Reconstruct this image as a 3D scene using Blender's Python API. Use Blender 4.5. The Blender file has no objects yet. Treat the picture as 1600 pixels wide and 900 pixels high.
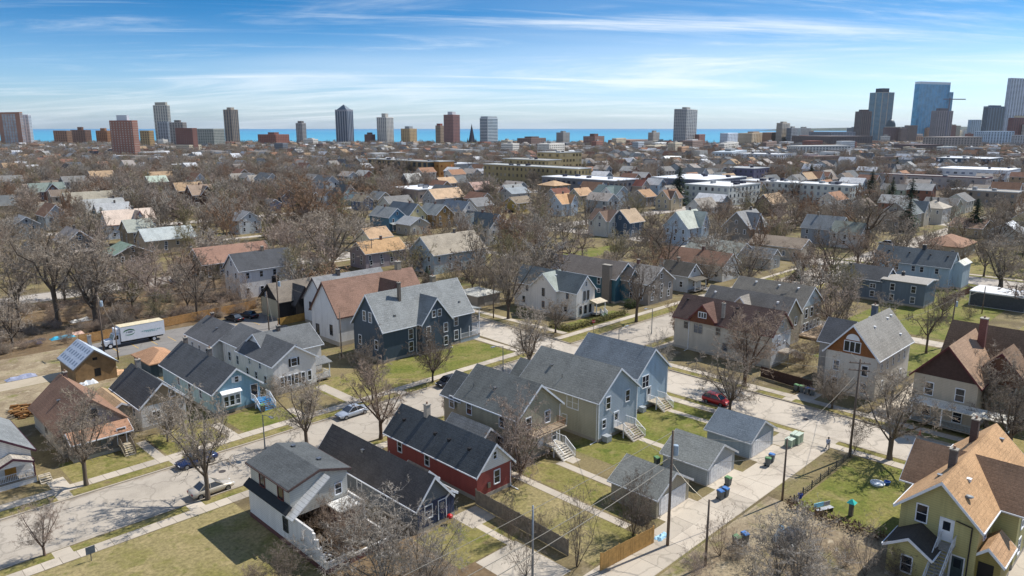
import bpy, bmesh, math, random
import numpy as np
from mathutils import Vector, Matrix
R = math.radians
scene = bpy.context.scene
COL = scene.collection

# ------------------------------------------------------------------ camera
# world: X runs along the long residential street (south), Y along the cross street (east), Z up, metres
CAM_H = 40.0
FPX, HOR = 1160.0, 199.0                       # focal length and horizon row in photo pixels (1600 x 900)
PITCH = math.atan((450 - HOR) / FPX)
cam = bpy.data.cameras.new('camera')
cam.sensor_width = 36.0
cam.lens = 36.0 * FPX / 1600.0
cam.clip_start = 1.0
cam.clip_end = 200000.0
cam_o = bpy.data.objects.new('camera', cam)
COL.objects.link(cam_o)
cam_o.location = (0, 0, CAM_H)
cam_o.rotation_euler = (math.pi / 2 - PITCH, 0, -math.pi / 4)
scene.camera = cam_o

# ------------------------------------------------------------------ sky
SUN_EL = 50.0
SUN_DIR = Vector((math.cos(R(SUN_EL)), -0.135, math.sin(R(SUN_EL)))).normalized()   # towards the sun
world = bpy.data.worlds.new('World')
scene.world = world
world.use_nodes = True
wn, wl = world.node_tree.nodes, world.node_tree.links
wn.clear()
def wnode(t, **k):
    n = wn.new(t)
    for a, b in k.items():
        setattr(n, a, b)
    return n
w_out = wnode('ShaderNodeOutputWorld')
w_bg = wnode('ShaderNodeBackground')
w_bg.inputs['Strength'].default_value = 0.15
sky = wnode('ShaderNodeTexSky', sky_type='NISHITA')
sky.sun_disc = False
sky.sun_elevation = R(SUN_EL)
sky.sun_rotation = math.atan2(SUN_DIR.x, SUN_DIR.y)
sky.air_density = 1.0
sky.dust_density = 0.8
sky.ozone_density = 1.2
tc = wnode('ShaderNodeTexCoord')
sep = wnode('ShaderNodeSeparateXYZ')
wl.new(tc.outputs['Generated'], sep.inputs[0])
# the deep blue of a polarised spring sky: the tint grows with elevation and stays even above
elev = wnode('ShaderNodeMapRange', interpolation_type='SMOOTHERSTEP')
elev.inputs['From Min'].default_value = -0.04
elev.inputs['From Max'].default_value = 0.20
wl.new(sep.outputs['Z'], elev.inputs['Value'])
tint = wnode('ShaderNodeMix', data_type='RGBA')
tint.inputs['A'].default_value = (0.41, 0.55, 0.79, 1)
tint.inputs['B'].default_value = (0.004, 0.175, 0.36, 1)
wl.new(elev.outputs['Result'], tint.inputs['Factor'])
mul = wnode('ShaderNodeMix', data_type='RGBA', blend_type='MULTIPLY')
mul.inputs['Factor'].default_value = 1.0
wl.new(sky.outputs[0], mul.inputs['A'])
wl.new(tint.outputs['Result'], mul.inputs['B'])
# cirrus: thin streaks, flat layers seen at a grazing angle, all round the sky
comb = wnode('ShaderNodeCombineXYZ')
den = wnode('ShaderNodeMath', operation='ADD'); den.inputs[1].default_value = 0.10
absz = wnode('ShaderNodeMath', operation='ABSOLUTE')
wl.new(sep.outputs['Z'], absz.inputs[0]); wl.new(absz.outputs[0], den.inputs[0])
dx = wnode('ShaderNodeMath', operation='DIVIDE'); dy = wnode('ShaderNodeMath', operation='DIVIDE')
wl.new(sep.outputs['X'], dx.inputs[0]); wl.new(den.outputs[0], dx.inputs[1])
wl.new(sep.outputs['Y'], dy.inputs[0]); wl.new(den.outputs[0], dy.inputs[1])
wl.new(dx.outputs[0], comb.inputs[0]); wl.new(dy.outputs[0], comb.inputs[1])
def cirrus(rot, sc, scale, detail, rough, lo, hi, off, dist):
    vr = wnode('ShaderNodeVectorRotate', rotation_type='Z_AXIS')
    vr.inputs['Angle'].default_value = R(rot)
    wl.new(comb.outputs[0], vr.inputs['Vector'])
    m = wnode('ShaderNodeMapping')
    m.inputs['Scale'].default_value = sc
    m.inputs['Location'].default_value = off
    wl.new(vr.outputs[0], m.inputs['Vector'])
    n = wnode('ShaderNodeTexNoise')
    n.inputs['Scale'].default_value = scale
    n.inputs['Detail'].default_value = detail
    n.inputs['Roughness'].default_value = rough
    n.inputs['Distortion'].default_value = dist
    wl.new(m.outputs[0], n.inputs['Vector'])
    r = wnode('ShaderNodeMapRange', interpolation_type='SMOOTHSTEP')
    r.inputs['From Min'].default_value = lo
    r.inputs['From Max'].default_value = hi
    wl.new(n.outputs['Fac'], r.inputs['Value'])
    return r.outputs['Result']
# rotated so that the streaks lie across the view
c1 = cirrus(45 + 6, (.30, 1.0, 1), 0.62, 10, 0.64, 0.46, 0.76, (15.3, 6.1, 0), 1.1)
c2 = cirrus(45 - 8, (.22, 1.0, 1), 1.4, 11, 0.70, 0.48, 0.79, (12.3, 5.1, 0), 1.6)
c3 = cirrus(45, (.25, .8, 1), 0.42, 4, 0.5, 0.42, 0.70, (1.3, 9.4, 0), 0.2)
s12 = wnode('ShaderNodeMath', operation='MULTIPLY_ADD')
wl.new(c2, s12.inputs[0]); s12.inputs[1].default_value = 0.55; wl.new(c1, s12.inputs[2])
s123 = wnode('ShaderNodeMath', operation='MULTIPLY_ADD', use_clamp=True)
wl.new(c3, s123.inputs[0]); s123.inputs[1].default_value = 0.40; wl.new(s12.outputs[0], s123.inputs[2])
cf = wnode('ShaderNodeMath', operation='MULTIPLY'); cf.inputs[1].default_value = 0.72
wl.new(s123.outputs[0], cf.inputs[0])
cmix = wnode('ShaderNodeMix', data_type='RGBA')
cmix.inputs['B'].default_value = (4.0, 4.25, 4.45, 1)
wl.new(cf.outputs[0], cmix.inputs['Factor'])
wl.new(mul.outputs['Result'], cmix.inputs['A'])
wl.new(cmix.outputs['Result'], w_bg.inputs['Color'])
wl.new(w_bg.outputs[0], w_out.inputs[0])

# ------------------------------------------------------------------ sun
sun = bpy.data.lights.new('sun', 'SUN')
sun.energy = 3.3
sun.angle = R(0.5)
sun.color = (1.0, 0.945, 0.87)
sun_o = bpy.data.objects.new('sun', sun)
COL.objects.link(sun_o)
sun_o.location = (60, 60, 120)
sun_o.rotation_euler = SUN_DIR.to_track_quat('Z', 'Y').to_euler()

# ------------------------------------------------------------------ exposure, render
scene.view_settings.view_transform = 'Standard'
scene.view_settings.look = 'None'
scene.view_settings.exposure = 0.82
scene.view_settings.gamma = 1.0
scene.view_settings.use_curve_mapping = False
scene.render.engine = 'CYCLES'
cy = scene.cycles
cy.use_denoising = True
try:
    cy.denoiser = 'OPENIMAGEDENOISE'
    cy.denoising_prefilter = 'ACCURATE'
except Exception:
    pass
cy.max_bounces = 5
cy.diffuse_bounces = 3
cy.glossy_bounces = 2
cy.transmission_bounces = 2
cy.volume_bounces = 0
cy.transparent_max_bounces = 4
cy.caustics_reflective = False
cy.caustics_refractive = False
cy.sample_clamp_indirect = 4.0

# ------------------------------------------------------------------ photo pixel -> place
_s = 2 ** -.5
_fw = np.array([_s * math.cos(PITCH), _s * math.cos(PITCH), -math.sin(PITCH)])
_rt = np.array([_s, -_s, 0.0])
_up = np.cross(_rt, _fw)
def ray(x, y):
    return _fw + _rt * (x - 800) / FPX - _up * (y - 450) / FPX
def at(x, y, z=0.0):
    """ground position under the point seen at photo pixel (x, y) when that point is z metres high"""
    d = ray(x, y)
    t = (z - CAM_H) / d[2]
    return float(d[0] * t), float(d[1] * t)
def pix(u, v, z=0.0):
    p = np.array([u, v, z - CAM_H])
    k = p @ _fw
    return 800 + FPX * (p @ _rt) / k, 450 - FPX * (p @ _up) / k
def height_at(x, y, u, v):
    d = ray(x, y)
    return float(CAM_H + d[2] * math.hypot(u, v) / math.hypot(d[0], d[1]))
def far_at(x, dist):
    """position dist metres ahead (along the view's heading) in photo column x"""
    d = ray(x, HOR)
    k = dist / (d[0] * _s + d[1] * _s)
    return float(d[0] * k), float(d[1] * k)
# ------------------------------------------------------------------ materials
def lin(h):
    h = h.lstrip('#')
    c = [int(h[i:i + 2], 16) / 255 for i in (0, 2, 4)]
    return tuple(x / 12.92 if x <= .04045 else ((x + .055) / 1.055) ** 2.4 for x in c)
def C(h, k=1.0):
    return tuple(min(1, x * k) for x in lin(h)) + (1,)
_M = {}
def nmat(key):
    m = bpy.data.materials.new(key)
    m.use_nodes = True
    n = m.node_tree.nodes
    return m, n, m.node_tree.links, n['Principled BSDF']
def mixrgb(n, l, fac, a, b, mode='MIX'):
    x = n.new('ShaderNodeMix'); x.data_type = 'RGBA'; x.blend_type = mode
    for s, v in (('Factor', fac), ('A', a), ('B', b)):
        if hasattr(v, 'default_value') or hasattr(v, 'is_linked'):
            l.new(v, x.inputs[s])
        else:
            x.inputs[s].default_value = v
    return x.outputs['Result']
def noise(n, l, vec, scale, detail=4, rough=.55, dist=0):
    t = n.new('ShaderNodeTexNoise')
    t.inputs['Scale'].default_value = scale
    t.inputs['Detail'].default_value = detail
    t.inputs['Roughness'].default_value = rough
    t.inputs['Distortion'].default_value = dist
    l.new(vec, t.inputs['Vector'])
    return t.outputs['Fac']
def ramp(n, l, fac, lo, hi, smooth=True):
    r = n.new('ShaderNodeMapRange')
    r.interpolation_type = 'SMOOTHSTEP' if smooth else 'LINEAR'
    r.inputs['From Min'].default_value = lo
    r.inputs['From Max'].default_value = hi
    l.new(fac, r.inputs['Value'])
    return r.outputs['Result']
def coords(n, l, scale=(1, 1, 1), kind='Object', rot=(0, 0, 0)):
    t = n.new('ShaderNodeTexCoord')
    m = n.new('ShaderNodeMapping')
    m.inputs['Scale'].default_value = scale
    m.inputs['Rotation'].default_value = rot
    l.new(t.outputs[kind], m.inputs['Vector'])
    return m.outputs[0]
def worldpos(n):
    return n.new('ShaderNodeNewGeometry').outputs['Position']
def rnd(n):
    return n.new('ShaderNodeObjectInfo').outputs['Random']
def bump(n, l, p, h, strength, dist):
    b = n.new('ShaderNodeBump')
    b.inputs['Strength'].default_value = strength
    b.inputs['Distance'].default_value = dist
    l.new(h, b.inputs['Height'])
    l.new(b.outputs[0], p.inputs['Normal'])
def plain(hexc, rough=.7, var=.18, scale=3.0, metal=0.0, spec=.35, k=1.0):
    """paint, wood, metal: base colour with soft blotches and a little grime"""
    key = f'plain_{hexc}_{rough}_{var}_{scale}_{metal}_{k}'
    if key in _M: return _M[key]
    m, n, l, p = nmat(key)
    c = C(hexc, k)
    v = worldpos(n)
    f = noise(n, l, v, scale, 5, .6)
    a = tuple(x * (1 - var) for x in c[:3]) + (1,)
    b = tuple(min(1, x * (1 + var * .6)) for x in c[:3]) + (1,)
    o = mixrgb(n, l, ramp(n, l, f, .3, .7), a, b)
    l.new(o, p.inputs['Base Color'])
    p.inputs['Roughness'].default_value = rough
    p.inputs['Metallic'].default_value = metal
    p.inputs['Specular IOR Level'].default_value = spec
    _M[key] = m
    return m
def siding(hexc, k=1.0, pitch=.22, grime=.26):
    """clapboard: narrow horizontal boards with a shadow line under each lap, rain streaks"""
    key = f'siding_{hexc}_{k}_{pitch}'
    if key in _M: return _M[key]
    m, n, l, p = nmat(key)
    c = C(hexc, k); lu = (c[0] + c[1] + c[2]) / 3
    c = tuple(min(.84 * w_, (x * .82 + lu * .18) * 1.14 * w_) for x, w_ in zip(c[:3], (1.03, 1.0, .95))) + (1,)
    v = worldpos(n)
    sp = n.new('ShaderNodeSeparateXYZ'); l.new(v, sp.inputs[0])
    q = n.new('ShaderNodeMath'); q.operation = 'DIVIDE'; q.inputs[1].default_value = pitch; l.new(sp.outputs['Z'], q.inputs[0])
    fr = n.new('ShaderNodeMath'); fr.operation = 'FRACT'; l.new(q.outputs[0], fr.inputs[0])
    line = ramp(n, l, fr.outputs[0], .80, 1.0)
    mp = n.new('ShaderNodeMapping'); mp.inputs['Scale'].default_value = (1.3, 1.3, .12); l.new(v, mp.inputs['Vector'])
    st = noise(n, l, mp.outputs[0], 1.6, 5, .65)
    bl = noise(n, l, v, .5, 3, .5)
    c0 = mixrgb(n, l, ramp(n, l, st, .35, .75), c, tuple(x * (1 - grime) for x in c[:3]) + (1,))
    c1 = mixrgb(n, l, ramp(n, l, bl, .35, .7), c0, tuple(x * .88 for x in c[:3]) + (1,))
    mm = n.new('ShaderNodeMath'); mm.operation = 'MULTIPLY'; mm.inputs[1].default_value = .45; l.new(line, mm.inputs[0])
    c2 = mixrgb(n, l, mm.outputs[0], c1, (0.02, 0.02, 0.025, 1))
    l.new(c2, p.inputs['Base Color'])
    p.inputs['Roughness'].default_value = .62
    p.inputs['Specular IOR Level'].default_value = .3
    bump(n, l, p, fr.outputs[0], .35, .03)
    _M[key] = m
    return m
def shingle(hexc, ax, k=1.0, var=.36, streak=.34):
    """asphalt shingles: courses across the slope, mottled tabs, worn streaks down the slope"""
    key = f'shingle_{hexc}_{ax}_{k}'
    if key in _M: return _M[key]
    m, n, l, p = nmat(key)
    c = C(hexc, k * 1.22)
    lu = (c[0] + c[1] + c[2]) / 3
    c = tuple((x * .86 + lu * .14) * w_ for x, w_ in zip(c[:3], (1.03, 1.0, .94))) + (1,)
    v = worldpos(n)
    sp = n.new('ShaderNodeSeparateXYZ'); l.new(v, sp.inputs[0])
    cb = n.new('ShaderNodeCombineXYZ')
    if ax == 'v':
        l.new(sp.outputs['Y'], cb.inputs[0]); l.new(sp.outputs['X'], cb.inputs[1])
    else:
        l.new(sp.outputs['X'], cb.inputs[0]); l.new(sp.outputs['Y'], cb.inputs[1])
    br = n.new('ShaderNodeTexBrick')
    l.new(cb.outputs[0], br.inputs['Vector'])
    br.inputs['Scale'].default_value = 1.0
    br.inputs['Brick Width'].default_value = .8
    br.inputs['Row Height'].default_value = .27
    br.inputs['Mortar Size'].default_value = .03
    br.inputs['Mortar Smooth'].default_value = .3
    br.inputs['Bias'].default_value = 0.0
    br.inputs['Color1'].default_value = tuple(min(1, x * (1 + var)) for x in c[:3]) + (1,)
    br.inputs['Color2'].default_value = tuple(x * (1 - var) for x in c[:3]) + (1,)
    br.inputs['Mortar'].default_value = tuple(x * .5 for x in c[:3]) + (1,)
    mp = n.new('ShaderNodeMapping'); mp.inputs['Scale'].default_value = (1.1, .14, 1); l.new(cb.outputs[0], mp.inputs['Vector'])
    st = noise(n, l, mp.outputs[0], 1.1, 5, .6)
    o = mixrgb(n, l, ramp(n, l, st, .35, .7), br.outputs['Color'], tuple(x * (1 - streak) for x in c[:3]) + (1,))
    bl = noise(n, l, v, .35, 4, .6)
    o2 = mixrgb(n, l, ramp(n, l, bl, .35, .7), o, tuple(min(1, x * 1.25) for x in c[:3]) + (1,))
    fn = noise(n, l, v, 6.0, 4, .8)
    o3 = mixrgb(n, l, .5, o2, mixrgb(n, l, ramp(n, l, fn, .3, .7), tuple(x * .52 for x in c[:3]) + (1,), tuple(min(1, x * 1.55) for x in c[:3]) + (1,)))
    l.new(o3, p.inputs['Base Color'])
    p.inputs['Roughness'].default_value = .9
    p.inputs['Specular IOR Level'].default_value = .2
    bump(n, l, p, br.outputs['Fac'], .5, -.02)
    _M[key] = m
    return m
def glass(hexc='20262e', rough=.12):
    key = 'glass_' + hexc
    if key in _M: return _M[key]
    m, n, l, p = nmat(key)
    c = C(hexc)
    f = rnd(n)
    o = mixrgb(n, l, ramp(n, l, f, .55, .95), c, tuple(min(1, x * 4 + .04) for x in c[:3]) + (1,))
    l.new(o, p.inputs['Base Color'])
    p.inputs['Roughness'].default_value = rough
    p.inputs['Specular IOR Level'].default_value = .6
    _M[key] = m
    return m
def ground_mat(key, cols, scales, rough=.95, fine=.25, fine_scale=6.0, bmp=.4):
    """several soils or grasses blended by noise of different sizes (world space)"""
    if key in _M: return _M[key]
    m, n, l, p = nmat(key)
    v = worldpos(n)
    o = C(cols[0][0], cols[0][1])
    for i, (hx, k, lo, hi) in enumerate([(c[0], c[1], c[2], c[3]) for c in cols[1:]]):
        mp = n.new('ShaderNodeMapping'); mp.inputs['Location'].default_value = (17.3 * (i + 1), 5.1 * i, 0); l.new(v, mp.inputs['Vector'])
        f = noise(n, l, mp.outputs[0], scales[i], 6, .62, .3)
        o = mixrgb(n, l, ramp(n, l, f, lo, hi), o, C(hx, k))
    f = noise(n, l, v, fine_scale, 6, .75)
    g = n.new('ShaderNodeMapRange'); g.inputs['From Min'].default_value = .25; g.inputs['From Max'].default_value = .75
    g.inputs['To Min'].default_value = 1 - fine; g.inputs['To Max'].default_value = 1 + fine * .7
    l.new(f, g.inputs['Value'])
    cbn = n.new('ShaderNodeCombineXYZ')
    for i in range(3): l.new(g.outputs[0], cbn.inputs[i])
    o = mixrgb(n, l, 1.0, o, cbn.outputs[0], 'MULTIPLY')
    l.new(o, p.inputs['Base Color'])
    p.inputs['Roughness'].default_value = rough
    p.inputs['Specular IOR Level'].default_value = .15
    if bmp: bump(n, l, p, f, bmp, .06)
    _M[key] = m
    return m
def concrete(key, hexc, k=1.0, cracks=.0, patch=.18, blot='8c857a', gutter=None):
    """worn concrete: large cast patches, stains, hairline cracks and tar joints"""
    if key in _M: return _M[key]
    m, n, l, p = nmat(key)
    v = worldpos(n)
    c = C(hexc, k)
    f1 = noise(n, l, v, .22, 6, .65, .5)
    o = mixrgb(n, l, ramp(n, l, f1, .42, .72), c, C(blot, k))
    f2 = noise(n, l, v, 1.7, 6, .7)
    o = mixrgb(n, l, ramp(n, l, f2, .5, .85), o, tuple(x * (1 - patch) for x in c[:3]) + (1,))
    f3 = noise(n, l, v, 14, 4, .7)
    o = mixrgb(n, l, ramp(n, l, f3, .25, .8), o, tuple(min(1, x * 1.12) for x in c[:3]) + (1,))
    r = rnd(n)
    g = n.new('ShaderNodeMapRange'); g.inputs['To Min'].default_value = .86; g.inputs['To Max'].default_value = 1.08; l.new(r, g.inputs['Value'])
    cbn = n.new('ShaderNodeCombineXYZ')
    for i in range(3): l.new(g.outputs[0], cbn.inputs[i])
    o = mixrgb(n, l, 1.0, o, cbn.outputs[0], 'MULTIPLY')
    if gutter:                                    # silt and leaf dirt lying along both kerbs
        ax_, mid_, lo_, hi_ = gutter
        sp = n.new('ShaderNodeSeparateXYZ'); l.new(v, sp.inputs[0])
        sb = n.new('ShaderNodeMath'); sb.operation = 'SUBTRACT'; sb.inputs[1].default_value = mid_; l.new(sp.outputs[ax_], sb.inputs[0])
        ab = n.new('ShaderNodeMath'); ab.operation = 'ABSOLUTE'; l.new(sb.outputs[0], ab.inputs[0])
        gn = noise(n, l, v, .45, 6, .7, .6)
        ad = n.new('ShaderNodeMath'); ad.operation = 'MULTIPLY_ADD'; ad.inputs[1].default_value = 3.2; l.new(gn, ad.inputs[0]); l.new(ab.outputs[0], ad.inputs[2])
        gf = n.new('ShaderNodeMath'); gf.operation = 'MULTIPLY'; gf.inputs[1].default_value = .62; l.new(ramp(n, l, ad.outputs[0], lo_ + 1.5, hi_ + 1.9), gf.inputs[0])
        o = mixrgb(n, l, gf.outputs[0], o, C('7d6f5c'))
    if cracks:
        vo = n.new('ShaderNodeTexVoronoi'); vo.feature = 'DISTANCE_TO_EDGE'; vo.inputs['Scale'].default_value = .22
        wv = n.new('ShaderNodeVectorMath'); wv.operation = 'MULTIPLY_ADD'
        nz = n.new('ShaderNodeTexNoise'); nz.inputs['Scale'].default_value = .5; nz.inputs['Detail'].default_value = 5; l.new(v, nz.inputs['Vector'])
        l.new(nz.outputs['Color'], wv.inputs[0]); wv.inputs[1].default_value = (3.0, 3.0, 0); l.new(v, wv.inputs[2])
        l.new(wv.outputs[0], vo.inputs['Vector'])
        cr = ramp(n, l, vo.outputs['Distance'], .035, .0)
        mm = n.new('ShaderNodeMath'); mm.operation = 'MULTIPLY'; mm.inputs[1].default_value = cracks; l.new(cr, mm.inputs[0])
        o = mixrgb(n, l, mm.outputs[0], o, tuple(x * .35 for x in c[:3]) + (1,))
    l.new(o, p.inputs['Base Color'])
    p.inputs['Roughness'].default_value = .88
    p.inputs['Specular IOR Level'].default_value = .25
    bump(n, l, p, f3, .25, .02)
    _M[key] = m
    return m
def bark(key, a, b, k=1.0):
    """bark and twigs: a shade for each tree, a little lichen"""
    if key in _M: return _M[key]
    m, n, l, p = nmat(key)
    o = mixrgb(n, l, rnd(n), C(a, k), C(b, k))
    f = noise(n, l, coords(n, l, (1, 1, .3)), 5, 4, .6)
    o = mixrgb(n, l, ramp(n, l, f, .35, .75), o, C('625649', k))
    l.new(o, p.inputs['Base Color'])
    p.inputs['Roughness'].default_value = .95
    p.inputs['Specular IOR Level'].default_value = .1
    _M[key] = m
    return m
def brickm(hexc, k=1.0):
    key = f'brick_{hexc}_{k}'
    if key in _M: return _M[key]
    m, n, l, p = nmat(key)
    c = C(hexc, k)
    v = worldpos(n)
    sp = n.new('ShaderNodeSeparateXYZ'); l.new(v, sp.inputs[0])
    ad = n.new('ShaderNodeMath'); ad.operation = 'ADD'; l.new(sp.outputs['X'], ad.inputs[0]); l.new(sp.outputs['Y'], ad.inputs[1])
    cb = n.new('ShaderNodeCombineXYZ'); l.new(ad.outputs[0], cb.inputs[0]); l.new(sp.outputs['Z'], cb.inputs[1])
    br = n.new('ShaderNodeTexBrick'); l.new(cb.outputs[0], br.inputs['Vector'])
    br.inputs['Scale'].default_value = 1; br.inputs['Brick Width'].default_value = .22; br.inputs['Row Height'].default_value = .075
    br.inputs['Mortar Size'].default_value = .008
    br.inputs['Color1'].default_value = c; br.inputs['Color2'].default_value = tuple(x * .72 for x in c[:3]) + (1,)
    br.inputs['Mortar'].default_value = tuple(min(1, x * .9 + .06) for x in c[:3]) + (1,)
    l.new(br.outputs['Color'], p.inputs['Base Color'])
    p.inputs['Roughness'].default_value = .9
    _M[key] = m
    return m
def carpaint(hexc, k=1.0):
    key = f'car_{hexc}'
    if key in _M: return _M[key]
    m, n, l, p = nmat(key)
    f = noise(n, l, worldpos(n), 4, 4, .6)
    c = C(hexc, k)
    l.new(mixrgb(n, l, ramp(n, l, f, .3, .8), c, tuple(min(1, x * .85 + .01) for x in c[:3]) + (1,)), p.inputs['Base Color'])
    p.inputs['Roughness'].default_value = .28
    p.inputs['Metallic'].default_value = .25
    p.inputs['Coat Weight'].default_value = .5
    p.inputs['Coat Roughness'].default_value = .08
    _M[key] = m
    return m
WHITE = plain('e6e8ea', .55, .08, 2.0)
TRIM = plain('dfe3e8', .55, .1, 2.0)
GLASS = glass()
CONC = concrete('foundation', 'a39d92')
DARK = plain('1d1d20', .6)
METAL = plain('8a8d90', .4, .1, 3, .8)
WOODPOLE = plain('6f6257', .9, .25, 3)
NEWWOOD = plain('b58a55', .8, .22, 2.5)
GREYWOOD = plain('857c6e', .9, .25, 2.5)
BLACKM = plain('151518', .5)
# ------------------------------------------------------------------ builders
def link(o, parent=None):
    COL.objects.link(o)
    if parent is not None: o.parent = parent
    return o
def tag(o, label, cat, group=None, kind=None):
    if label: o['label'] = label
    if cat: o['category'] = cat
    if group: o['group'] = group
    if kind: o['kind'] = kind
    return o
def empty(name, loc, label=None, cat=None, group=None, rz=0.0):
    o = bpy.data.objects.new(name, None)
    o.empty_display_size = .5
    o.location = loc
    o.rotation_euler = (0, 0, rz)
    link(o)
    return tag(o, label, cat, group)
class MB:
    def __init__(s):
        s.v, s.f, s.m = [], [], []
    def add(s, vs, fs, mi=0):
        k = len(s.v)
        s.v += [tuple(p) for p in vs]
        s.f += [tuple(i + k for i in f) for f in fs]
        s.m += [mi] * len(fs)
        return s
    def quad(s, a, b, c, d, mi=0):
        return s.add((a, b, c, d), ((0, 1, 2, 3),), mi)
    def box(s, x0, x1, y0, y1, z0, z1, mi=0, bottom=True):
        vs = [(x0, y0, z0), (x1, y0, z0), (x1, y1, z0), (x0, y1, z0), (x0, y0, z1), (x1, y0, z1), (x1, y1, z1), (x0, y1, z1)]
        fs = [(4, 5, 6, 7), (0, 1, 5, 4), (1, 2, 6, 5), (2, 3, 7, 6), (3, 0, 4, 7)]
        if bottom: fs.append((3, 2, 1, 0))
        return s.add(vs, fs, mi)
    def prof(s, pts, ax, a0, a1, mi=0, caps=True, skip=()):
        """closed profile [(t, z)] swept along axis ax ('u': sweep along X, t is Y; 'v': sweep along Y, t is X)"""
        n = len(pts)
        P = (lambda t, z, a: (a, t, z)) if ax == 'u' else (lambda t, z, a: (t, a, z))
        vs = [P(t, z, a0) for t, z in pts] + [P(t, z, a1) for t, z in pts]
        fs = [(i, (i + 1) % n, n + (i + 1) % n, n + i) for i in range(n) if i not in skip]
        if caps: fs += [tuple(range(n - 1, -1, -1)), tuple(range(n, 2 * n))]
        return s.add(vs, fs, mi)
    def tube(s, p0, p1, r0, r1=None, n=8, mi=0, caps=False):
        r1 = r0 if r1 is None else r1
        p0, p1 = Vector(p0), Vector(p1)
        d = (p1 - p0)
        if d.length < 1e-6: return s
        d.normalize()
        a = d.orthogonal().normalized(); b = d.cross(a)
        vs = []
        for p, r in ((p0, r0), (p1, r1)):
            for i in range(n):
                t = 2 * math.pi * i / n
                vs.append(p + (a * math.cos(t) + b * math.sin(t)) * r)
        fs = [(i, (i + 1) % n, n + (i + 1) % n, n + i) for i in range(n)]
        if caps: fs += [tuple(range(n - 1, -1, -1)), tuple(range(n, 2 * n))]
        return s.add(vs, fs, mi)
    def path(s, pts, r, n=6, mi=0):
        for a, b in zip(pts, pts[1:]): s.tube(a, b, r, r, n, mi)
        return s
    def lathe(s, prof, n=12, mi=0, c=(0, 0)):
        vs = []
        for r, z in prof:
            for i in range(n):
                t = 2 * math.pi * i / n
                vs.append((c[0] + r * math.cos(t), c[1] + r * math.sin(t), z))
        fs = []
        for k in range(len(prof) - 1):
            for i in range(n):
                j = (i + 1) % n
                fs.append((k * n + i, k * n + j, (k + 1) * n + j, (k + 1) * n + i))
        fs.append(tuple(range((len(prof) - 1) * n, len(prof) * n)))
        return s.add(vs, fs, mi)
    def mesh(s, name, mats, smooth=False):
        me = bpy.data.meshes.new(name)
        me.from_pydata(s.v, [], s.f)
        for m in (mats if isinstance(mats, (list, tuple)) else [mats]): me.materials.append(m)
        if any(s.m): me.polygons.foreach_set('material_index', s.m)
        if smooth: me.polygons.foreach_set('use_smooth', [True] * len(s.f))
        bm = bmesh.new(); bm.from_mesh(me); bmesh.ops.recalc_face_normals(bm, faces=bm.faces); bm.to_mesh(me); bm.free()
        return me
    def build(s, name, mats, parent=None, smooth=False, loc=(0, 0, 0), rz=0.0):
        o = bpy.data.objects.new(name, s.mesh(name, mats, smooth))
        o.location = loc; o.rotation_euler = (0, 0, rz)
        return link(o, parent)
def inst(name, me, parent, loc, rz=0.0, scale=None):
    o = bpy.data.objects.new(name, me)
    o.location = loc; o.rotation_euler = (0, 0, rz)
    if scale: o.scale = scale
    return link(o, parent)
def copy_tree(o, parent=None):
    c = o.copy(); COL.objects.link(c); c.parent = parent
    for ch in o.children: copy_tree(ch, c)
    return c

# ------------------------------------------------------------------ houses
FACE_RZ = {'-v': 0.0, '-u': -math.pi / 2, '+u': math.pi / 2, '+v': math.pi}
_wm = {}
def win_mesh(w, h, kind, trim):
    key = (round(w, 2), round(h, 2), kind, trim.name)
    if key in _wm: return _wm[key]
    b, t, d = .10, .05, .07
    f = MB()
    f.box(-w / 2 - b, -w / 2, -d, 0, -b, h + b); f.box(w / 2, w / 2 + b, -d, 0, -b, h + b)
    f.box(-w / 2, w / 2, -d, 0, h, h + b + .03); f.box(-w / 2, w / 2, -d - .04, 0, -b, 0)
    if kind == 'dh': f.box(-w / 2, w / 2, -d + .025, 0, h / 2 - t / 2, h / 2 + t / 2)
    if kind == 'two':
        f.box(-.05, .05, -d + .01, 0, 0, h); f.box(-w / 2, -.05, -d + .03, 0, h / 2 - t / 2, h / 2 + t / 2); f.box(.05, w / 2, -d + .03, 0, h / 2 - t / 2, h / 2 + t / 2)
    if kind == 'three':
        for x in (-w / 6, w / 6): f.box(x - .06, x + .06, -d + .01, 0, 0, h)
    fm = f.mesh('window', trim)
    g = MB().quad((-w / 2, -.015, 0), (w / 2, -.015, 0), (w / 2, -.015, h), (-w / 2, -.015, h)).mesh('pane', GLASS)
    _wm[key] = (fm, g)
    return fm, g
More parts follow.
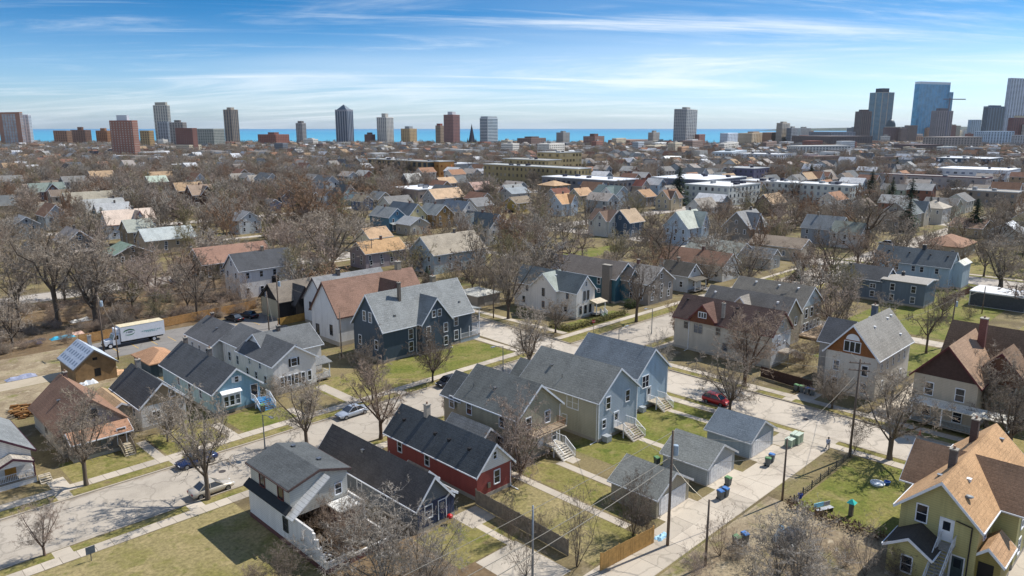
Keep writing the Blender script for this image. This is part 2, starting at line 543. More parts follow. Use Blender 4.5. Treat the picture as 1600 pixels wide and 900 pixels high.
class House:
    def __init__(s, label, rect, name='house', cat='house', group=None, short=None):
        u0, u1, v0, v1 = rect
        s.c = ((u0 + u1) / 2, (v0 + v1) / 2)
        s.root = empty(name, (s.c[0], s.c[1], 0), label, cat, group)
        s.rect = rect
        HOUSES.append((rect, short or label, s))
        s.blocks = []
    def L(s, u, v): return u - s.c[0], v - s.c[1]
    def block(s, u0, u1, v0, v1, ze, zr, ax, wall, roof, trim=None, oh=.4, og=.35, z0=-.2, fnd=.45, hip=False, gable=None, gut=True, t=.16, part='', gface=None):
        trim = trim or TRIM
        a0, b0 = s.L(u0, v0); a1, b1 = s.L(u1, v1)
        if ax == 'v': w0, w1, e0, e1 = a0, a1, b0, b1
        else: w0, w1, e0, e1 = b0, b1, a0, a1
        mid, hw = (w0 + w1) / 2, (w1 - w0) / 2
        sl = (zr - ze) / hw
        if hip:
            wb = MB().box(a0, a1, b0, b1, z0, ze)
            wb.build(part + 'wall', wall, s.root)
            rb = MB()
            x0, x1, y0, y1 = a0 - oh, a1 + oh, b0 - oh, b1 + oh
            zz = ze - .02
            q = min(x1 - x0, y1 - y0) / 2 * .98
            if ax == 'v': r0, r1 = ((x0 + x1) / 2, y0 + q), ((x0 + x1) / 2, y1 - q)
            else: r0, r1 = (x0 + q, (y0 + y1) / 2), (x1 - q, (y0 + y1) / 2)
            vs = [(x0, y0, zz), (x1, y0, zz), (x1, y1, zz), (x0, y1, zz), (x0, y0, zz + t), (x1, y0, zz + t), (x1, y1, zz + t), (x0, y1, zz + t), r0 + (zr,), r1 + (zr,)]
            if ax == 'v': tops = [(4, 5, 8), (5, 6, 9, 8), (6, 7, 9), (7, 4, 8, 9)]
            else: tops = [(4, 5, 9, 8), (5, 6, 9), (6, 7, 8, 9), (7, 4, 8)]
            rb.add(vs, [(3, 2, 1, 0), (0, 1, 5, 4), (1, 2, 6, 5), (2, 3, 7, 6), (3, 0, 4, 7)] + tops)
            ro = rb.build(part + 'roof', roof, s.root)
        else:
            MB().prof([(w0, z0), (w1, z0), (w1, ze), (mid, zr), (w0, ze)], ax, e0, e1, skip=(0, 2, 3)).build(part + 'wall', wall, s.root)
            el = ze - sl * oh
            k = t * math.sqrt(1 + sl * sl)
            P = [(w0 - oh, el), (mid, zr), (w1 + oh, el), (w1 + oh, el + k), (mid, zr + k), (w0 - oh, el + k)]
            ro = MB().prof(P, ax, e0 - og, e1 + og).build(part + 'roof', roof, s.root)
            if trim is not False:
                tb = MB()
                d = .05
                Q = [(w0 - oh - .02, el - .10), (mid, zr - .12), (w1 + oh + .02, el - .10), (w1 + oh + .02, el + k - .03), (mid, zr + k - .03), (w0 - oh - .02, el + k - .03)]
                tb.prof(Q, ax, e0 - og - d, e0 - og); tb.prof(Q, ax, e1 + og, e1 + og + d)
                if gut:
                    for ww in ((w0 - oh - .10, w0 - oh), (w1 + oh, w1 + oh + .10)):
                        z_ = el + k - .05
                        if ax == 'v': tb.box(ww[0], ww[1], e0 - og, e1 + og, z_ - .13, z_)
                        else: tb.box(e0 - og, e1 + og, ww[0], ww[1], z_ - .13, z_)
                tb.build(part + 'trim', trim, s.root)
            if gable:
                g = MB()
                for e, sg in ((e0, -1), (e1, 1)):
                    if gface and sg != gface: continue
                    f = .012 * sg
                    zb = ze - .05
                    g.prof([(w0 + .02, zb), (w1 - .02, zb), (w1 - .02, ze), (mid, zr - .02), (w0 + .02, ze)], ax, e + min(0, f), e + max(0, f))
                g.build(part + 'gable', gable, s.root)
        if fnd:
            MB().box(a0 - .02, a1 + .02, b0 - .02, b1 + .02, z0, fnd).build('foundation', CONC, s.root)
        s.blocks.append((u0, u1, v0, v1, ze, zr, ax))
        s.ro = ro
        return s
    def plane(s, face, b=-1):
        u0, u1, v0, v1 = s.blocks[b][:4]
        return {'-u': u0, '+u': u1, '-v': v0, '+v': v1}[face]
    def place(s, face, t, z, pl, off=0.0):
        if face[1] == 'u': u, v = pl + (off if face[0] == '+' else -off), t
        else: u, v = t, pl + (off if face[0] == '+' else -off)
        a, b = s.L(u, v)
        return (a, b, z)
    def win(s, face, t, z, w=.85, h=1.45, kind='dh', b=-1, trim=None, pl=None, boarded=None):
        fm, g = win_mesh(w, h, kind, trim or TRIM)
        o = inst('window', fm, s.root, s.place(face, t, z, s.plane(face, b) if pl is None else pl, .004), FACE_RZ[face])
        p = inst('pane', g, o, (0, 0, 0))
        return o
    def wins(s, face, ts, z, **k):
        for t in ts: s.win(face, t, z, **k)
        return s
    def board(s, face, t, z, w, h, mat, name='board', b=-1, pl=None, d=.05):
        MB().box(-w / 2, w / 2, -d, 0, 0, h).build(name, mat, s.root, loc=s.place(face, t, z, s.plane(face, b) if pl is None else pl, .003), rz=FACE_RZ[face])
        return s
    def door(s, face, t, z, w=.95, h=2.1, mat=None, b=-1, trim=None, pl=None, lite=True):
        key = (w, h, 'door', (trim or TRIM).name)
        f = MB(); q = .1
        f.box(-w / 2 - q, -w / 2, -.08, 0, 0, h + q); f.box(w / 2, w / 2 + q, -.08, 0, 0, h + q); f.box(-w / 2, w / 2, -.08, 0, h, h + q)
        o = f.build('door_frame', trim or TRIM, s.root, loc=s.place(face, t, z, s.plane(face, b) if pl is None else pl, .003), rz=FACE_RZ[face])
        MB().box(-w / 2 + .002, w / 2 - .002, -.035, 0, 0, h).build('door', mat or WHITE, o)
        if lite: MB().quad((-w * .3, -.045, h * .5), (w * .3, -.045, h * .5), (w * .3, -.045, h * .9), (-w * .3, -.045, h * .9)).build('pane', GLASS, o)
        return s
    def chimney(s, u, v, z0, z1, w=.55, mat=None, d=None, cap=True):
        d = d or w
        a, b = s.L(u, v)
        o = MB().box(-w / 2, w / 2, -d / 2, d / 2, z0, z1).box(-w / 2 - .06, w / 2 + .06, -d / 2 - .06, d / 2 + .06, z1, z1 + .12, 1).build('chimney', [mat or brickm('6e5a50'), CONC], s.root, loc=(a, b, 0))
        if cap: MB().lathe([(.11, z1 + .12), (.11, z1 + .4)], 8).build('flue', plain('9a7a66'), o)
        return s
    def roofz(s, u, v, b=-1):
        u0, u1, v0, v1, ze, zr, ax = s.blocks[b]
        if ax == 'v': f = abs(u - (u0 + u1) / 2) / ((u1 - u0) / 2)
        else: f = abs(v - (v0 + v1) / 2) / ((v1 - v0) / 2)
        return zr - (zr - ze) * f + .16
    def vent(s, u, v, b=-1, mat=None, pipe=False):
        z = s.roofz(u, v, b)
        a, c = s.L(u, v)
        if pipe: MB().tube((0, 0, -.2), (0, 0, .55), .06, n=6, caps=True).build('vent_pipe', mat or METAL, s.root, loc=(a, c, z))
        else: MB().box(-.17, .17, -.17, .17, -.25, .18).box(-.22, .22, -.22, .22, .18, .24).build('roof_vent', mat or METAL, s.root, loc=(a, c, z))
        return s
    def downspout(s, face, t, z1, b=-1, mat=None):
        f = MB().box(-.05, .05, -.09, -.01, .15, z1)
        f.add([(-.05, -.09, .15), (.05, -.09, .15), (.05, -.01, .15), (-.05, -.01, .15), (-.05, -1.3, .03), (.05, -1.3, .03), (.05, -1.3, .12), (-.05, -1.3, .12)], [(0, 1, 5, 4), (2, 3, 7, 6), (0, 4, 7, 3), (1, 2, 6, 5), (4, 5, 6, 7)])
        f.build('downspout', mat or WHITE, s.root, loc=s.place(face, t, 0, s.plane(face, b), 0.0), rz=FACE_RZ[face])
        return s
    def stairs(s, face, t, z1, w=1.2, b=-1, mat=None, pl=None, land=1.2, rail=True, railmat=None, dirn=0, lat=None, tread=.28, rise=.19):
        """landing at the face, flight of steps going out (dirn 0) or sideways (dirn +-1)"""
        mat = mat or plain('a79f92', .8); railmat = railmat or WHITE
        rz = FACE_RZ[face]
        base = s.place(face, t, 0, s.plane(face, b) if pl is None else pl, 0.0)
        st = MB()
        st.box(-w / 2, w / 2, -land, -.01, z1 - .15, z1)
        for x in (-w / 2 + .06, w / 2 - .06):
            st.box(x - .06, x + .06, -land + .02, -land + .14, 0, z1 - .15)
        if lat:
            x = -w / 2
            while x < w / 2 - .05:
                st.box(x, x + .05, -land + .01, -land + .04, .05, z1 - .15, 1); x += .12
        n = max(2, int(round(z1 / rise)))
        steps = []
        for i in range(n):
            z = z1 - (i + 1) * z1 / n
            steps.append((0, -land - (i + 1) * tread, z) if dirn == 0 else (dirn * (w / 2 + (i + .5) * tread), 0, z))
        L_ = n * tread
        if dirn == 0:
            for x in (-w / 2 + .03, w / 2 - .03):
                st.add([(x - .03, -land, z1 - .02), (x + .03, -land, z1 - .02), (x + .03, -land - L_, -.02), (x - .03, -land - L_, -.02),
                        (x - .03, -land, z1 - .30), (x + .03, -land, z1 - .30), (x + .03, -land - L_ + .3, -.02), (x - .03, -land - L_ + .3, -.02)],
                       [(0, 1, 2, 3), (4, 7, 6, 5), (0, 3, 7, 4), (1, 5, 6, 2)])
        so = st.build('stairs', [mat, WHITE, mat], s.root, loc=base, rz=rz)
        th_ = z1 / n * .35
        sm = (MB().box(-w / 2 + .07, w / 2 - .07, 0, tread + .02, 0, th_) if dirn == 0 else MB().box(-tread / 2, tread / 2 + .01, -land + .02, -.05, 0, th_)).mesh('step', mat)
        for p_ in steps: inst('step', sm, so, p_)
        if rail:
            r = MB()
            hh = .95
            if dirn == 0:
                for x in (-w / 2 + .03, w / 2 - .03):
                    r.tube((x, -land, z1 + hh), (x, -land - L_, hh), .045, n=4)
                    r.tube((x, -land, z1 + .15), (x, -land - L_, .15), .03, n=4)
                    for q in range(0, 11):
                        y = -land - L_ * q / 10; zz = z1 * (1 - q / 10)
                        r.box(x - .02, x + .02, y - .02, y + .02, zz, zz + hh)
                    r.box(x - .05, x + .05, -land - .05, -land + .05, 0, z1 + hh + .05)
                    r.tube((x, -land, z1 + hh), (x, 0, z1 + hh), .045, n=4)
                    for q in range(1, 6): r.box(x - .02, x + .02, -land * q / 6 - .02, -land * q / 6 + .02, z1, z1 + hh)
            else:
                r.tube((-w / 2, -land + .03, z1 + hh), (w / 2, -land + .03, z1 + hh), .045, n=4)
                for q in range(8): r.box(-w / 2 + w * q / 7 - .02, -w / 2 + w * q / 7 + .02, -land + .01, -land + .05, z1, z1 + hh)
                for y in (-land + .03, -.06):
                    r.tube((dirn * w / 2, y, z1 + hh), (dirn * (w / 2 + L_), y, hh), .045, n=4)
                    for q in range(0, 9):
                        x = dirn * (w / 2 + L_ * q / 8); zz = z1 * (1 - q / 8)
                        r.box(x - .02, x + .02, y - .02, y + .02, zz, zz + hh)
            r.build('railing', railmat, so)
        return s
    def porch(s, face, t0, t1, depth, zf, zr_, b=-1, roof=None, deck=None, post=None, rail=True, pl=None, slope=.5, nposts=3, railmat=None, skirt=None, ax=None):
        """roofed porch on a face, from t0 to t1 along it"""
        post = post or WHITE; deck = deck or plain('8d867c', .8)
        pl = s.plane(face, b) if pl is None else pl
        w = abs(t1 - t0)
        base = s.place(face, (t0 + t1) / 2, 0, pl, 0.0); rz = FACE_RZ[face]
        d = MB().box(-w / 2, w / 2, -depth, -.01, zf - .15, zf).build('porch_deck', deck, s.root, loc=base, rz=rz)
        if skirt: MB().box(-w / 2 + .04, w / 2 - .04, -depth + .05, -depth + .1, 0, zf - .15).box(-w / 2 + .04, -w / 2 + .1, -depth + .1, -.02, 0, zf - .15).box(w / 2 - .1, w / 2 - .04, -depth + .1, -.02, 0, zf - .15).build('porch_skirt', skirt, s.root, loc=base, rz=rz)
        pm = MB().box(-.07, .07, -.07, .07, zf, zr_)
        me = pm.mesh('post', post)
        for i in range(nposts):
            x = -w / 2 + .12 + (w - .24) * i / max(1, nposts - 1)
            p = inst('post', me, s.root, s.place(face, (t0 + t1) / 2, 0, pl, 0.0), rz)
            off = Matrix.Rotation(rz, 3, 'Z') @ Vector((x, -depth + .12, 0))
            p.location = Vector(base) + off
        if roof is not None:
            k = .12
            MB().add([(-w / 2 - .25, -depth - .3, zr_), (w / 2 + .25, -depth - .3, zr_), (w / 2 + .25, -.02, zr_ + slope), (-w / 2 - .25, -.02, zr_ + slope),
                      (-w / 2 - .25, -depth - .3, zr_ + k), (w / 2 + .25, -depth - .3, zr_ + k), (w / 2 + .25, -.02, zr_ + slope + k), (-w / 2 - .25, -.02, zr_ + slope + k)],
                     [(3, 2, 1, 0), (4, 5, 6, 7), (0, 1, 5, 4), (1, 2, 6, 5), (3, 0, 4, 7)]).build('porch_roof', roof, s.root, loc=base, rz=rz)
        if rail:
            r = MB()
            for (xa, ya, xb, yb) in ((-w / 2 + .1, -depth + .1, w / 2 - .1, -depth + .1), (-w / 2 + .1, -depth + .1, -w / 2 + .1, -.1), (w / 2 - .1, -depth + .1, w / 2 - .1, -.1)):
                r.tube((xa, ya, zf + .9), (xb, yb, zf + .9), .04, n=4); r.tube((xa, ya, zf + .12), (xb, yb, zf + .12), .03, n=4)
                L_ = math.hypot(xb - xa, yb - ya); n = int(L_ / .16)
                for i in range(n + 1):
                    x = xa + (xb - xa) * i / max(1, n); y = ya + (yb - ya) * i / max(1, n)
                    r.box(x - .018, x + .018, y - .018, y + .018, zf + .12, zf + .9)
            r.build('railing', railmat or post, s.root, loc=base, rz=rz)
        return s
HOUSES = []
def RV(h, k=1.0): return shingle(h, 'v', k)
def RU(h, k=1.0): return shingle(h, 'u', k)
# ------------------------------------------------------------------ the setting: land, lake, streets
def sheet(name, pts, z, mat, kind='structure', parent=None):
    o = MB().add([(p[0], p[1], z) for p in pts], [tuple(range(len(pts)))]).build(name, mat, parent)
    if o.data.polygons[0].normal.z < 0: o.data.flip_normals()
    if parent is None: o['kind'] = kind
    return o
def rect(name, u0, u1, v0, v1, z, mat, **k):
    return sheet(name, [(u0, v0), (u1, v0), (u1, v1), (u0, v1)], z, mat, **k)
def FX(f, x):                                   # metres ahead, metres to the right -> world
    return (_s * (f + x), _s * (f - x))
G_LAND = ground_mat('land', [('7d7160', 1), ('6a5d4c', 1, .4, .65), ('706c46', .9, .56, .76), ('8a8276', 1, .55, .75)], [.03, .05, .11], fine_scale=1.2)
G_BLOCK = ground_mat('yard', [('877a58', .95), ('6c6048', .95, .40, .64), ('757544', .92, .52, .72), ('918570', 1.0, .54, .74)], [.13, .09, .3], fine=.5, fine_scale=3.5)
G_DRY = ground_mat('dry_lawn', [('948860', .93), ('807a48', .95, .42, .64), ('9f9069', .97, .48, .7), ('74743f', .92, .55, .74)], [.16, .4, .9], fine=.6, fine_scale=2.4)
G_GREEN = ground_mat('green_lawn', [('727638', .92), ('857f4a', .92, .40, .62), ('5f6a2e', .92, .49, .71), ('8f8458', .95, .54, .73)], [.2, .5, .35], fine=.6, fine_scale=2.4)
G_MID = ground_mat('patchy_lawn', [('827c48', .92), ('93875a', .95, .40, .62), ('6c7036', .9, .5, .7), ('7f6e54', .95, .54, .72)], [.25, .6, .4], fine=.6, fine_scale=2.4)
G_DIRT = ground_mat('bare_dirt', [('a09278', 1.0), ('857660', 1.0, .4, .62), ('7d7a48', .9, .52, .72), ('b9ac94', 1.0, .55, .75)], [.18, .3, .6], fine=.45, fine_scale=3.0)
G_BRUSH = ground_mat('leaf_litter', [('6f5d47', 1.0), ('85735a', 1.0, .4, .66), ('5b4d3c', 1.0, .5, .7), ('807a4c', .9, .6, .78)], [.2, .4, .5], fine=.4, fine_scale=2.5)
M_ROAD = concrete('road_concrete', 'bfb5a6', .90, .4, .32, '9c9386', ('Y', 82.4, 4.4, 5.5))
M_ROAD2 = concrete('road_concrete_cross', 'bfb5a6', .90, .4, .32, '9c9386', ('X', 98.75, 3.7, 4.9))
M_ALLEY = concrete('alley_concrete', 'c4b9a8', .86, .4, .26, 'a6998a')
M_WALK = concrete('walk_concrete', 'c5baa9', .84, 0, .24, 'a1978a')
M_KERB = concrete('kerb_concrete', 'b8ae9e', .85, 0, .25)
M_LOT = concrete('asphalt', '8d8984', .8, .35, .2, '7c7975')
M_FARROAD = concrete('far_road', 'b9b1a6', .9, .0, .15, 'a59c90')

# land up to the lake shore
shore = [FX(1760, -4200), FX(1740, -1500), FX(1760, -600), FX(1770, 100), FX(1800, 500), FX(2700, 960), FX(3500, 1330), FX(3900, 2300), FX(4600, 5200)]
sheet('ground', [FX(-400, -4200), FX(-400, 5200)][::-1][::-1] + shore[::-1], -.13, G_LAND)
# the lake: pale turquoise shallows over sand, deep blue further out
def lake_mat():
    m, n, l, p = nmat('lake_water')
    v = worldpos(n)
    d = n.new('ShaderNodeVectorMath'); d.operation = 'DOT_PRODUCT'; l.new(v, d.inputs[0]); d.inputs[1].default_value = (_s, _s, 0)
    sh = ramp(n, l, d.outputs['Value'], 2400, 6000)
    dp = ramp(n, l, d.outputs['Value'], 5000, 17000)
    mp = n.new('ShaderNodeMapping'); mp.inputs['Rotation'].default_value = (0, 0, R(45)); mp.inputs['Scale'].default_value = (.00006, .0011, 1); l.new(v, mp.inputs['Vector'])
    st = noise(n, l, mp.outputs[0], 1.0, 5, .6)
    o = mixrgb(n, l, sh, C('559fb8'), C('3787ae'))
    o = mixrgb(n, l, dp, o, C('23699f'))
    o = mixrgb(n, l, ramp(n, l, st, .35, .7), o, C('4893b2'), 'MIX')
    o = mixrgb(n, l, .35, o, mixrgb(n, l, dp, C('4794b4'), C('256ba0')))
    l.new(o, p.inputs['Base Color'])
    p.inputs['Roughness'].default_value = .55
    p.inputs['Specular IOR Level'].default_value = .12
    f = noise(n, l, v, .25, 4, .6)
    bump(n, l, p, f, .4, .3)
    return m
sheet('lake', [FX(1500, -16000), FX(1500, 16000), FX(20000, 16000), FX(20000, -16000)], -.6, lake_mat())
# a low wooded headland across the bay
hl = MB()
hs = [(9000, 3300 - 90, 2), (9000, 3500, 26), (9100, 4200, 40), (9100, 5000, 52), (9200, 5800, 46), (9200, 6600, 58), (9300, 7600, 50), (9400, 9000, 55)]
vs = []
for f, x, z in hs:
    vs += [FX(f, x) + (-.8,), FX(f + 90, x) + (z,), FX(f + 900, x) + (z * .8,), FX(f + 1500, x) + (-.8,)]
fs = []
for i in range(len(hs) - 1):
    for k in range(3): fs.append((i * 4 + k, i * 4 + 4 + k, i * 4 + 5 + k, i * 4 + 1 + k))
hl.add(vs, fs).build('hills', ground_mat('far_wood', [('4d5a4f', .8), ('5a5f50', .8, .4, .6)], [.004], fine_scale=.02, bmp=0))['kind'] = 'structure'

# street grid: blocks stand a kerb's height above the road sheet
US = [(-36, -26), (94, 103.5), (219, 231), (345, 356), (470, 481), (600, 611), (730, 741)]
VS = [(-46, -36), (77, 87.8), (198, 209), (320, 330), (440, 450), (560, 570), (680, 690)]
def uline(i, side, v):                           # street edge: the cross street drifts a little further east
    b = US[i][side]
    if i == 1 and v > 95: b += min(8.0, (v - 95) * .065)
    return b
for i in range(len(US) - 1):
    for j in range(len(VS) - 1):
        v0, v1 = VS[j][1], VS[j + 1][0]
        pts = [(uline(i, 1, v0), v0), (uline(i + 1, 0, v0), v0), (uline(i + 1, 0, v1), v1), (uline(i, 1, v1), v1)]
        n = 4
        m = MB()
        vs = [(p[0], p[1], -.2) for p in pts] + [(p[0], p[1], 0) for p in pts]
        m.add(vs, [(4, 5, 6, 7), (0, 1, 5, 4), (1, 2, 6, 5), (2, 3, 7, 6), (3, 0, 4, 7)])
        b = m.build('ground', G_BLOCK if (i + j) < 5 else G_LAND)
        b['kind'] = 'structure'
        if i <= 2 and j <= 2:                    # kerb stones along the block
            kb = MB()
            for a in range(4):
                p, q = Vector(pts[a]).to_3d(), Vector(pts[(a + 1) % 4]).to_3d()
                d = (q - p).normalized(); nrm = Vector((d.y, -d.x, 0))
                w = .16
                kb.add([p, q, q + nrm * w, p + nrm * w, p + Vector((0, 0, .02)), q + Vector((0, 0, .02)), q + nrm * w + Vector((0, 0, .012)), p + nrm * w + Vector((0, 0, .012)),
                        q + nrm * w + Vector((0, 0, -.2)), p + nrm * w + Vector((0, 0, -.2))], [(4, 5, 6, 7), (7, 6, 8, 9)])
            k = kb.build('kerb', M_KERB); k['kind'] = 'structure'
# roads
rect('road', -120, 800, 76.6, 88.2, -.124, M_ROAD)
sheet('road', [(93.6, -120), (103.9, -120), (103.9, 95), (110.6, 198), (112, 700), (101.6, 700), (100.2, 198), (93.6, 95)], -.119, M_ROAD2)
for i, (a, b) in enumerate(US):
    if i != 1: rect('road', a - .4, b + .4, -120, 800, -.122, M_FARROAD)
for j, (a, b) in enumerate(VS):
    if j != 1: rect('road', -120, 800, a - .4, b + .4, -.126, M_FARROAD)
# alleys
al = rect('alley', -26, 94.2, 33.7, 38.3, .004, M_ALLEY)
pm = MB().box(0, 4.46, 0, 2.26, 0, .02).mesh('panel', M_ALLEY)
for i in range(12):
    for k in (0, 1): inst('panel', pm, al, (40 + i * 4.5, 33.75 + k * 2.28, .001))
rect('alley', 103.4, 150, 30.9, 34.6, .004, M_ALLEY)
rect('alley', 150, 154, -36, 77, .006, M_ALLEY)
rect('alley', -26, 38, 133.0, 137.2, .004, concrete('gravel_track', 'bdb09a', .95, .1, .2, 'a3967f'))
rect('alley', 163, 167, 88, 198, .004, M_FARROAD)
rect('alley', 231, 345, 140, 144, .004, M_FARROAD)
rect('alley', 104, 219, 262, 266, .004, M_FARROAD)
# pavements of cast slabs
_slab = {}
def sidewalk(u0, u1, v0, v1, ax, step=1.5, mat=None, skip=()):
    par = empty('sidewalk', ((u0 + u1) / 2, (v0 + v1) / 2, 0))
    par['kind'] = 'structure'
    cu, cv = (u0 + u1) / 2, (v0 + v1) / 2
    n = int(((u1 - u0) if ax == 'u' else (v1 - v0)) / step)
    wd = (v1 - v0) if ax == 'u' else (u1 - u0)
    key = (ax, wd, step)
    if key not in _slab:
        _slab[key] = MB().box(0, step - .035, 0, wd, 0, .03).mesh('slab', mat or M_WALK) if ax == 'u' else MB().box(0, wd, 0, step - .035, 0, .03).mesh('slab', mat or M_WALK)
    rs = random.Random(int(u0 * 7 + v0))
    for i in range(n):
        o = inst('slab', _slab[key], par, ((u0 + i * step - cu, v0 - cv, rs.uniform(0, .012)) if ax == 'u' else (u0 - cu, v0 + i * step - cv, rs.uniform(0, .012))))
    return par
sidewalk(4, 94, 74.0, 75.5, 'u')
sidewalk(5, 94, 89.6, 91.2, 'u')
sidewalk(91.2, 92.7, 16, 74, 'v')
sidewalk(105.0, 106.5, 8, 76, 'v')
sidewalk(104, 160, 91.0, 92.5, 'u')
sidewalk(104, 160, 73.6, 75.1, 'u', 2.0)
sidewalk(92.4, 93.9, 91.4, 140, 'v', 2.0)
sidewalk(107.2, 108.7, 93, 140, 'v', 2.0)
rect('sidewalk', 152, 219, 76.0, 77.0 + .0, .004, M_WALK)
rect('sidewalk', 160, 219, 90.5, 92, .004, M_WALK)
rect('sidewalk', 216, 217.5, -36, 77, .004, M_WALK)
rect('sidewalk', 233, 234.5, -36, 198, .004, M_WALK)
rect('sidewalk', 104, 219, 195, 196.5, .004, M_WALK)
rect('sidewalk', 110, 219, 211, 212.5, .004, M_WALK)
# paths, pads and aprons
def path(pts, mat=M_WALK, z=.008, name='path'):
    return sheet(name, pts, z, mat)
def rp(u0, u1, v0, v1, mat=M_WALK, z=.008, name='path'):
    return rect(name, u0, u1, v0, v1, z, mat)
for u0, u1 in ((60.9, 67.0), (70.8, 77.0), (80.8, 87.0)): rp(u0, u1, 38.2, 39.6, M_ALLEY, .012, 'driveway')
rp(87.2, 92, 38.2, 40.5, M_ALLEY, .012, 'driveway')
for u in (63.0, 75.9, 87.2): rp(u, u + 1.1, 45.6, 55.5 if u < 80 else 57.5, z=.009)
rp(56.8, 57.9, 40.5, 58, z=.009)
rp(64.5, 66, 54, 58, z=.010)
rp(42.0, 47.3, 39.6, 46.8, concrete('pad', 'c2b8a8', .9, .3), .009, 'path')
rp(46.2, 47.1, 46.8, 52.5, z=.008); rp(45.8, 49.2, 51.5, 54.8, z=.011)
rp(17.8, 19.6, 91.2, 94, z=.009); rp(29.0, 30.2, 91.2, 98, z=.009); rp(38.4, 39.7, 91.2, 97, z=.009); rp(48.5, 49.8, 91.2, 95, z=.009); rp(56.5, 58.4, 91.2, 100.5, z=.009)
for u in (17.6, 30.0, 46.0, 64): rp(u, u + 1.5, 87.9, 89.6, z=.009)
for u in (14.2, 27.0, 49.0, 77.0): rp(u, u + 1.6, 75.5, 76.9, z=.009)
rp(73.0, 92, 8.5, 9.8, z=.009); rp(60, 92, 9.5, 11.6, M_ALLEY, .006, 'path')
for v in (44.6, 50.5): rp(103.7, 105.0, v, v + 1.5, z=.009)
rp(106.5, 110, 42.5, 45.4, M_WALK, .010)
# lawns
def lawn(u0, u1, v0, v1, mat, z=.004): return rect('lawn', u0, u1, v0, v1, z, mat)
lawn(-10, 31, 40, 73.9, G_DRY); lawn(31, 42, 40, 60, G_BRUSH)
lawn(4, 93.6, 75.6, 76.8, G_MID, .006); lawn(4, 93.6, 88.0, 89.5, G_MID, .006)
lawn(104, 216, 88.2, 90.8, G_MID, .006); lawn(104, 216, 75.3, 76.7, G_MID, .006)
lawn(56, 92, 91.3, 102.4, G_MID); sheet('lawn', [(72, 91.4), (92, 91.4), (92, 99.5), (88, 102.5), (72, 102.5), (66, 97)], .008, G_GREEN)
lawn(40.5, 48.4, 91.4, 98.5, G_GREEN); lawn(20, 29, 91.3, 98, G_MID); lawn(30.5, 38, 91.3, 99, G_MID)
lawn(67.6, 91, 46.2, 58, G_GREEN, .005); lawn(58.2, 62.8, 41, 57.5, G_MID, .005); lawn(49.4, 56.7, 38.6, 54.5, G_DRY, .005)
lawn(92.8, 93.8, 20, 76, G_MID, .006); lawn(103.6, 104.9, 8, 76, G_MID, .006)
lawn(73.6, 91.0, 19.5, 30.5, G_GREEN, .006); lawn(60, 73.6, 11.8, 33.4, G_DIRT, .004); lawn(40, 60, 12, 33.4, G_DIRT, .004)
lawn(156, 214, 36, 58, G_GREEN, .006); lawn(128, 149, 36, 52, G_GREEN, .006); lawn(108, 130, 93, 98, G_GREEN, .006)
lawn(178, 206, 146, 156, G_GREEN, .006); lawn(84, 92, 104, 132, G_MID, .005)
lawn(-26, 37, 137.4, 152, G_DIRT, .004); lawn(-26, 36, 119, 132.8, G_DIRT, .004); lawn(-26, 93, 152, 196, G_BRUSH, .005)
lawn(236, 330, 20, 60, G_MID, .005); lawn(216.2, 218.8, -36, 77, G_GREEN, .006); lawn(231.4, 232.8, -36, 198, G_GREEN, .006)
lawn(40.2, 48, 47, 54, G_MID, .0045); lawn(107, 216, -30, 30, G_MID, .004)
# parking lot behind the houses
rect('parking_lot', 37.5, 77, 139.4, 151.4, .010, M_LOT)
rect('parking_lot', 48, 72, 131, 139.4, .0095, M_LOT)
ym = plain('c9a24a', .8)
for i in range(9): rect('lane_marking', 41 + i * 3.4, 41.13 + i * 3.4, 142.2, 146.4, .016, ym)

mh = plain('5a5450', .6, .1, 3, .4)
for u_, v_ in ((33.5, 82.4), (70.2, 82.6), (98.6, 40.2), (96.6, 71)):
    o = MB().lathe([(.42, 0), (.42, .012), (.36, .014), (.36, .008), (.02, .010)], 16).build('manhole_cover', mh, loc=(u_, v_, -.118))
    tag(o, None, None, None, 'structure')
# ------------------------------------------------------------------ houses near the camera
CH = '4a4d50'                                    # charcoal shingles
S_WHITE, S_LBLUE, S_OLIVE, S_BLUE = siding('e4e6e8'), siding('8fa9c4'), siding('a39f89'), siding('a0bfdb')
S_RED, S_NAVY, S_DKNAVY, S_TEAL = siding('9a4541'), siding('2c3b5e'), siding('3d5164'), siding('1f5a70')
S_GREY, S_BEIGE, S_CYAN = siding('a7abac'), siding('c9c1b2'), siding('9fc0ca')
# -- the ruined white house with brush growing through its back rooms
h = House('gutted white house with charcoal roof, its back rooms collapsed and full of brush', (31, 38, 50, 70), short='the gutted white house')
h.block(31.3, 37.7, 61.6, 69.8, 6.0, 6.95, 'v', siding('b9bcb8'), RV('4b5054'), oh=.3, og=.3, fnd=None, z0=2.9, trim=plain('5b4a46'))
h.wins('-u', (63.4, 67.2), 4.3, w=1.0, h=1.2, kind='none', trim=plain('6b3a34'))
h.vent(36, 64); h.vent(35.6, 68.5)
h.win('-v', 36.6, 3.6, w=.7, h=1.1)
a, b = h.L(31, 55)
c, d = h.L(38, 69.9)
low = MB().box(a, a + .2, b + 2.2, d, .5, 3.5)
for i, (y0, y1, z) in enumerate(((0, .3, 1.2), (.3, .5, 1.9), (.5, .8, 1.5), (.8, 1.0, 2.4), (1.0, 1.35, 2.1), (1.35, 1.6, 2.9), (1.6, 1.9, 2.75), (1.9, 2.2, 3.3))): low.box(a, a + .2, b + y0, b + y1, .5, z)
low.box(c - .2, c, b + 4, d, .5, 3.3).box(c - .2, c, b + 1, b + 4, .5, 1.4).box(a + .2, c - .2, d - .2, d, .5, 3.4)
low.box(a + .2, a + 3.0, b, b + .2, .5, 1.1).box(a + 3, c, b, b + .2, .5, .8)
low.build('wall', siding('e9ecf0'), h.root)
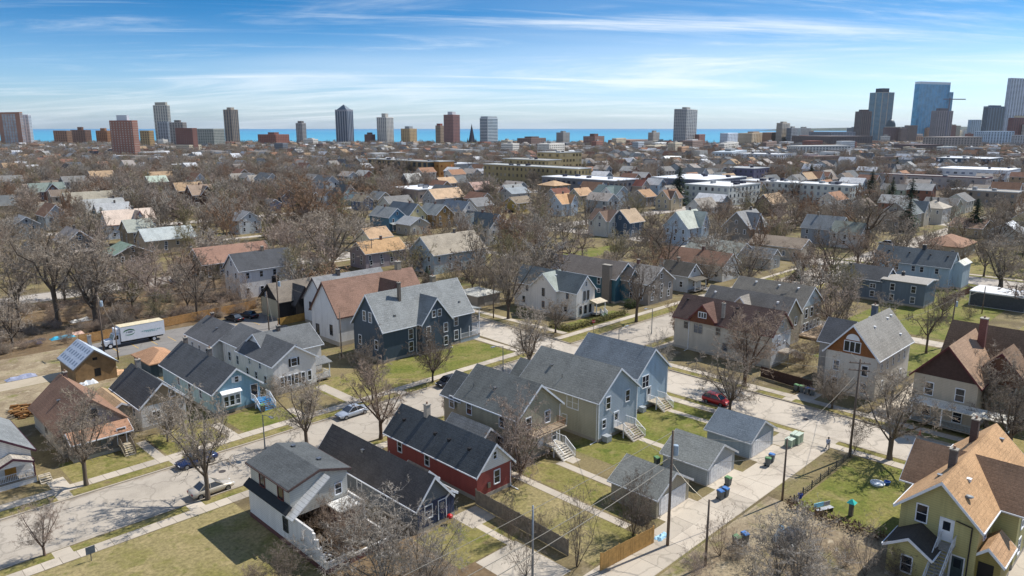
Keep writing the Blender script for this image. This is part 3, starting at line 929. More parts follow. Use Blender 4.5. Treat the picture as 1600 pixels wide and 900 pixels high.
MB().box(a - .03, a + .22, b, d + .02, -.1, .5).box(c - .22, c + .03, b, d + .02, -.1, .5).box(a + .22, c - .22, b - .02, b + .2, -.1, .5).build('foundation', brickm('6a3f38'), h.root)
MB().add([(a - .45, b + 6.2, 3.55), (a + .25, b + 6.2, 4.15), (a + .25, d + .2, 4.15), (a - .45, d + .2, 3.55), (a - .45, b + 6.2, 3.68), (a + .25, b + 6.2, 4.28), (a + .25, d + .2, 4.28), (a - .45, d + .2, 3.68)],
         [(4, 5, 6, 7), (3, 2, 1, 0), (0, 1, 5, 4), (2, 3, 7, 6), (3, 0, 4, 7)]).build('skirt_roof', plain('2f3438', .9), h.root)
h.win('-u', 62.2, 1.5, w=.8, h=1.3, pl=31.0, trim=plain('4d4f45'))
MB().add([(a - .3, b + 5.3, 3.2), (a - .3, b + 6.6, 3.2), (a + 4.0, b + 6.6, 6.3), (a + 4.0, b + 5.3, 6.3), (a - .3, b + 5.3, 3.35), (a - .3, b + 6.6, 3.35), (a + 4.0, b + 6.6, 6.45), (a + 4.0, b + 5.3, 6.45)],
         [(4, 5, 6, 7), (3, 2, 1, 0), (0, 1, 5, 4), (2, 3, 7, 6), (3, 0, 4, 7), (1, 2, 6, 5)]).build('broken_roof', siding('d6d8d8', pitch=.25), h.root)
rb = MB(); rg = random.Random(5)
for i in range(70):
    x, y = rg.uniform(a + .6, c - .6), rg.uniform(b + .4, b + 6)
    an = rg.uniform(0, 3.14); L_ = rg.uniform(.8, 2.6); z = rg.uniform(.15, .9)
    p = Vector((x, y, z)); q = p + Vector((math.cos(an) * L_, math.sin(an) * L_, rg.uniform(-.3, .9)))
    rb.tube(p, q, rg.uniform(.03, .08), n=4, mi=rg.randrange(3), caps=True)
for i in range(26):
    x, y = rg.uniform(a + .4, c - 1.2), rg.uniform(b + .4, b + 5.5); w, l_ = rg.uniform(.5, 1.3), rg.uniform(.4, 1.4); z = rg.uniform(.15, .8); t1, t2 = rg.uniform(-.3, .3), rg.uniform(-.3, .3)
    rb.add([(x, y, z), (x + w, y, z + t1), (x + w, y + l_, z + t1 + t2), (x, y + l_, z + t2), (x, y, z - .05), (x + w, y, z + t1 - .05), (x + w, y + l_, z + t1 + t2 - .05), (x, y + l_, z + t2 - .05)], [(0, 1, 2, 3), (4, 7, 6, 5), (0, 4, 5, 1), (1, 5, 6, 2), (2, 6, 7, 3), (3, 7, 4, 0)], rg.randrange(4))
o = rb.build('rubble', [plain('6f5a44'), plain('8a7a66'), plain('4d3f33'), plain('c3c6c8')], h.root); o['kind'] = 'stuff'
MB().box(a + .25, c - .25, b + .25, d - .3, -.05, .1).build('floor', G_BRUSH, h.root)
MB().box(c - 2.6, c - .3, b + 4.2, b + 6.4, .1, 2.9).box(c - 2.9, c - .1, b + 4.0, b + 6.5, 2.9, 3.05, 1).build('inner_wall', [plain('7d4a44'), plain('d6d6d2')], h.root)

# -- navy cottage with dark roof
h = House('low navy cottage with brown-black shingle roof beside the gutted house', (41.2, 46, 54.6, 73), short='the navy cottage')
h.block(41.2, 45.4, 54.6, 73.0, 3.0, 5.5, 'v', siding('66707c'), RV('57524f'), oh=.4, fnd=.4)
h.block(45.1, 46.3, 54.9, 58.6, 2.7, 3.1, 'v', S_NAVY, RV('6a6663'), oh=.25, og=.3, fnd=.4)
h.board('-v', 43.3, .4, 4.1, 2.5, S_NAVY, 'siding_panel', b=0, d=.03)
h.block(43.6, 45.9, 57.2, 60.4, 3.6, 4.7, 'v', S_NAVY, RV('5d5956'), oh=.2, og=.2, fnd=None, z0=2.6)
h.win('-v', 42.6, 1.3, w=.9, h=1.3, b=0); h.door('-v', 44.4, .5, b=0, mat=plain('2c3b5e'))
h.win('-u', 64.8, 1.2, w=.8, h=1.5, b=0); h.win('-u', 60.2, 1.9, w=1.0, h=.6, kind='none', b=0)
h.win('-u', 69.5, 1.2, w=.8, h=1.4, b=0)
h.vent(42.6, 66, b=0); h.vent(44, 63, b=0, pipe=True)
# -- red house
h = House('long red house with charcoal roof, white gable and brick chimney', (49.8, 55.2, 55.3, 72), short='the red house')
h.block(49.9, 55.2, 55.3, 71.8, 3.2, 5.9, 'v', S_RED, RV('474d52'), oh=.35, gable=siding('d9dce0'), gface=-1)
h.win('-v', 52.9, 1.2, w=.8, h=1.5); h.win('-v', 52.6, 4.2, w=.45, h=.8)
h.wins('-u', (63.9, 69.2), 1.4, w=.75, h=1.3)
h.chimney(52.5, 67.0, 4.8, 7.3, .6, brickm('c2b6a4'))
for v in (70, 64, 61.5, 58): h.vent(51.3, v, mat=DARK)
h.downspout('-v', 55.0, 3.0)
MB().box(-.2, .2, -.18, -.02, 1.1, 1.7).build('meter_box', METAL, h.root, loc=h.place('-v', 51.6, 0, 55.3), rz=0)
# -- small grey-roofed back house between the red and the olive house
h = House('small grey-roofed outbuilding squeezed between the red and olive houses', (55.9, 58.4, 60.8, 67), short='the small grey outbuilding')
h.block(55.9, 58.3, 61.0, 67.5, 3.6, 4.7, 'v', S_GREY, RV('6b6f73'), oh=.35, og=.3)
h.win('-v', 57.1, 1.2, w=.6, h=1.0)
# -- olive house
h = House('two-storey olive-grey house with dark gable roof and back deck', (59.2, 67, 58.3, 70), short='the olive house')
h.block(59.3, 67.0, 58.4, 69.3, 6.1, 9.3, 'v', S_OLIVE, RV('666967'), oh=.4)
h.block(59.6, 64.6, 69.0, 72.4, 5.6, 7.9, 'v', S_OLIVE, RV('585b5b'), oh=.4)
h.wins('-u', (70.4, 67.0), 4.2, b=0, pl=59.3); h.wins('-u', (61.3, 65.2), 1.5, b=0, w=.9, h=1.3); h.win('-u', 61.0, 4.2, b=0)
h.wins('-v', (61.2, 64.6), 4.1, b=0); h.win('-v', 65.9, 1.3, b=0, w=.8, h=1.2); h.door('-v', 63.4, 1.2, b=0)
h.vent(61.2, 64.2, b=0); h.vent(60.6, 67.6, b=0, pipe=True)
h.stairs('-v', 65.2, 1.2, 2.2, b=0, land=1.6, mat=plain('c9c2b4')); h.porch('-v', 61.0, 66.4, 1.7, 3.6, 3.7, b=0, rail=True, nposts=3, railmat=plain('8a6a52'), deck=plain('b9a890'))
h.downspout('-v', 66.9, 5.9, b=0); h.downspout('-u', 58.6, 5.9, b=0)
# -- first blue house
h = House('two-storey slate-blue house with grey roof, back stoop and white corner boards', (71.2, 79.8, 55.6, 69.5), short='the first slate-blue house')
h.block(71.4, 79.9, 55.7, 69.3, 5.7, 9.1, 'v', siding('a3b5c7'), RV('737674'), oh=.4)
h.board('-u', 62.5, .45, 13.5, 5.2, siding('adac9c'), 'siding_panel', d=.02)
h.block(72.2, 76.4, 69.0, 72.2, 5.2, 7.0, 'v', siding('adac9c'), RV('646867'), oh=.35)
h.win('-u', 60.0, 3.6, w=1.9, h=1.6, kind='two', b=0); h.win('-u', 61.4, 1.2, w=.8, h=1.1, b=0); h.wins('-u', (65.4, 68.0), 3.7, b=0)
h.win('-u', 66.2, 1.3, w=.6, h=1.0, b=0)
h.win('-v', 73.4, 4.1, w=.85, h=1.6, b=0); h.win('-v', 77.6, 4.1, w=.85, h=1.5, b=0); h.win('-v', 72.6, 1.7, w=.7, h=1.1, b=0)
h.door('-v', 75.2, 1.1, b=0, mat=WHITE); h.stairs('-v', 76.2, 1.1, 2.6, b=0, land=1.5, mat=plain('a89d8e'))
h.downspout('-u', 55.9, 5.4, b=0); h.downspout('-v', 79.7, 5.4, b=0)
h.vent(73.6, 65.8, b=0); h.vent(72.6, 63, b=0, pipe=True)
MB().box(-.5, .5, -1.0, -.1, .05, .85).build('air_conditioner', plain('9aa0a4'), h.root, loc=h.place('-v', 72.6, 0, 55.7))
for u_ in (71.4, 79.9): h.board('-v', u_ + (.1 if u_ < 75 else -.1), .45, .16, 5.2, WHITE, 'corner_board', b=0, d=.03)
# -- second blue house
h = House('sky-blue two-storey house with blue-grey roof at the street corner', (83.6, 91.3, 58.3, 70), short='the sky-blue corner house')
h.block(83.6, 91.3, 58.4, 70.2, 5.3, 8.6, 'v', S_BLUE, RV('66707a'), oh=.4)
h.win('-v', 85.6, 3.3, w=1.5, h=1.7, kind='two'); h.win('-u', 62.4, 3.6); h.win('-u', 66.2, 3.6)
h.door('-v', 86.5, 1.0, mat=WHITE); h.stairs('-v', 87.6, 1.0, 2.4, land=1.5, mat=plain('b3a68f'))
h.downspout('-v', 91.2, 5.1); h.downspout('-u', 58.6, 5.1)
h.vent(87.2, 59.8, pipe=True)
for u_ in (83.7, 91.2): h.board('-v', u_, .45, .16, 4.8, WHITE, 'corner_board', d=.03)
MB().box(-.4, .4, -.9, -.1, .05, .8).build('air_conditioner', plain('9aa0a4'), h.root, loc=h.place('-v', 84.4, 0, 58.4))
# -- garages on the alley
for u0, wl_, rf, nm, lb in ((60.7, siding('a09b89'), '757875', 'the olive garage', 'olive-grey garage with grey roof and white door, behind bare trees'),
                            (70.7, siding('98a4af'), '797d7b', 'the grey middle garage', 'slate-grey garage with light grey roof, middle of the three on the alley'),
                            (80.7, siding('90a3b3'), '5e6a76', 'the blue-roofed garage', 'blue-grey garage with blue-grey roof, next to the green utility cabinets')):
    h = House(lb, (u0, u0 + 6.2, 39.4, 45.4), name='garage', cat='garage', group='garages along the alley', short=nm)
    h.block(u0, u0 + 6.2, 39.4, 45.3, 2.35, 4.15, 'v', wl_, RV(rf), oh=.35, og=.3, fnd=.15, trim=plain('c9ccce'))
    d = MB().box(-2.42, 2.42, -.03, 0, 0, 2.12)
    for i in range(4):
        for k in range(8): d.box(-2.36 + k * .59, -1.84 + k * .59, -.045, -.03, .06 + i * .52, .5 + i * .52)
    d.build('garage_door', plain('e3e4e4', .5), h.root, loc=h.place('-v', u0 + 3.1, .03, 39.4, .01))
    h.board('-v', u0 + .55, .1, .12, 2.3, WHITE, 'corner_board', d=.03)
# -- far side of the street, left to right
h = House('white cottage with boarded windows and purple-trimmed porch at the picture edge', (8, 17.4, 95.4, 108), short='the boarded white cottage')
h.block(9.4, 17.2, 96.2, 108.0, 3.6, 6.3, 'v', S_WHITE, RV('6d7378'), oh=.45, trim=plain('4f2f3c'))
h.board('-v', 12.0, .9, 1.9, 1.6, plain('b08a55', .8, .25, 2), 'boarded_window', b=0); h.win('-v', 12.4, 4.0, w=.9, h=.9, trim=plain('3a3a40'))
h.board('-v', 15.0, .6, 1.1, 2.1, plain('b5853f', .8, .25, 2), 'boarded_door')
h.porch('-v', 10.0, 17.2, 1.5, .75, 2.9, rail=True, nposts=2, post=plain('5a3340'), railmat=WHITE, skirt=siding('e0e2e4'))
h.block(13.4, 16.8, 94.4, 96.4, 2.75, 3.5, 'v', S_WHITE, RV('9a948c'), oh=.25, og=.1, fnd=None, z0=2.6, trim=plain('4f2f3c'))
h.stairs('-v', 17.9, .7, 1.2, b=0, land=.2, pl=94.8, rail=False, mat=plain('c3b7a2'))
h = House('grey house with rust-red tiled roof and rust porch roof behind a street tree', (20.9, 28.9, 98, 113), short='the rust-roofed grey house')
h.block(21.2, 28.7, 99.6, 113.2, 3.1, 6.5, 'v', siding('b4b0a6'), RV('7d604f', 1.0), oh=.45, gable=siding('8f9296'), gface=-1, trim=plain('6d5a4e'))
h.block(21.6, 28.3, 97.0, 99.9, 2.5, 3.3, 'u', siding('76706a'), RU('957058'), oh=.4, og=.2)
h.win('-v', 25.0, 4.3, w=.7, h=.9, b=0, trim=plain('5f5a55')); h.wins('-u', (103, 107), 1.2, b=0, w=.8, h=1.2, trim=plain('8f8a82'))
h.wins('-v', (23.2, 25.4), 1.0, b=1, w=1.3, h=1.1, kind='two', trim=plain('6a645c')); h.door('-v', 27.2, .8, b=1, mat=plain('7a6a58'))
h.stairs('-v', 27.3, .9, 1.3, b=1, land=1.1, mat=plain('cdbfa4'), railmat=plain('7b6f60'))
h.chimney(25.4, 112.6, 5.6, 7.0, .45); h.vent(23.0, 107, b=0, mat=METAL)
h = House('small white cottage with near-black roof and tan gable', (31, 36.9, 100.6, 113), short='the tan-gabled cottage')
h.block(31.1, 37.0, 101.4, 112.6, 3.4, 6.1, 'v', siding('d3d6da'), RV('46494d'), oh=.35, gable=siding('a08c70'), gface=-1)
h.wins('-v', (33.0, 35.2), 1.4, w=.9, h=.9, kind='two', trim=WHITE); h.win('-v', 35.3, 3.9, w=.7, h=1.1)
h.wins('-u', (104, 108), 1.4, w=.7, h=1.1)
h.block(28.2, 31.4, 105, 113, 2.4, 3.4, 'v', siding('a8a294'), RV('9c8568'), oh=.3, fnd=.2)
h.chimney(34.2, 110.4, 5.4, 7.3, .6, brickm('8d8a84'))
h = House('blue-grey cottage with white bay window and blue front steps', (40, 47, 99, 119), short='the blue bay-window cottage')
h.block(40.2, 47.1, 99.6, 118.5, 3.5, 6.3, 'v', S_CYAN, RV('515458'), oh=.4, gable=siding('7cabc6'), gface=-1)
h.board('-v', 43.65, .45, 6.9, 3.0, siding('7cabc6'), 'siding_panel', d=.02)
bay = MB()
bay.prof([(-1.3, 1.0), (1.3, 1.0), (1.3, 3.0), (-1.3, 3.0)], 'v', -.5, 0)
bay.add([(-1.5, -.75, 3.0), (1.5, -.75, 3.0), (1.5, 0, 3.45), (-1.5, 0, 3.45), (-1.5, -.75, 3.1), (1.5, -.75, 3.1)], [(0, 1, 5, 4), (4, 5, 2, 3), (0, 4, 3), (1, 2, 5), (3, 2, 1, 0)])
bay.build('bay', WHITE, h.root, loc=h.place('-v', 42.6, 0, 99.6, .02))
for t in (41.75, 42.6, 43.45): h.win('-v', t, 1.25, w=.6, h=1.4, pl=99.08)
h.win('-v', 43.7, 4.3, w=.5, h=.8)
for t in (43.15, 44.25): h.board('-v', t, 4.3, .38, .8, WHITE, 'shutter', d=.04)
h.door('-v', 46.2, 1.2, mat=plain('2a2a2e'))
h.stairs('-v', 46.8, 1.1, 2.4, land=1.3, mat=plain('3f86b8'), railmat=WHITE)
h.wins('-u', (104, 108, 112), 1.6, w=.75, h=1.3)
h.chimney(43.7, 108.2, 5.6, 7.4, .55, brickm('6f6a66')); h.chimney(43.8, 117.5, 5.6, 7.2, .55, brickm('7a6d62'))
h = House('white two-storey house with black shutters and charcoal cross-gabled roof', (50, 61, 100, 121), short='the black-shuttered white house')
h.block(50.2, 57.4, 101.3, 113, 4.8, 7.2, 'v', S_WHITE, RV('55585c'), oh=.4)
h.wins('-v', (51.5, 52.7, 53.9), 1.1, w=.55, h=1.5); h.wins('-v', (55.1, 56.2), 1.1, w=.55, h=1.5); h.win('-v', 53.7, 4.0, w=.9, h=1.2)
for t in (53.0, 54.4): h.board('-v', t, 4.0, .38, 1.25, BLACKM, 'shutter', d=.04)
for t in (52.1, 53.3, 54.5): h.board('-v', t, 1.1, .3, 1.55, BLACKM, 'shutter', d=.04)
h.wins('-u', (104, 107, 110), 1.3, b=0, w=.7, h=1.2); h.wins('-u', (105.5, 109), 3.4, b=0, w=.6, h=1.0)
h.block(52.0, 61.5, 106.5, 114.5, 4.9, 7.5, 'u', S_WHITE, RU('5c6064'), oh=.4)
h.block(51.4, 58.4, 114.2, 121.5, 4.6, 6.6, 'v', S_WHITE, RV('5a5d61'), oh=.4); h.wins('-u', (116, 119), 1.4, b=2)
h.porch('-v', 57.6, 60.4, 2.2, .5, 2.9, b=1, roof=RU('6a6d70'), nposts=2, rail=True, pl=104.2)
h.chimney(56.0, 110.2, 6.6, 8.2, .5, brickm('5d534c')); h.vent(55.6, 104, b=0)
h = House('white cottage with dark roof behind the blue bay-window cottage', (49.5, 58.5, 121.9, 133), short='the white back cottage')
h.block(50.0, 58.2, 122.4, 133.2, 3.6, 6.1, 'v', S_WHITE, RV('55575b'), oh=.4, fnd=.3)
h.wins('-u', (125, 128, 131), 1.3, w=.7, h=1.1); h.wins('-v', (52.3, 55.8), 1.3, w=.7, h=1.1); h.win('-v', 54.1, 4.0, w=.6, h=.9)
h.vent(52.5, 126)
h.chimney(54.2, 131.5, 5.2, 6.9, .5)
h = House('unfinished tan shed with silver roof membrane and open doorway', (30, 36.4, 127.4, 136), name='shed', cat='shed', short='the unfinished tan shed')
h.block(30.2, 36.2, 127.6, 136.0, 2.8, 5.2, 'v', plain('8f7350', .9, .2, 1.2), plain('b9c3d0', .6, .15, 1.5), oh=.3, og=.25, trim=plain('6f6a62'), fnd=None)
h.board('-v', 33.4, .9, .9, 1.3, BLACKM, 'opening', d=.02); h.board('-v', 33.2, 3.6, .7, .45, BLACKM, 'opening', d=.02)  # flat black panels paint the unlit inside; the wall has no holes
h.chimney(34.6, 134.8, 4, 5.9, .5, brickm('8a857f'))
sl = (5.2 - 2.8) / 3.0
f = lambda x: 5.42 + x * sl
pm_ = MB().add([(0, 0, 0), (.55, 0, .55 * sl), (.55, .6, .55 * sl), (0, .6, 0)], [(0, 1, 2, 3)]).mesh('membrane_patch', plain('7f8da0', .6))
for i in range(7):
    for k in range(3): inst('membrane_patch', pm_, h.root, (-2.9 + k, -3.7 + i * 1.2, f(-2.9 + k)))
h = House('low hip-roofed rust-brown garage beside the parking lot', (39.6, 44.6, 122, 130), name='garage', cat='garage', short='the rust-roofed hip garage')
h.block(39.8, 44.6, 122.6, 130.2, 2.4, 3.9, 'v', siding('3f5a68'), RV('a07a5c'), oh=.35, hip=True, fnd=.15)
h.board('-v', 42.2, .1, 2.4, 2.0, plain('5b6a70'), 'garage_door')
# -- steep gabled houses at the corner
h = House('tall navy house with steep grey roof, brick chimneys and white-trimmed windows', (71.3, 93, 102.8, 112.2), short='the tall navy house')
h.block(71.5, 92.0, 102.9, 112.0, 5.8, 11.3, 'u', S_DKNAVY, RU('787d80'), oh=.4, og=.35)
h.block(79.0, 85.6, 101.6, 107.4, 5.9, 9.9, 'v', S_DKNAVY, RV('787d80'), oh=.35, og=.3)
h.wins('-u', (106.6, 108.4), 6.6, w=.85, h=1.7, b=0); h.wins('-u', (105, 110), 2.0, w=.85, h=1.6, b=0)
h.wins('-v', (77.4,), 3.2, b=0, w=.9, h=1.7); h.wins('-v', (77.4, 88.0), .9, b=0, w=.9, h=1.7); h.win('-v', 88, 3.6, b=0, w=.9, h=1.6)
h.wins('-v', (81.7, 83.0), 6.6, b=1, w=.75, h=1.2); h.wins('-v', (80.4, 84.4), 3.4, b=1, w=.85, h=1.6); h.wins('-v', (80.4, 84.4), .9, b=1, w=.85, h=1.6)
h.chimney(77.4, 106.0, 9.0, 12.9, .5, brickm('6f655a')); h.chimney(86.6, 107.8, 10.8, 12.5, .85, brickm('8b7f6b'))
for t in (78.6, 86.0): h.downspout('-v', t, 5.6, b=0)
h.porch('-v', 89.0, 93.6, 2.6, .8, 2.9, b=0, roof=None, nposts=3, rail=True, pl=105.4, skirt=siding('9fb4c4'))
h.porch('+u', 103.2, 111.6, 2.4, 3.4, 5.7, b=0, roof=RU('787d80'), nposts=3, rail=True, slope=.4, post=WHITE, railmat=plain('2f4254'))
h.porch('+u', 103.2, 111.6, 2.4, .8, 3.2, b=0, nposts=3, rail=True, post=WHITE, railmat=WHITE, skirt=siding('8ea3b4'))
h.vent(75, 104.2, b=0); h.vent(90, 104.2, b=0)
h = House('tall white house with steep brown roof behind the navy house', (71.2, 93, 116.8, 126.6), short='the brown-roofed white house')
h.block(71.4, 92.0, 116.9, 126.4, 5.8, 11.5, 'u', siding('d0d4da'), RU('7d6255'), oh=.4, trim=plain('4a2f30'), fnd=.8)
h.block(80.5, 87, 115.6, 121.5, 6.0, 10.6, 'v', siding('7d6255'), RV('6a5348'), oh=.3, trim=plain('4a2f30'), fnd=None, z0=4)
h.win('-u', 119.5, 1.8, w=.8, h=1.8, b=0, trim=plain('3c3c42')); h.win('-u', 124.4, 1.0, w=1.0, h=1.9, b=0, trim=plain('3c3c42'))
h.wins('-v', (75, 78, 90), 3.4, b=0, w=.8, h=1.5)
h.chimney(89, 122, 10.8, 13.2, 1.0, brickm('9a8f7c'))
h = House('white gabled house with pale grey roof behind the brown-roofed house', (76, 93, 129, 138), short='the pale-roofed white house')
h.block(76.3, 92.5, 129.2, 138.0, 5.3, 9.9, 'u', siding('ccd2d8'), RU('7b7e82'), oh=.4, trim=plain('3d2c33'), fnd=.6)
h.wins('-u', (131, 135.4), 3.0, b=0, w=.7, h=1.6, trim=plain('3c3c42')); h.win('-u', 133, .7, b=0, w=.9, h=1.8, trim=plain('3c3c42'))
h.block(84, 89, 127.8, 133, 5.5, 8.8, 'v', siding('4a4f58'), RV('6f7276'), oh=.3, fnd=None, z0=4)
h.vent(79, 131, b=0); h.chimney(82, 133.5, 9.2, 11.0, .7, brickm('5a524e'))
h = House('black-sided house with grey-brown roof and black gables next to the parking lot', (72, 88, 142, 151), short='the black-sided house')
h.block(73, 88, 142.5, 150.6, 4.0, 7.2, 'u', siding('23252a'), RU('6e675f'), oh=.4, trim=plain('2b2b2f'))
h.block(76, 80.4, 141.0, 146.5, 3.2, 6.6, 'v', siding('1b1c20'), RV('4c4b4c'), oh=.3, trim=plain('222226')); h.block(82, 86.5, 140.4, 146, 4.4, 7.0, 'v', siding('1b1c20'), RV('55565a'), oh=.3, trim=plain('222226'))
h.board('-u', 146.5, .4, 7.8, 3.7, siding('b5ad92'), 'siding_panel', b=0, d=.02); h.win('-u', 148, 4.3, b=0, w=.6, h=.9); h.win('-v', 84.2, 1.0, b=2, w=.7, h=1.7, trim=plain('4b7a78'))
# -- across the cross street
h = House('white L-shaped house with grey-green roof at the far street corner', (117.6, 124, 98.3, 117), short='the white corner house')
h.block(117.8, 123.9, 98.5, 117.0, 5.9, 9.0, 'v', S_WHITE, RV('5d666a'), oh=.4)
h.block(116.9, 122, 103.6, 110.8, 5.8, 8.9, 'u', S_WHITE, RU('8a9490'), oh=.4)
h.wins('-v', (120.4, 121.6), 3.9, b=0, w=.55, h=1.8, trim=plain('4b4f56')); h.win('-v', 120.9, 6.9, b=0, w=.5, h=.9); h.wins('-v', (119.2, 120.8, 122.4), 1.0, b=0, w=.6, h=1.6, trim=plain('4b4f56'))
h.win('-u', 107.2, 4.0, b=1, w=.6, h=1.6, trim=plain('4b4f56')); h.win('-u', 107.2, 1.2, b=1, w=.6, h=1.5, trim=plain('8a6a55')); h.wins('-u', (101, 113, 115.5), 4.2, b=0, w=.5, h=1.2, trim=plain('4b4f56'))
h.wins('-u', (101.5, 114), 1.4, b=0, w=.6, h=1.2, trim=plain('4b4f56'))
h.porch('-v', 122.4, 125.6, 1.8, .6, 3.0, b=0, roof=RU('b0a693'), nposts=2, rail=False); h.stairs('-v', 124.8, .6, 1.4, b=0, pl=97.2, land=.3, mat=plain('5f8a70'))
h.vent(120, 106.2, b=1, mat=WHITE)
h = House('teal house with wide brick chimney next to the white corner house', (135, 144, 101, 119), short='the teal house')
h.block(135.4, 143.6, 101.6, 118.5, 5.9, 9.0, 'v', S_TEAL, RV('6c6560'), oh=.4)
h.block(137.5, 141.5, 99.6, 102.5, 5.6, 7.8, 'v', S_TEAL, RV('6c6560'), oh=.3)
h.chimney(135.0, 103.8, 0, 8.9, 1.1, brickm('746c64'), d=2.2, cap=False)
h.wins('-u', (106.5,), 4.0, b=0, w=.8, h=1.5); h.win('-u', 109.5, 3.0, b=0, w=1.9, h=.7, kind='three'); h.win('-u', 106.5, 2.0, b=0, w=.8, h=.8); h.wins('-v', (138.6, 140.4), 3.6, b=1); h.wins('-v', (138.6, 140.4), 1.0, b=1)
h = House('dark roofed low building behind the teal house', (146, 156, 118, 130), short='the low dark-roofed building')
h.block(146, 156, 118, 134, 3.2, 6.0, 'v', siding('8b8478'), RV('4e4e54'), oh=.4); h.wins('-u', (121, 125, 129), 1.2)
h = House('pale garage with shallow light-grey roof beside the cross street', (109.5, 117, 121, 129), name='garage', cat='garage', short='the pale grey garage')
h.block(110.2, 117.2, 121.2, 128.6, 2.5, 3.8, 'v', siding('8d877d'), RV('a3a49f'), oh=.35, hip=True, fnd=.2)
h.board('-v', 113.6, .1, 2.6, 2.1, plain('a39d92'), 'garage_door')
h = House('long beige house with maroon roof and brown dormer across the cross street', (115.6, 122.8, 53.8, 73.2), short='the maroon-roofed beige house')
h.block(115.7, 122.9, 54.0, 73.0, 5.9, 9.3, 'v', siding('c6c0b4', .9), RV('574641'), oh=.35, trim=plain('6b3a3a'))
h.block(115.2, 119.4, 64.6, 69.4, 6.3, 8.9, 'u', plain('6a3f2a'), RU('634b43'), oh=.3, og=.2, fnd=None, z0=5.6, trim=plain('6b3a3a'))
h.win('-u', 67.0, 6.7, w=1.5, h=.9, kind='three', b=1)
h.wins('-u', (57, 60.5, 64, 70.5), 4.0, b=0, w=.8, h=1.2, trim=plain('a39d92')); h.wins('-u', (58, 62.5), 1.4, b=0, w=.9, h=1.3, trim=plain('a39d92')); h.win('-u', 68, 3.6, b=0, w=1.6, h=1.5, kind='two', trim=plain('a39d92'))
h.wins('-v', (118.4, 120.6), 4.0, b=0, w=.7, h=1.3); h.win('-v', 119.3, 6.7, b=0, w=.6, h=1.0)
h.board('-v', 119.3, .5, 7.0, 5.2, siding('c9d0d8'), 'siding_panel', b=0, d=.02)
h.stairs('-v', 119.8, 2.6, 3.0, b=0, land=2.0, mat=plain('8f8578'), dirn=1, railmat=plain('6a625a'))
h.chimney(116.6, 63.7, 7.0, 9.6, .5, brickm('8f8b84'))
for v in (58, 62, 72): h.vent(118.4, v, b=0, mat=DARK)
h.downspout('-u', 69.9, 5.7, b=0)
h = House('grey-roofed house behind the maroon-roofed one', (128.5, 135, 57.6, 75), short='the grey-roofed house behind it')
h.block(128.8, 135.6, 58.0, 75, 5.6, 8.8, 'v', siding('a59a86'), RV('6e6b67'), oh=.4); h.block(128.4, 133, 64.5, 69, 5.8, 8.3, 'u', siding('b5aa98'), RU('85817b'), oh=.3, fnd=None, z0=5)
h.wins('-v', (130.5, 133.6), 3.6, b=0); h.vent(131, 60.5, b=0, mat=WHITE); h.vent(131, 73.5, b=0, mat=WHITE)
h = House('grey house with pale blue gable and glazed back porch', (138.5, 149, 59, 75), short='the pale-blue-gabled house')
h.block(139.2, 148.6, 59.4, 75, 5.6, 9.0, 'v', siding('b8b4a8'), RV('6b6862'), oh=.4, gable=siding('b7c9d6'), gface=-1)
h.wins('-v', (141.4, 143.9, 146.4), 3.2, b=0, w=1.1, h=1.8); h.wins('-v', (140.6, 142.2, 143.9, 145.6, 147.2), .6, b=0, w=1.1, h=1.5)
for v in (62, 66, 71): h.vent(143, v, b=0, mat=WHITE)
MB().box(138, 148, -4.0, -.1, .2, .5).build('deck', plain('a08a70'), h.root, loc=(-143.8, -7.6, 0))
h = House('house with brown shingled gable, arched white window and grey roof', (112, 127, 35.7, 43.7), short='the arched-window house')
h.block(112.2, 126.6, 35.9, 43.5, 6.6, 11.0, 'u', siding('c9c6c0'), RU('7d7c79'), oh=.4, og=.4, gable=plain('8a5a33', .9, .2, 4), gface=-1)
h.block(117, 124, 42.6, 46.5, 6.4, 9.4, 'v', siding('a9a5a0'), RV('4f5258'), oh=.35)
h.win('-u', 39.7, 6.95, w=2.3, h=1.5, kind='three', b=0)
ar = MB(); pts = [(1.0 * math.cos(math.pi * i / 12), 8.75 + .95 * math.sin(math.pi * i / 12)) for i in range(13)]
ar.add([(0, -.1, 8.75)] + [(p[0], -.1, p[1]) for p in pts] + [(p[0], 0, p[1]) for p in pts], [(0, i + 1, i + 2) for i in range(12)] + [(i + 1, i + 2, i + 15, i + 14) for i in range(12)])
ar.build('arched_light', WHITE, h.root, loc=h.place('-u', 39.7, 0, 112.2, .02), rz=FACE_RZ['-u'])
h.wins('-u', (37.6, 41.8), 3.6, b=0, w=.8, h=1.5); h.wins('-u', (37.6, 41.8), .9, b=0, w=.8, h=1.5)
h.wins('-v', (114, 116.5, 119, 121.5, 124), 4.2, b=0, w=.6, h=1.2); h.wins('-v', (115, 119, 123), 1.2, b=0, w=.7, h=1.3)
h.chimney(121.6, 40.2, 10.2, 12.4, .8, plain('5b6470')); MB().box(-.8, .8, -.8, .8, 9.9, 10.55).build('flashing', WHITE, h.root, loc=h.L(121.6, 40.0) + (0,))
for q in ((117.5, 38.6), (123.5, 38.8), (125.3, 38.9), (124, 36.8)): h.vent(*q, b=0, mat=WHITE)
h = House('tall house with brown hip and gable roofs, brick chimney and pale walls', (109, 127, 10, 30.2), short='the brown-roofed corner house')
h.block(109.2, 125, 22.2, 30.0, 6.8, 11.2, 'u', siding('b3aa9a'), RU('8f7661'), oh=.5, og=.5, gable=plain('4a3833', .9, .2, 3), gface=-1, trim=plain('5c2d30'))
h.block(117.5, 127, 9, 29.0, 7.0, 11.8, 'v', siding('b3aa9a'), RV('5a4a3e'), oh=.5, trim=plain('5c2d30'))  # roof brown darkened in colour for the slope turned away from the sun
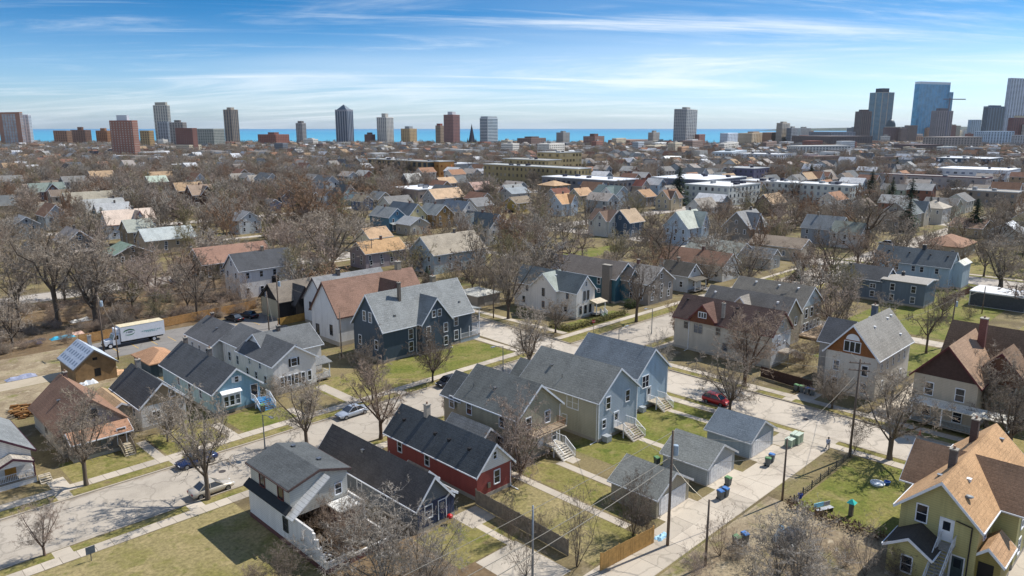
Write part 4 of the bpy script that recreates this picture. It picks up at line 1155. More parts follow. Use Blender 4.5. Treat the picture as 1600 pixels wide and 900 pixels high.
h.block(113.8, 119.5, 18.4, 23.4, 7.6, 10.3, 'u', siding('7a5540'), RU('6f5b4a'), oh=.3, fnd=None, z0=6, trim=plain('5c2d30'))
h.chimney(119.0, 24.6, 9.5, 13.6, .9, brickm('7a4a40'))
h.wins('-u', (24.2, 28.0), 4.0, b=0, w=1.0, h=1.7); h.wins('-u', (24.2, 28.0), 1.0, b=0, w=1.0, h=1.7); h.wins('-u', (20, 16, 12), 4.2, b=1, w=1.0, h=1.7); h.wins('-u', (16, 12), 1.0, b=1, w=1.0, h=1.7)
h.porch('-u', 18.0, 29.4, 2.2, .7, 3.2, b=0, roof=RU('c9c4ba'), nposts=4, rail=True, railmat=siding('8fa0a8'), slope=.3)
# -- green house in the lower right corner
h = House('olive-green house with orange shingle roof, outside stair and two chimneys', (67, 88, 10.6, 20.6), short='the olive-green house')
S_GRN = siding('b3ad70', 1.0)
h.block(70.6, 88.5, 12.8, 19.2, 5.9, 9.0, 'u', S_GRN, RU('a98660'), oh=.45, og=.55)
h.block(76.2, 82.8, 10.9, 20.6, 5.9, 8.7, 'v', S_GRN, RV('735c4a'), oh=.45, og=.4)  # shade put into the colour: orange roof darkened to brown on this cross gable
h.block(67.3, 70.8, 15.6, 19.0, 3.2, 4.3, 'u', S_GRN, RU('3c3936'), oh=.35, og=.35)
h.block(71.0, 75.0, 10.9, 13.0, 2.9, 3.9, 'u', siding('8b7f3c'), RU('a68462'), oh=.3, og=.2)
h.win('-u', 17.4, 4.6, w=.85, h=1.6, b=0); h.door('-u', 15.3, 3.5, b=0, mat=WHITE, w=1.0); h.win('-u', 17.3, 1.0, w=.8, h=1.5, b=2)
h.board('-u', 12.0, .3, 1.2, 2.2, BLACKM, 'doorway', b=3); h.door('-u', 14.1, .3, b=0, mat=plain('3c4a4c'), pl=70.6)  # black panel paints the dark inside of the doorway on a closed wall
h.stairs('-u', 15.0, 3.4, 1.2, b=0, land=1.2, mat=plain('8f8c84'), railmat=plain('c3c6c8'))
h.wins('-v', (73, 85), 3.8, b=0); h.wins('-v', (78, 81), 3.6, b=1); h.wins('-v', (78, 81), 1.0, b=1); h.win('-u', 20.0 - .4, 3.9, b=1, w=.6)
h.chimney(75.6, 16.6, 8.0, 10.3, .62, brickm('5d5450')); h.chimney(84.6, 17.0, 8.0, 10.6, .66, brickm('4f3f3a'))
MB().lathe([(.02, 0), (.28, .05), (.4, .14)], 12).tube((0, 0, .05), (.25, 0, -.5), .03, n=5).build('satellite_dish', plain('8f9496'), h.root, loc=h.L(72.0, 14.2) + (7.6,), smooth=True)
h.vent(73.4, 17.0, b=0); h.vent(74.6, 14.9, b=0, mat=WHITE); h.vent(87, 15, b=0)
MB().path([(-.06, 0, .2), (-.06, 0, 5.6), (-.06, 1.3, 5.8)], .06).build('downspout', plain('2c2a2a'), h.root, loc=h.L(70.5, 13.3) + (0,))
# -- right middle distance
h = House('long pale-blue house with slate-dark roof and side annex', (206.3, 214.6, 50.5, 70), short='the long pale-blue house')
h.block(206.6, 214.2, 51.6, 69.8, 5.7, 9.0, 'v', siding('9db8d0'), RV('525a60'), oh=.4)
h.block(209.5, 216, 49.4, 51.8, 6.2, 7.0, 'u', siding('a9c2d8'), RU('c2c4bc'), oh=.2)
h.wins('-u', (54.5, 58, 60, 64, 66.5), 3.7, b=0, w=.8, h=1.3); h.wins('-u', (56, 62, 66), 1.0, b=0, w=.8, h=1.3); h.win('-v', 207.8, 1.0, b=0)
for v in (53, 57, 62, 67): h.vent(209, v, b=0, mat=DARK)
h.chimney(210.4, 59, 8.2, 10.2, .8, plain('3c3f44'))
h = House('slate-blue house with dark roof and flat-roofed back wing', (180, 190, 49, 68), short='the slate-blue flat-winged house')
h.block(181.5, 189.5, 58.6, 68, 4.9, 7.4, 'v', siding('62758a'), RV('46494e'), oh=.4)
h.block(181.0, 189.0, 49.6, 58.8, 5.4, 5.9, 'v', siding('62758a'), plain('9a958c'), oh=.3, gut=False)
h.wins('-u', (61, 65), 3.0, b=0, w=1.2, h=.9, kind='two'); h.wins('-u', (61, 65), .9, b=0, w=.9, h=1.3); h.wins('-u', (52, 56.5), 3.2, b=1, w=.9, h=1.5); h.wins('-u', (52, 56.5), .8, b=1, w=.9, h=1.4)
h.chimney(186, 56, 5.4, 6.8, .6, plain('3a3a3e'))
u_, v_ = at(1552, 482)
h = House('white flat-roofed garage with parapet on the back lawn', (u_, u_ + 9, v_, v_ + 10), name='garage', cat='garage', short='the white flat garage')
h.block(u_, u_ + 8.5, v_ - 6, v_ + 5, 3.3, 3.45, 'v', siding('d8dce0'), plain('d8d8d6', .7), oh=.05, og=.05, fnd=None, trim=WHITE)
h.board('-u', v_ - .5, .1, 10.6, 3.0, plain('4c4f52'), 'siding_panel', d=.02)
h.board('-v', u_ + 4, .1, 5, 2.5, plain('d0d4d8'), 'garage_door')
# ------------------------------------------------------------------ houses of the middle distance
def mid(px, py, ze, Lu, Lv, ax, dz, wall, roof, label, cross=None, chim=True, porch=None, win=True, cw=None, group='houses of the middle distance', trim=None, hip=False, short=None):
    """near eave corner seen at photo pixel (px, py), eave height ze; size Lu x Lv"""
    u0, v0 = at(px, py, ze)
    u0 += .4; v0 += .3
    rg = random.Random(int(px * 31 + py))
    h = House(label, (u0, u0 + Lu, v0, v0 + Lv), group=group, short=short)
    W = siding(wall) if not wall.startswith('b:') else brickm(wall[2:])
    mk = RV if ax == 'v' else RU
    h.block(u0, u0 + Lu, v0, v0 + Lv, ze, ze + dz, ax, W, mk(roof), oh=.4, og=.35, fnd=None, trim=trim, hip=hip)
    if cross:
        f, c, w = cross                          # face, position along it (0..1), width
        WC = siding(cw) if cw else W
        if f == '-v':
            m = u0 + Lu * c; k = h.block(m - w / 2, m + w / 2, v0 - .7, v0 + Lv * .55, ze, ze + dz * .9, 'v', WC, RV(roof), oh=.35, og=.3, fnd=None, trim=trim)
            if win: h.win('-v', m, ze + dz * .15, w=1.0, h=1.1, kind='two'); h.win('-v', m, max(1, ze - 2.2), w=.9, h=1.4)
        else:
            m = v0 + Lv * c; h.block(u0 - .7, u0 + Lu * .55, m - w / 2, m + w / 2, ze, ze + dz * .9, 'u', WC, RU(roof), oh=.35, og=.3, fnd=None, trim=trim)
            if win: h.win('-u', m, ze + dz * .15, w=1.0, h=1.1, kind='two'); h.win('-u', m, max(1, ze - 2.2), w=.9, h=1.4)
    if win:
        zs = [1.2] if ze < 4.4 else [1.1, ze - 2.1]
        for z in zs:
            for f, L_, o in (('-u', Lv, v0), ('-v', Lu, u0)):
                n = max(1, int(L_ / 3.3))
                for i in range(n):
                    if rg.random() < .88: h.win(f, o + L_ * (i + .5) / n + rg.uniform(-.3, .3), z, w=.8, h=1.35, b=0)
        if not hip:
            if ax == 'v': h.win('-v', u0 + Lu / 2, ze + dz * .22, w=.8, h=1.1, b=0, kind='dh')
            else: h.win('-u', v0 + Lv / 2, ze + dz * .22, w=.8, h=1.1, b=0, kind='dh')
    if chim:
        cu, cvv = (u0 + Lu * .5, v0 + Lv * rg.uniform(.3, .8)) if ax == 'v' else (u0 + Lu * rg.uniform(.3, .8), v0 + Lv * .5)
        h.chimney(cu, cvv, ze + dz * .6, ze + dz + 1.1, .6, brickm(rg.choice(['6f4f45', '5d5450', '8a7a68'])), cap=False)
    if porch:
        f = porch
        h.porch(f, (u0 + .4 if f == '-v' else v0 + .4), (u0 + Lu - .4 if f == '-v' else v0 + Lv - .4), 2.0, .6, 3.0, b=0, roof=mk(roof), nposts=3, rail=False)
    return h
T = mid
T(48, 300, 5.6, 17, 9, 'u', 4.2, '7d5f50', '6d7a76', 'brick-brown house with grey-green roof and front gable at the far left', cross=('-v', .6, 7))
T(60, 332, 5.6, 10, 15, 'v', 2.6, 'a5aab0', '8c8678', 'pale grey house with shallow tan-grey roof at the far left')
T(105, 319, 6.0, 20, 10, 'u', 4.6, '8fa0a2', '8d887b', 'large grey-green house with long tan-grey roof and two chimneys')
T(132, 329, 6.0, 16, 8, 'u', 4.0, 'c6bda2', '94989a', 'cream house with pale grey roof tucked before the long tan roof')
T(152, 334, 5.6, 13, 7, 'u', 3.6, '5f86a0', '999da2', 'blue house with pale grey roof next to the cream house')
T(167, 352, 5.4, 17, 9, 'u', 4.6, 'b9c9dc', 'b9a99d', 'pale blue house with pinkish-beige roof and red rake boards', cross=('-v', .65, 5), trim=plain('7c2f3c'))
T(199, 363, 4.8, 9, 9, 'u', 3.6, '9b8d76', '8c928c', 'tan house with grey-green roof beside the pinkish roof')
T(226, 377, 4.6, 16, 9, 'u', 3.2, 'b3a48e', '9aa3a6', 'long tan wing with pale blue-grey roof')
T(178, 399, 3.4, 10, 10, 'v', 2.4, '7d7364', '6f8478', 'low green-roofed garage behind the tall left trees', chim=False)
T(101, 380, 6.0, 8, 13, 'v', 3.4, '7b7570', '857f7c', 'grey-brown two-storey house with upper porch windows behind left trees', porch='-v')
T(38, 397, 4.0, 6, 9, 'v', 2.8, '86a3a6', '7d8080', 'small pale teal gabled house at the left edge')
T(315, 414, 4.6, 20, 10, 'u', 3.6, '7d7454', '86685a', 'long olive house with brown roof above the wooded slope', chim=False, short='the long brown-roofed olive house')
w = T(372, 424, 6.9, 14.5, 8, 'u', 3.4, 'eaeef2', '45484e', 'white house with near-black roof and arched dark window', short='the white black-roofed house')
w.board('-v', w.rect[0] + 9, 2.6, 1.9, 1.9, BLACKM, 'arched_window')
T(570, 397, 4.6, 14.5, 8, 'u', 2.8, '9a94a3', 'a5855f', 'lilac-grey house with orange roof and red chimney', short='the orange-roofed lilac house')
T(577, 373, 4.2, 9, 8, 'u', 2.8, 'd3d1b4', 'a88c6e', 'cream cottage with orange roof behind the lilac house', chim=False)
T(677, 399, 5.6, 19.5, 11, 'u', 4.4, '9cb4c6', '8f877a', 'large light-blue house with broad beige-grey roof', short='the broad beige-roofed house')
T(607, 340, 5.8, 8, 13, 'v', 3.2, '4f86a6', '83898c', 'teal-blue house with white front porch', porch='-v')
T(639, 337, 5.8, 8.4, 16, 'v', 4.2, 'cbbf8c', '58636e', 'yellow gabled house with white balcony beside the teal-blue house', porch='-v')
T(681, 336, 5.6, 9, 12, 'v', 3.6, '8c6f3c', '7c8284', 'ochre house with dark brown front gable', cross=None)
T(721, 331, 6.0, 8, 14, 'v', 3.8, 'dfe2e4', '5e6a78', 'white gabled house with blue-grey roof behind the ochre house')
T(764, 358, 5.8, 9, 16, 'v', 4.6, 'c6c9cc', '49545c', 'pale grey house with blue-black roof and side gable', cross=('-u', .75, 8))
T(640, 352, 4.0, 9, 9, 'v', 2.4, 'a7a49a', '8d9298', 'low pale house with patched grey roofs before the ochre house', chim=False)
T(680, 311, 6.2, 19, 10, 'u', 4.2, '8f9499', 'b0967a', 'grey block with wide tan roof in the middle distance', chim=False)
T(690, 287, 5.8, 13, 9, 'u', 3.4, '9c8d78', 'ad9274', 'house with light tan roof behind the white flat roof')
T(638, 285, 6.4, 12, 9, 'u', 5.0, '8b8f92', 'a3a5a4', 'house with tall pale grey gables behind bare trees')
T(742, 297, 6.2, 15, 9, 'u', 3.8, '8a7d78', '9a8078', 'house with mauve-brown roof behind the tan roof')
T(795, 302, 5.8, 13, 8, 'u', 4.0, 'd6d8da', '84888a', 'white house with dark red gable and grey roof', cw='6b2b33', cross=('-u', .5, 6))
T(441, 307, 5.6, 7, 10, 'v', 3.0, '33456a', '6b5a4d', 'navy gabled house with white windows left of a dark spruce')
T(420, 318, 4.0, 6, 8, 'v', 1.8, '4d6b96', '5b5f66', 'low blue wing left of the navy gabled house', chim=False)
T(506, 306, 5.2, 6.4, 11, 'v', 2.8, 'a9bdd6', '7b6757', 'pale blue gabled house with brown roof')
T(484, 309, 5.0, 6, 8, 'v', 2.6, 'c5c5b8', '83796c', 'cream gabled house between the dark spruce and the pale blue house', chim=False)
T(537, 303, 6.4, 8, 12, 'v', 4.2, '8aa6ac', '4a5258', 'tall pale teal house with dark roof and white porch', porch='-v')
T(566, 315, 4.6, 6, 10, 'v', 2.6, '4a6488', '94866f', 'small navy gabled house with tan roof')
T(590, 312, 4.8, 9, 10, 'v', 3.4, '9a8f7c', '6f7478', 'tan gabled house beside the small navy one')
T(806, 318, 4.4, 12, 9, 'u', 2.6, 'a8923a', '7a6f60', 'mustard-yellow house with brown roof and white entry', chim=False)
T(800, 303, 6.0, 14, 10, 'u', 2.6, 'b0b3b4', '7f8890', 'house with wide blue-grey roof behind the mustard house')
T(866, 291, 7.0, 14, 13, 'u', 2.6, '8c7a62', 'a98c6c', 'square house with orange hip roof', hip=True)
T(878, 319, 5.8, 9.5, 9, 'u', 4.0, 'b3c6d8', 'ad8862', 'pale blue house with orange roof and white valley', cross=('-v', .85, 5))
T(870, 306, 5.6, 12, 8, 'u', 3.2, '8f9aa0', '6e473a', 'house with red-brown roof behind the pale blue house')
T(906, 306, 5.8, 11, 8, 'u', 3.4, 'b4ad8f', 'ab8b6b', 'cream house with orange roof left of the big grey house')
T(962, 305, 7.4, 12, 15, 'v', 4.0, '9aa9b6', '5a6a6c', 'big blue-grey house with green-grey roof and white side gable', cross=('-u', .35, 8), cw='d8dad8')
T(952, 346, 5.8, 9, 10, 'v', 3.6, 'c5cbca', '6d5a4e', 'half-timbered grey-white house with brown cross-gabled roof', cross=('-u', .4, 6))
T(984, 348, 5.6, 9, 9, 'u', 4.2, '3f5872', 'a08c74', 'navy house with tan roof beside the half-timbered house')
T(1075, 357, 5.8, 13, 10, 'u', 5.2, 'a5bdd4', 'a3aaa2', 'pale blue house with steep pale grey-green roof and dark dormer', cross=('-v', .8, 5))
T(1172, 357, 7.0, 13, 10, 'u', 5.0, '7f7a74', '7d7f82', 'grey Victorian house with steep roof and tall windows', cross=('-v', .4, 6))
T(1029, 289, 6.0, 8, 10, 'v', 3.4, '8eb0cc', 'b3b6b6', 'small light-blue gabled house left of the tall spruce', chim=False)
T(1003, 291, 5.6, 8, 10, 'v', 3.4, 'b3a596', '7a4a40', 'small tan house with red-brown roof left of the light-blue gable')
T(1046, 311, 5.6, 12, 8, 'u', 4.0, 'b3a78c', '7a5f4c', 'tan gabled house with brown roof before the white apartments', cross=('-v', .3, 6))
T(1008, 308, 5.4, 10, 9, 'u', 3.2, '8f857a', '9c7c5e', 'house with orange-brown roof half hidden by trees')
T(1130, 417, 4.2, 9, 20, 'v', 2.8, 'd3d8dc', '765a4a', 'long white house with brown roof and white gable', short='the long brown-roofed white house')
T(1075, 432, 4.2, 6, 8, 'v', 2.6, 'b9c3cc', '5a564f', 'small pale house with tan porch roof between bare trees', porch='-v')
T(1150, 400, 4.0, 11, 17, 'v', 3.0, 'a9aeb0', '7c817c', 'long low house with grey-green roof behind the brown roof', chim=False)
T(1014, 445, 5.0, 10, 12, 'v', 3.2, '8f8a86', '7d7975', 'grey house with dark roof half hidden by bare branches')
T(1252, 389, 3.8, 9, 17, 'v', 2.4, 'a9a294', '85786a', 'low house with tan-brown roof beside a bare street tree', chim=False)
T(1205, 404, 3.4, 6, 8, 'v', 2.2, 'a5a8a8', '6a6f74', 'small grey-roofed garage before the tan-brown roof', chim=False)
T(1311, 360, 5.6, 9.5, 13, 'v', 4.0, '8c9cb0', '6f767c', 'blue-grey gabled house with pale rakes behind bare trees')
T(1345, 366, 5.2, 8, 10, 'v', 3.2, 'c5c8ca', '78807a', 'white house right of the blue-grey gable', chim=False)
T(1503, 388, 3.6, 17, 12, 'u', 2.8, 'b0a590', '8a6b57', 'low house with rust-brown hip roof and beige wall', hip=True, chim=False)
T(1535, 358, 3.6, 18, 11, 'v', 2.6, 'b0a48c', '6f5a4c', 'ranch house with brown roof and tan gable', chim=False)
T(1597, 366, 4.2, 10, 10, 'u', 3.2, 'c0c4c8', 'c3cbd4', 'house with pale blue-grey roof at the right edge', chim=False)
T(1424, 336, 6.0, 24, 12, 'u', 4.4, 'b9b3a4', '666e72', 'large dark grey-roofed house with pale gables near the spruces', cross=('-v', .75, 7))
T(1474, 327, 6.4, 12, 10, 'v', 3.2, 'b0b2b0', 'a39c90', 'house with pale hip roof right of the large grey roof', hip=True)
T(1412, 345, 4.4, 12, 9, 'v', 3.0, '8d8578', '5b5751', 'low house with dark roof at the spruce clump', chim=False)
T(1185, 298, 6.0, 10, 10, 'v', 4.2, 'c3b184', '7d6a5a', 'yellow gabled house with brown roof behind the white apartments')
T(1540, 300, 5.6, 14, 9, 'v', 3.2, '9a948a', '7d756c', 'grey house among the bare trees at right', chim=False)
T(745, 322, 5.4, 10, 9, 'u', 3.0, 'a9a59b', '6d6f72', 'grey house half hidden behind the white gable', chim=False)
T(300, 305, 6.2, 12, 10, 'u', 4.6, '6f5547', '8c7a6b', 'brown twin-gabled house alone in the dense bare wood', cross=('-v', .62, 7), cw='5f4438')
T(232, 285, 5.8, 12, 9, 'u', 3.6, '8d9a92', '9aa89c', 'pale green-roofed house deep in the bare wood', chim=False)
T(372, 345, 5.4, 9, 9, 'v', 3.0, 'b9c6d2', '7d8085', 'pale blue house hidden behind bare trees', chim=False)
T(20, 352, 5.6, 8, 10, 'v', 2.6, '9aa3ab', '777b80', 'grey house at the left picture edge', chim=False)
# ------------------------------------------------------------------ larger buildings and the skyline
def wgrid(mb, face, pl, t0, t1, z0, z1, nb, nf, wf=.55, hf=.55, off=.06, mi=0):
    """recess-dark window panels over a facade: nb bays x nf floors"""
    bw, fh = (t1 - t0) / nb, (z1 - z0) / nf
    for i in range(nb):
        for k in range(nf):
            a = t0 + bw * (i + .5 - wf / 2); b = t0 + bw * (i + .5 + wf / 2)
            c = z0 + fh * (k + .5 - hf / 2); d = z0 + fh * (k + .5 + hf / 2)
            if face == '-u': mb.quad((pl - off, a, c), (pl - off, b, c), (pl - off, b, d), (pl - off, a, d), mi)
            else: mb.quad((a, pl - off, c), (b, pl - off, c), (b, pl - off, d), (a, pl - off, d), mi)
def solve(xc, D, x0, x1, th):
    """building corner in photo column xc, D metres ahead, turned by th; lengths so that its faces end in columns x0 and x1"""
    u, v = far_at(xc, D)
    eu, ev = (math.cos(th), math.sin(th)), (-math.sin(th), math.cos(th))
    def px(e, m): return pix(u + e[0] * m, v + e[1] * m, 0)[0]
    lo, hi = 0, 300
    for _ in range(40):
        m = (lo + hi) / 2
        if px(ev, m) > x0: lo = m
        else: hi = m
    Lv = lo
    lo, hi = 0, 300
    for _ in range(40):
        m = (lo + hi) / 2
        if px(eu, m) < x1: lo = m
        else: hi = m
    return u, v, lo, Lv, eu, ev
def tower(label, x0, xc, x1, yt, D, wall, gl='2e3a48', nb=(6, 4), fl=3.3, wf=.6, hf=.55, top=None, cat='tower', name='tower_block', base=0.0, frame=None, style='grid', group='towers of the skyline', crown=None):
    if xc < 1240: D = min(D, 1640)
    th = R(18 if xc < 1240 else -22)
    u, v, Lu, Lv, eu, ev = solve(xc, D, x0, x1, th)
    Lu, Lv = max(Lu, 6), max(Lv, 6)
    H = height_at(xc, yt, u, v)
    cu, cw = u + eu[0] * Lu / 2 + ev[0] * Lv / 2, v + eu[1] * Lu / 2 + ev[1] * Lv / 2
    r = empty(name, (cu, cw, 0), label, cat, group, rz=th)
    ox, oy = -Lu / 2, -Lv / 2
    W = wall if not isinstance(wall, str) else plain(wall, .75, .08, .05, k=1.35)
    MB().box(ox, -ox, oy, -oy, -.2, H).build('body', W, r)
    q_ = (Lu + Lv) / 2.6
    FOOT.append((cu - q_, cu + q_, cw - q_, cw + q_))
    nf = max(2, int(H / fl))
    g = MB()
    if style == 'band':
        wgrid(g, '-u', ox, oy, -oy, 2, H - 1.5, 1, nf, .96, hf); wgrid(g, '-v', oy, ox, -ox, 2, H - 1.5, 1, nf, .96, hf)
    elif style == 'stripe':
        wgrid(g, '-u', ox, oy, -oy, 2, H - 3, nb[0], 1, wf, .98); wgrid(g, '-v', oy, ox, -ox, 2, H - 3, nb[1], 1, wf, .98)
    elif style == 'side':                          # bare brick flanks, glazed middle
        wgrid(g, '-u', ox, oy * .62, -oy * .62, 2, H - 4, nb[0], nf, wf, hf); wgrid(g, '-v', oy, ox, -ox, 2, H - 2, nb[1], nf, wf, hf)
    else:
        wgrid(g, '-u', ox, oy, -oy, 2, H - 1.5, nb[0], nf, wf, hf); wgrid(g, '-v', oy, ox, -ox, 2, H - 1.5, nb[1], nf, wf, hf)
    o = g.build('window_grid', plain(gl, .25, .3, .08, 0, .6), r); o['kind'] = 'stuff'
    if frame:                                      # floor slabs or balconies standing proud
        f = MB()
        for k in range(1, nf + 1):
            z = 2 + (H - 3.5) * k / nf
            f.box(ox - .5, -ox + .5, oy - .5, -oy + .5, z - .2, z + .2)
        o = f.build('floor_slabs', plain(frame, .7), r); o['kind'] = 'stuff'
    if top:
        tw, th, tcol = top
        MB().box(ox * tw, -ox * tw, oy * tw, -oy * tw, H, H + th).build('penthouse', plain(tcol, .7), r)
    if crown == 'pyramid':
        MB().add([(ox * .8, oy * .8, H), (-ox * .8, oy * .8, H), (-ox * .8, -oy * .8, H), (ox * .8, -oy * .8, H), (0, 0, H + 11)], [(0, 1, 4), (1, 2, 4), (2, 3, 4), (3, 0, 4)]).build('roof', plain('5b6b78', .5), r)
    if crown == 'frame':
        MB().box(ox, -ox, oy, oy + 1.5, H, H + 7).box(ox, ox + 1.5, oy + 1.5, -oy, H, H + 7).build('crown_screen', plain('dfe6ec', .4), r)
    return r, H, Lu, Lv
FOOT = []
GB = plain('78aecb', .18, .12, .02, .15, .6)
# left to right along the lake front
tower('brown-brick slab tower with glazed middle strip at the far left', 3, 33, 42, 175, 1500, '946d5a', 'a9b6be', (5, 3), 3.1, .8, .7, style='side')
tower('narrow pale glass tower touching the leftmost brick tower', 40, 46, 52, 179, 1560, 'c9cfd2', '8aa3b3', (2, 3), 3.1, .7, .7)
tower('brown-brick hospital block with stair turrets left of the lake gap', 86, 103, 115, 204, 1550, '7d624e', '4a4038', (6, 4), 3.5, .5, .5, cat='building', name='apartment_building')
tower('dark hospital wing with square turrets', 113, 132, 145, 203, 1600, '6b5346', '453c38', (6, 4), 3.5, .5, .5, top=(.3, 6, '7a5a46'), cat='building', name='apartment_building')
tower('low orange-brick block right of the hospital wing', 152, 166, 177, 204, 1620, '8f6848', '4a4038', (6, 4), 3.5, .5, .5, top=(.4, 5, '9a724e'), cat='building', name='apartment_building')
tower('rust-red brick tower with white penthouse', 177, 207, 221, 188, 950, '8a6050', 'bfb4ac', (8, 6), 2.9, .35, .5, top=(.45, 6.5, 'd4dbe2'))
tower('yellow-brick flats right of the rust-red tower', 221, 232, 243, 204, 1350, '9a8058', '4d463c', (4, 4), 3.2, .5, .5, cat='building', name='apartment_building')
tower('pale concrete tower with stepped top behind the flats', 245, 264, 271, 164, 1700, 'b8b4a8', '4e5a66', (6, 3), 3.2, .6, .6, frame='cdc9be', top=(.75, 6, 'a8a498'))
tower('grey slab at the foot of the pale stepped tower', 249, 262, 270, 190, 1600, '8b9298', '4b5560', (4, 4), 3.2, .7, .6, cat='building', name='apartment_building')
tower('grey balcony block with roof aerials', 268, 286, 295, 191, 1450, '8a8580', '4a4e54', (5, 4), 3.0, .6, .6, top=(.4, 4, '7d7872'), cat='building', name='apartment_building')
tower('maroon brick slab in front of the balcony block', 277, 300, 311, 200, 1150, '6d4a42', '8a746c', (9, 4), 3.0, .3, .6, cat='building', name='apartment_building')
tower('long grey-green apartment slab behind the maroon one', 308, 333, 353, 201, 1400, '8d9088', '505a5c', (8, 8), 3.0, .7, .5, cat='building', name='apartment_building')
tower('slim brown tower with pale left side and small crown', 353, 363, 376, 171, 1650, '8a7d70', '434a54', (3, 4), 3.0, .5, .75, frame='a39a8c', top=(.5, 4.5, 'a39a8c'))
tower('wide red-brown brick block left of centre', 404, 430, 453, 210, 1500, '7d5346', '4a3f3c', (10, 8), 3.4, .4, .45, top=(.35, 4, '7d5346'), cat='building', name='apartment_building')
tower('slender grey tower with jagged top', 464, 472, 480, 192, 1750, '8c8a88', '49525c', (4, 4), 3.0, .6, .6, top=(.6, 4, '6d6a68'))
tower('tall blue-grey tower with pointed roof', 526, 543, 554, 171, 1700, '7d8088', '3c4c60', (5, 4), 3.4, .6, .9, style='stripe', crown='pyramid')
tower('small dark brick block right of the pointed tower', 570, 580, 587, 210, 1650, '6a4d44', '3f3a3a', (5, 4), 3.2, .5, .5, top=(.5, 4, '6a4d44'), cat='building', name='apartment_building')
tower('white round-cornered tower with balconies', 590, 604, 616, 183, 1650, 'bcb8b0', '5a626a', (5, 5), 2.9, .55, .6, frame='d8d5cf', top=(.4, 8, 'b0aca4'))
tower('tan stepped apartment block', 627, 640, 652, 201, 1650, 'a08a66', '544c40', (5, 5), 3.2, .45, .5, top=(.5, 5, '8f99a3'), cat='building', name='apartment_building')
tower('brown block with red penthouse left of the red tower', 681, 688, 694, 196, 1600, '8a7a68', '4c4742', (4, 3), 3.2, .5, .5, top=(.7, 4, '8a4a40'), cat='building', name='apartment_building')
tower('tall dusty-red brick tower with pale roof plant', 694, 708, 719, 179, 1550, '876660', '5a4a4a', (7, 5), 3.0, .45, .5, frame='9a6f66', top=(.5, 6, 'c5c9cc'))
tower('grey glass tower with white left edge', 750, 762, 778, 184, 1700, 'aab2b6', '4f606e', (4, 6), 3.2, .8, .6, style='band', top=(.9, 3, '9aa3a8'))
tower('low brown brick hall with sloping front', 808, 830, 853, 216, 1500, '6d5a52', '4a4442', (8, 8), 3.6, .5, .4, cat='building', name='apartment_building', top=(.5, 3, '5d4c46'))
tower('squat grey slab near the middle of the lake front', 869, 880, 890, 207, 1650, '82807c', '5a5c5e', (6, 5), 3.0, .5, .6, top=(.4, 3, '82807c'), cat='building', name='apartment_building')
tower('brown-brick block with pale bands right of centre', 911, 930, 944, 213, 1550, '6f5248', 'b5aaa2', (8, 6), 3.4, .4, .4, top=(.4, 5, '6a4d44'), cat='building', name='apartment_building')
tower('long low brick terrace on the lake front', 950, 985, 1012, 219, 1700, '7d6456', '4d4440', (14, 10), 3.6, .5, .5, cat='building', name='apartment_building')
tower('small cylindrical-looking grey tower beside the terrace', 1012, 1021, 1030, 207, 1600, '8f8a84', '55585c', (5, 5), 3.0, .5, .6, top=(.4, 4, '8f8a84'))
tower('broad grey balcony tower standing alone right of centre', 1051, 1072, 1087, 170, 1500, 'a6a4a2', '5c6670', (7, 6), 3.0, .75, .6, frame='b9b7b4', top=(.35, 4, '8f8d8a'))
tower('red-brown block at the right foot of the grey balcony tower', 1085, 1093, 1101, 210, 1550, '7d564c', '4d4240', (5, 4), 3.2, .5, .5, cat='building', name='apartment_building')
tower('pale blue-white flats right of the balcony tower', 1124, 1138, 1152, 208, 1500, 'b7c1cc', '6f7f90', (7, 7), 3.2, .55, .6, cat='building', name='apartment_building')
tower('long tan apartment slab left of the bay', 1152, 1176, 1198, 208, 1600, 'a89a84', '6a6258', (12, 10), 3.0, .6, .5, top=(.4, 3, '8a7566'), cat='building', name='apartment_building')
tower('brown and tan block ending at the bay', 1190, 1206, 1216, 207, 1650, '8f6f58', '584c44', (8, 5), 3.0, .5, .5, cat='building', name='apartment_building')
tower('grey-tan tower beside the bay', 1211, 1222, 1232, 192, 1750, '9a9286', '5f6064', (5, 5), 3.0, .5, .55, frame='b0a89c', top=(.5, 3, '9a9286'))
# downtown, right
tower('dark brown tower left of the blue-and-tan tower', 1332, 1345, 1358, 174, 2100, '6a5a54', '45454a', (5, 5), 3.4, .5, .6, frame='7d6c66', top=(.6, 5, '5d4e4a'))
tower('blue-glass tower with tan concrete side and dark cap', 1352, 1374, 1390, 144, 2300, '9a948a', '3f7088', (2, 2), 3.6, .85, .75, top=(.55, 12, '3d4350'))
tower('red-brown flats under the green dome', 1378, 1391, 1404, 199, 2000, '5d4a48', '8a7a78', (6, 6), 3.2, .3, .6, cat='building', name='apartment_building')
tower('tall blue-glass tower with open frame on its roof', 1420, 1430, 1475, 131, 2400, GB, '4a92bd', (4, 10), 3.8, .9, .86, crown='frame')
tower('narrow glass slab behind the tall blue tower', 1473, 1476, 1481, 144, 2450, GB, '5a8fae', (2, 3), 3.8, .8, .8)
tower('concrete tower under construction below a tower crane', 1450, 1462, 1484, 173, 2150, '8a8284', '5c5a62', (6, 7), 3.4, .6, .6, frame='9a8f90', top=(.6, 7, '6a6468'))
tower('pale office slab in the downtown gap', 1509, 1517, 1530, 187, 2500, '9fb0bd', '6c8496', (4, 5), 3.4, .7, .6, cat='building', name='apartment_building')
tower('dark blue-grey glass tower left of the white tower', 1530, 1541, 1564, 166, 2300, '56677a', '2f4254', (4, 6), 3.4, .75, .95, style='stripe', top=(.6, 3, '3d4c66'))
tower('large white gridded office tower at the right edge', 1562, 1570, 1625, 122, 2400, 'b4bbc4', '46586c', (3, 14), 3.7, .6, .55, top=None)
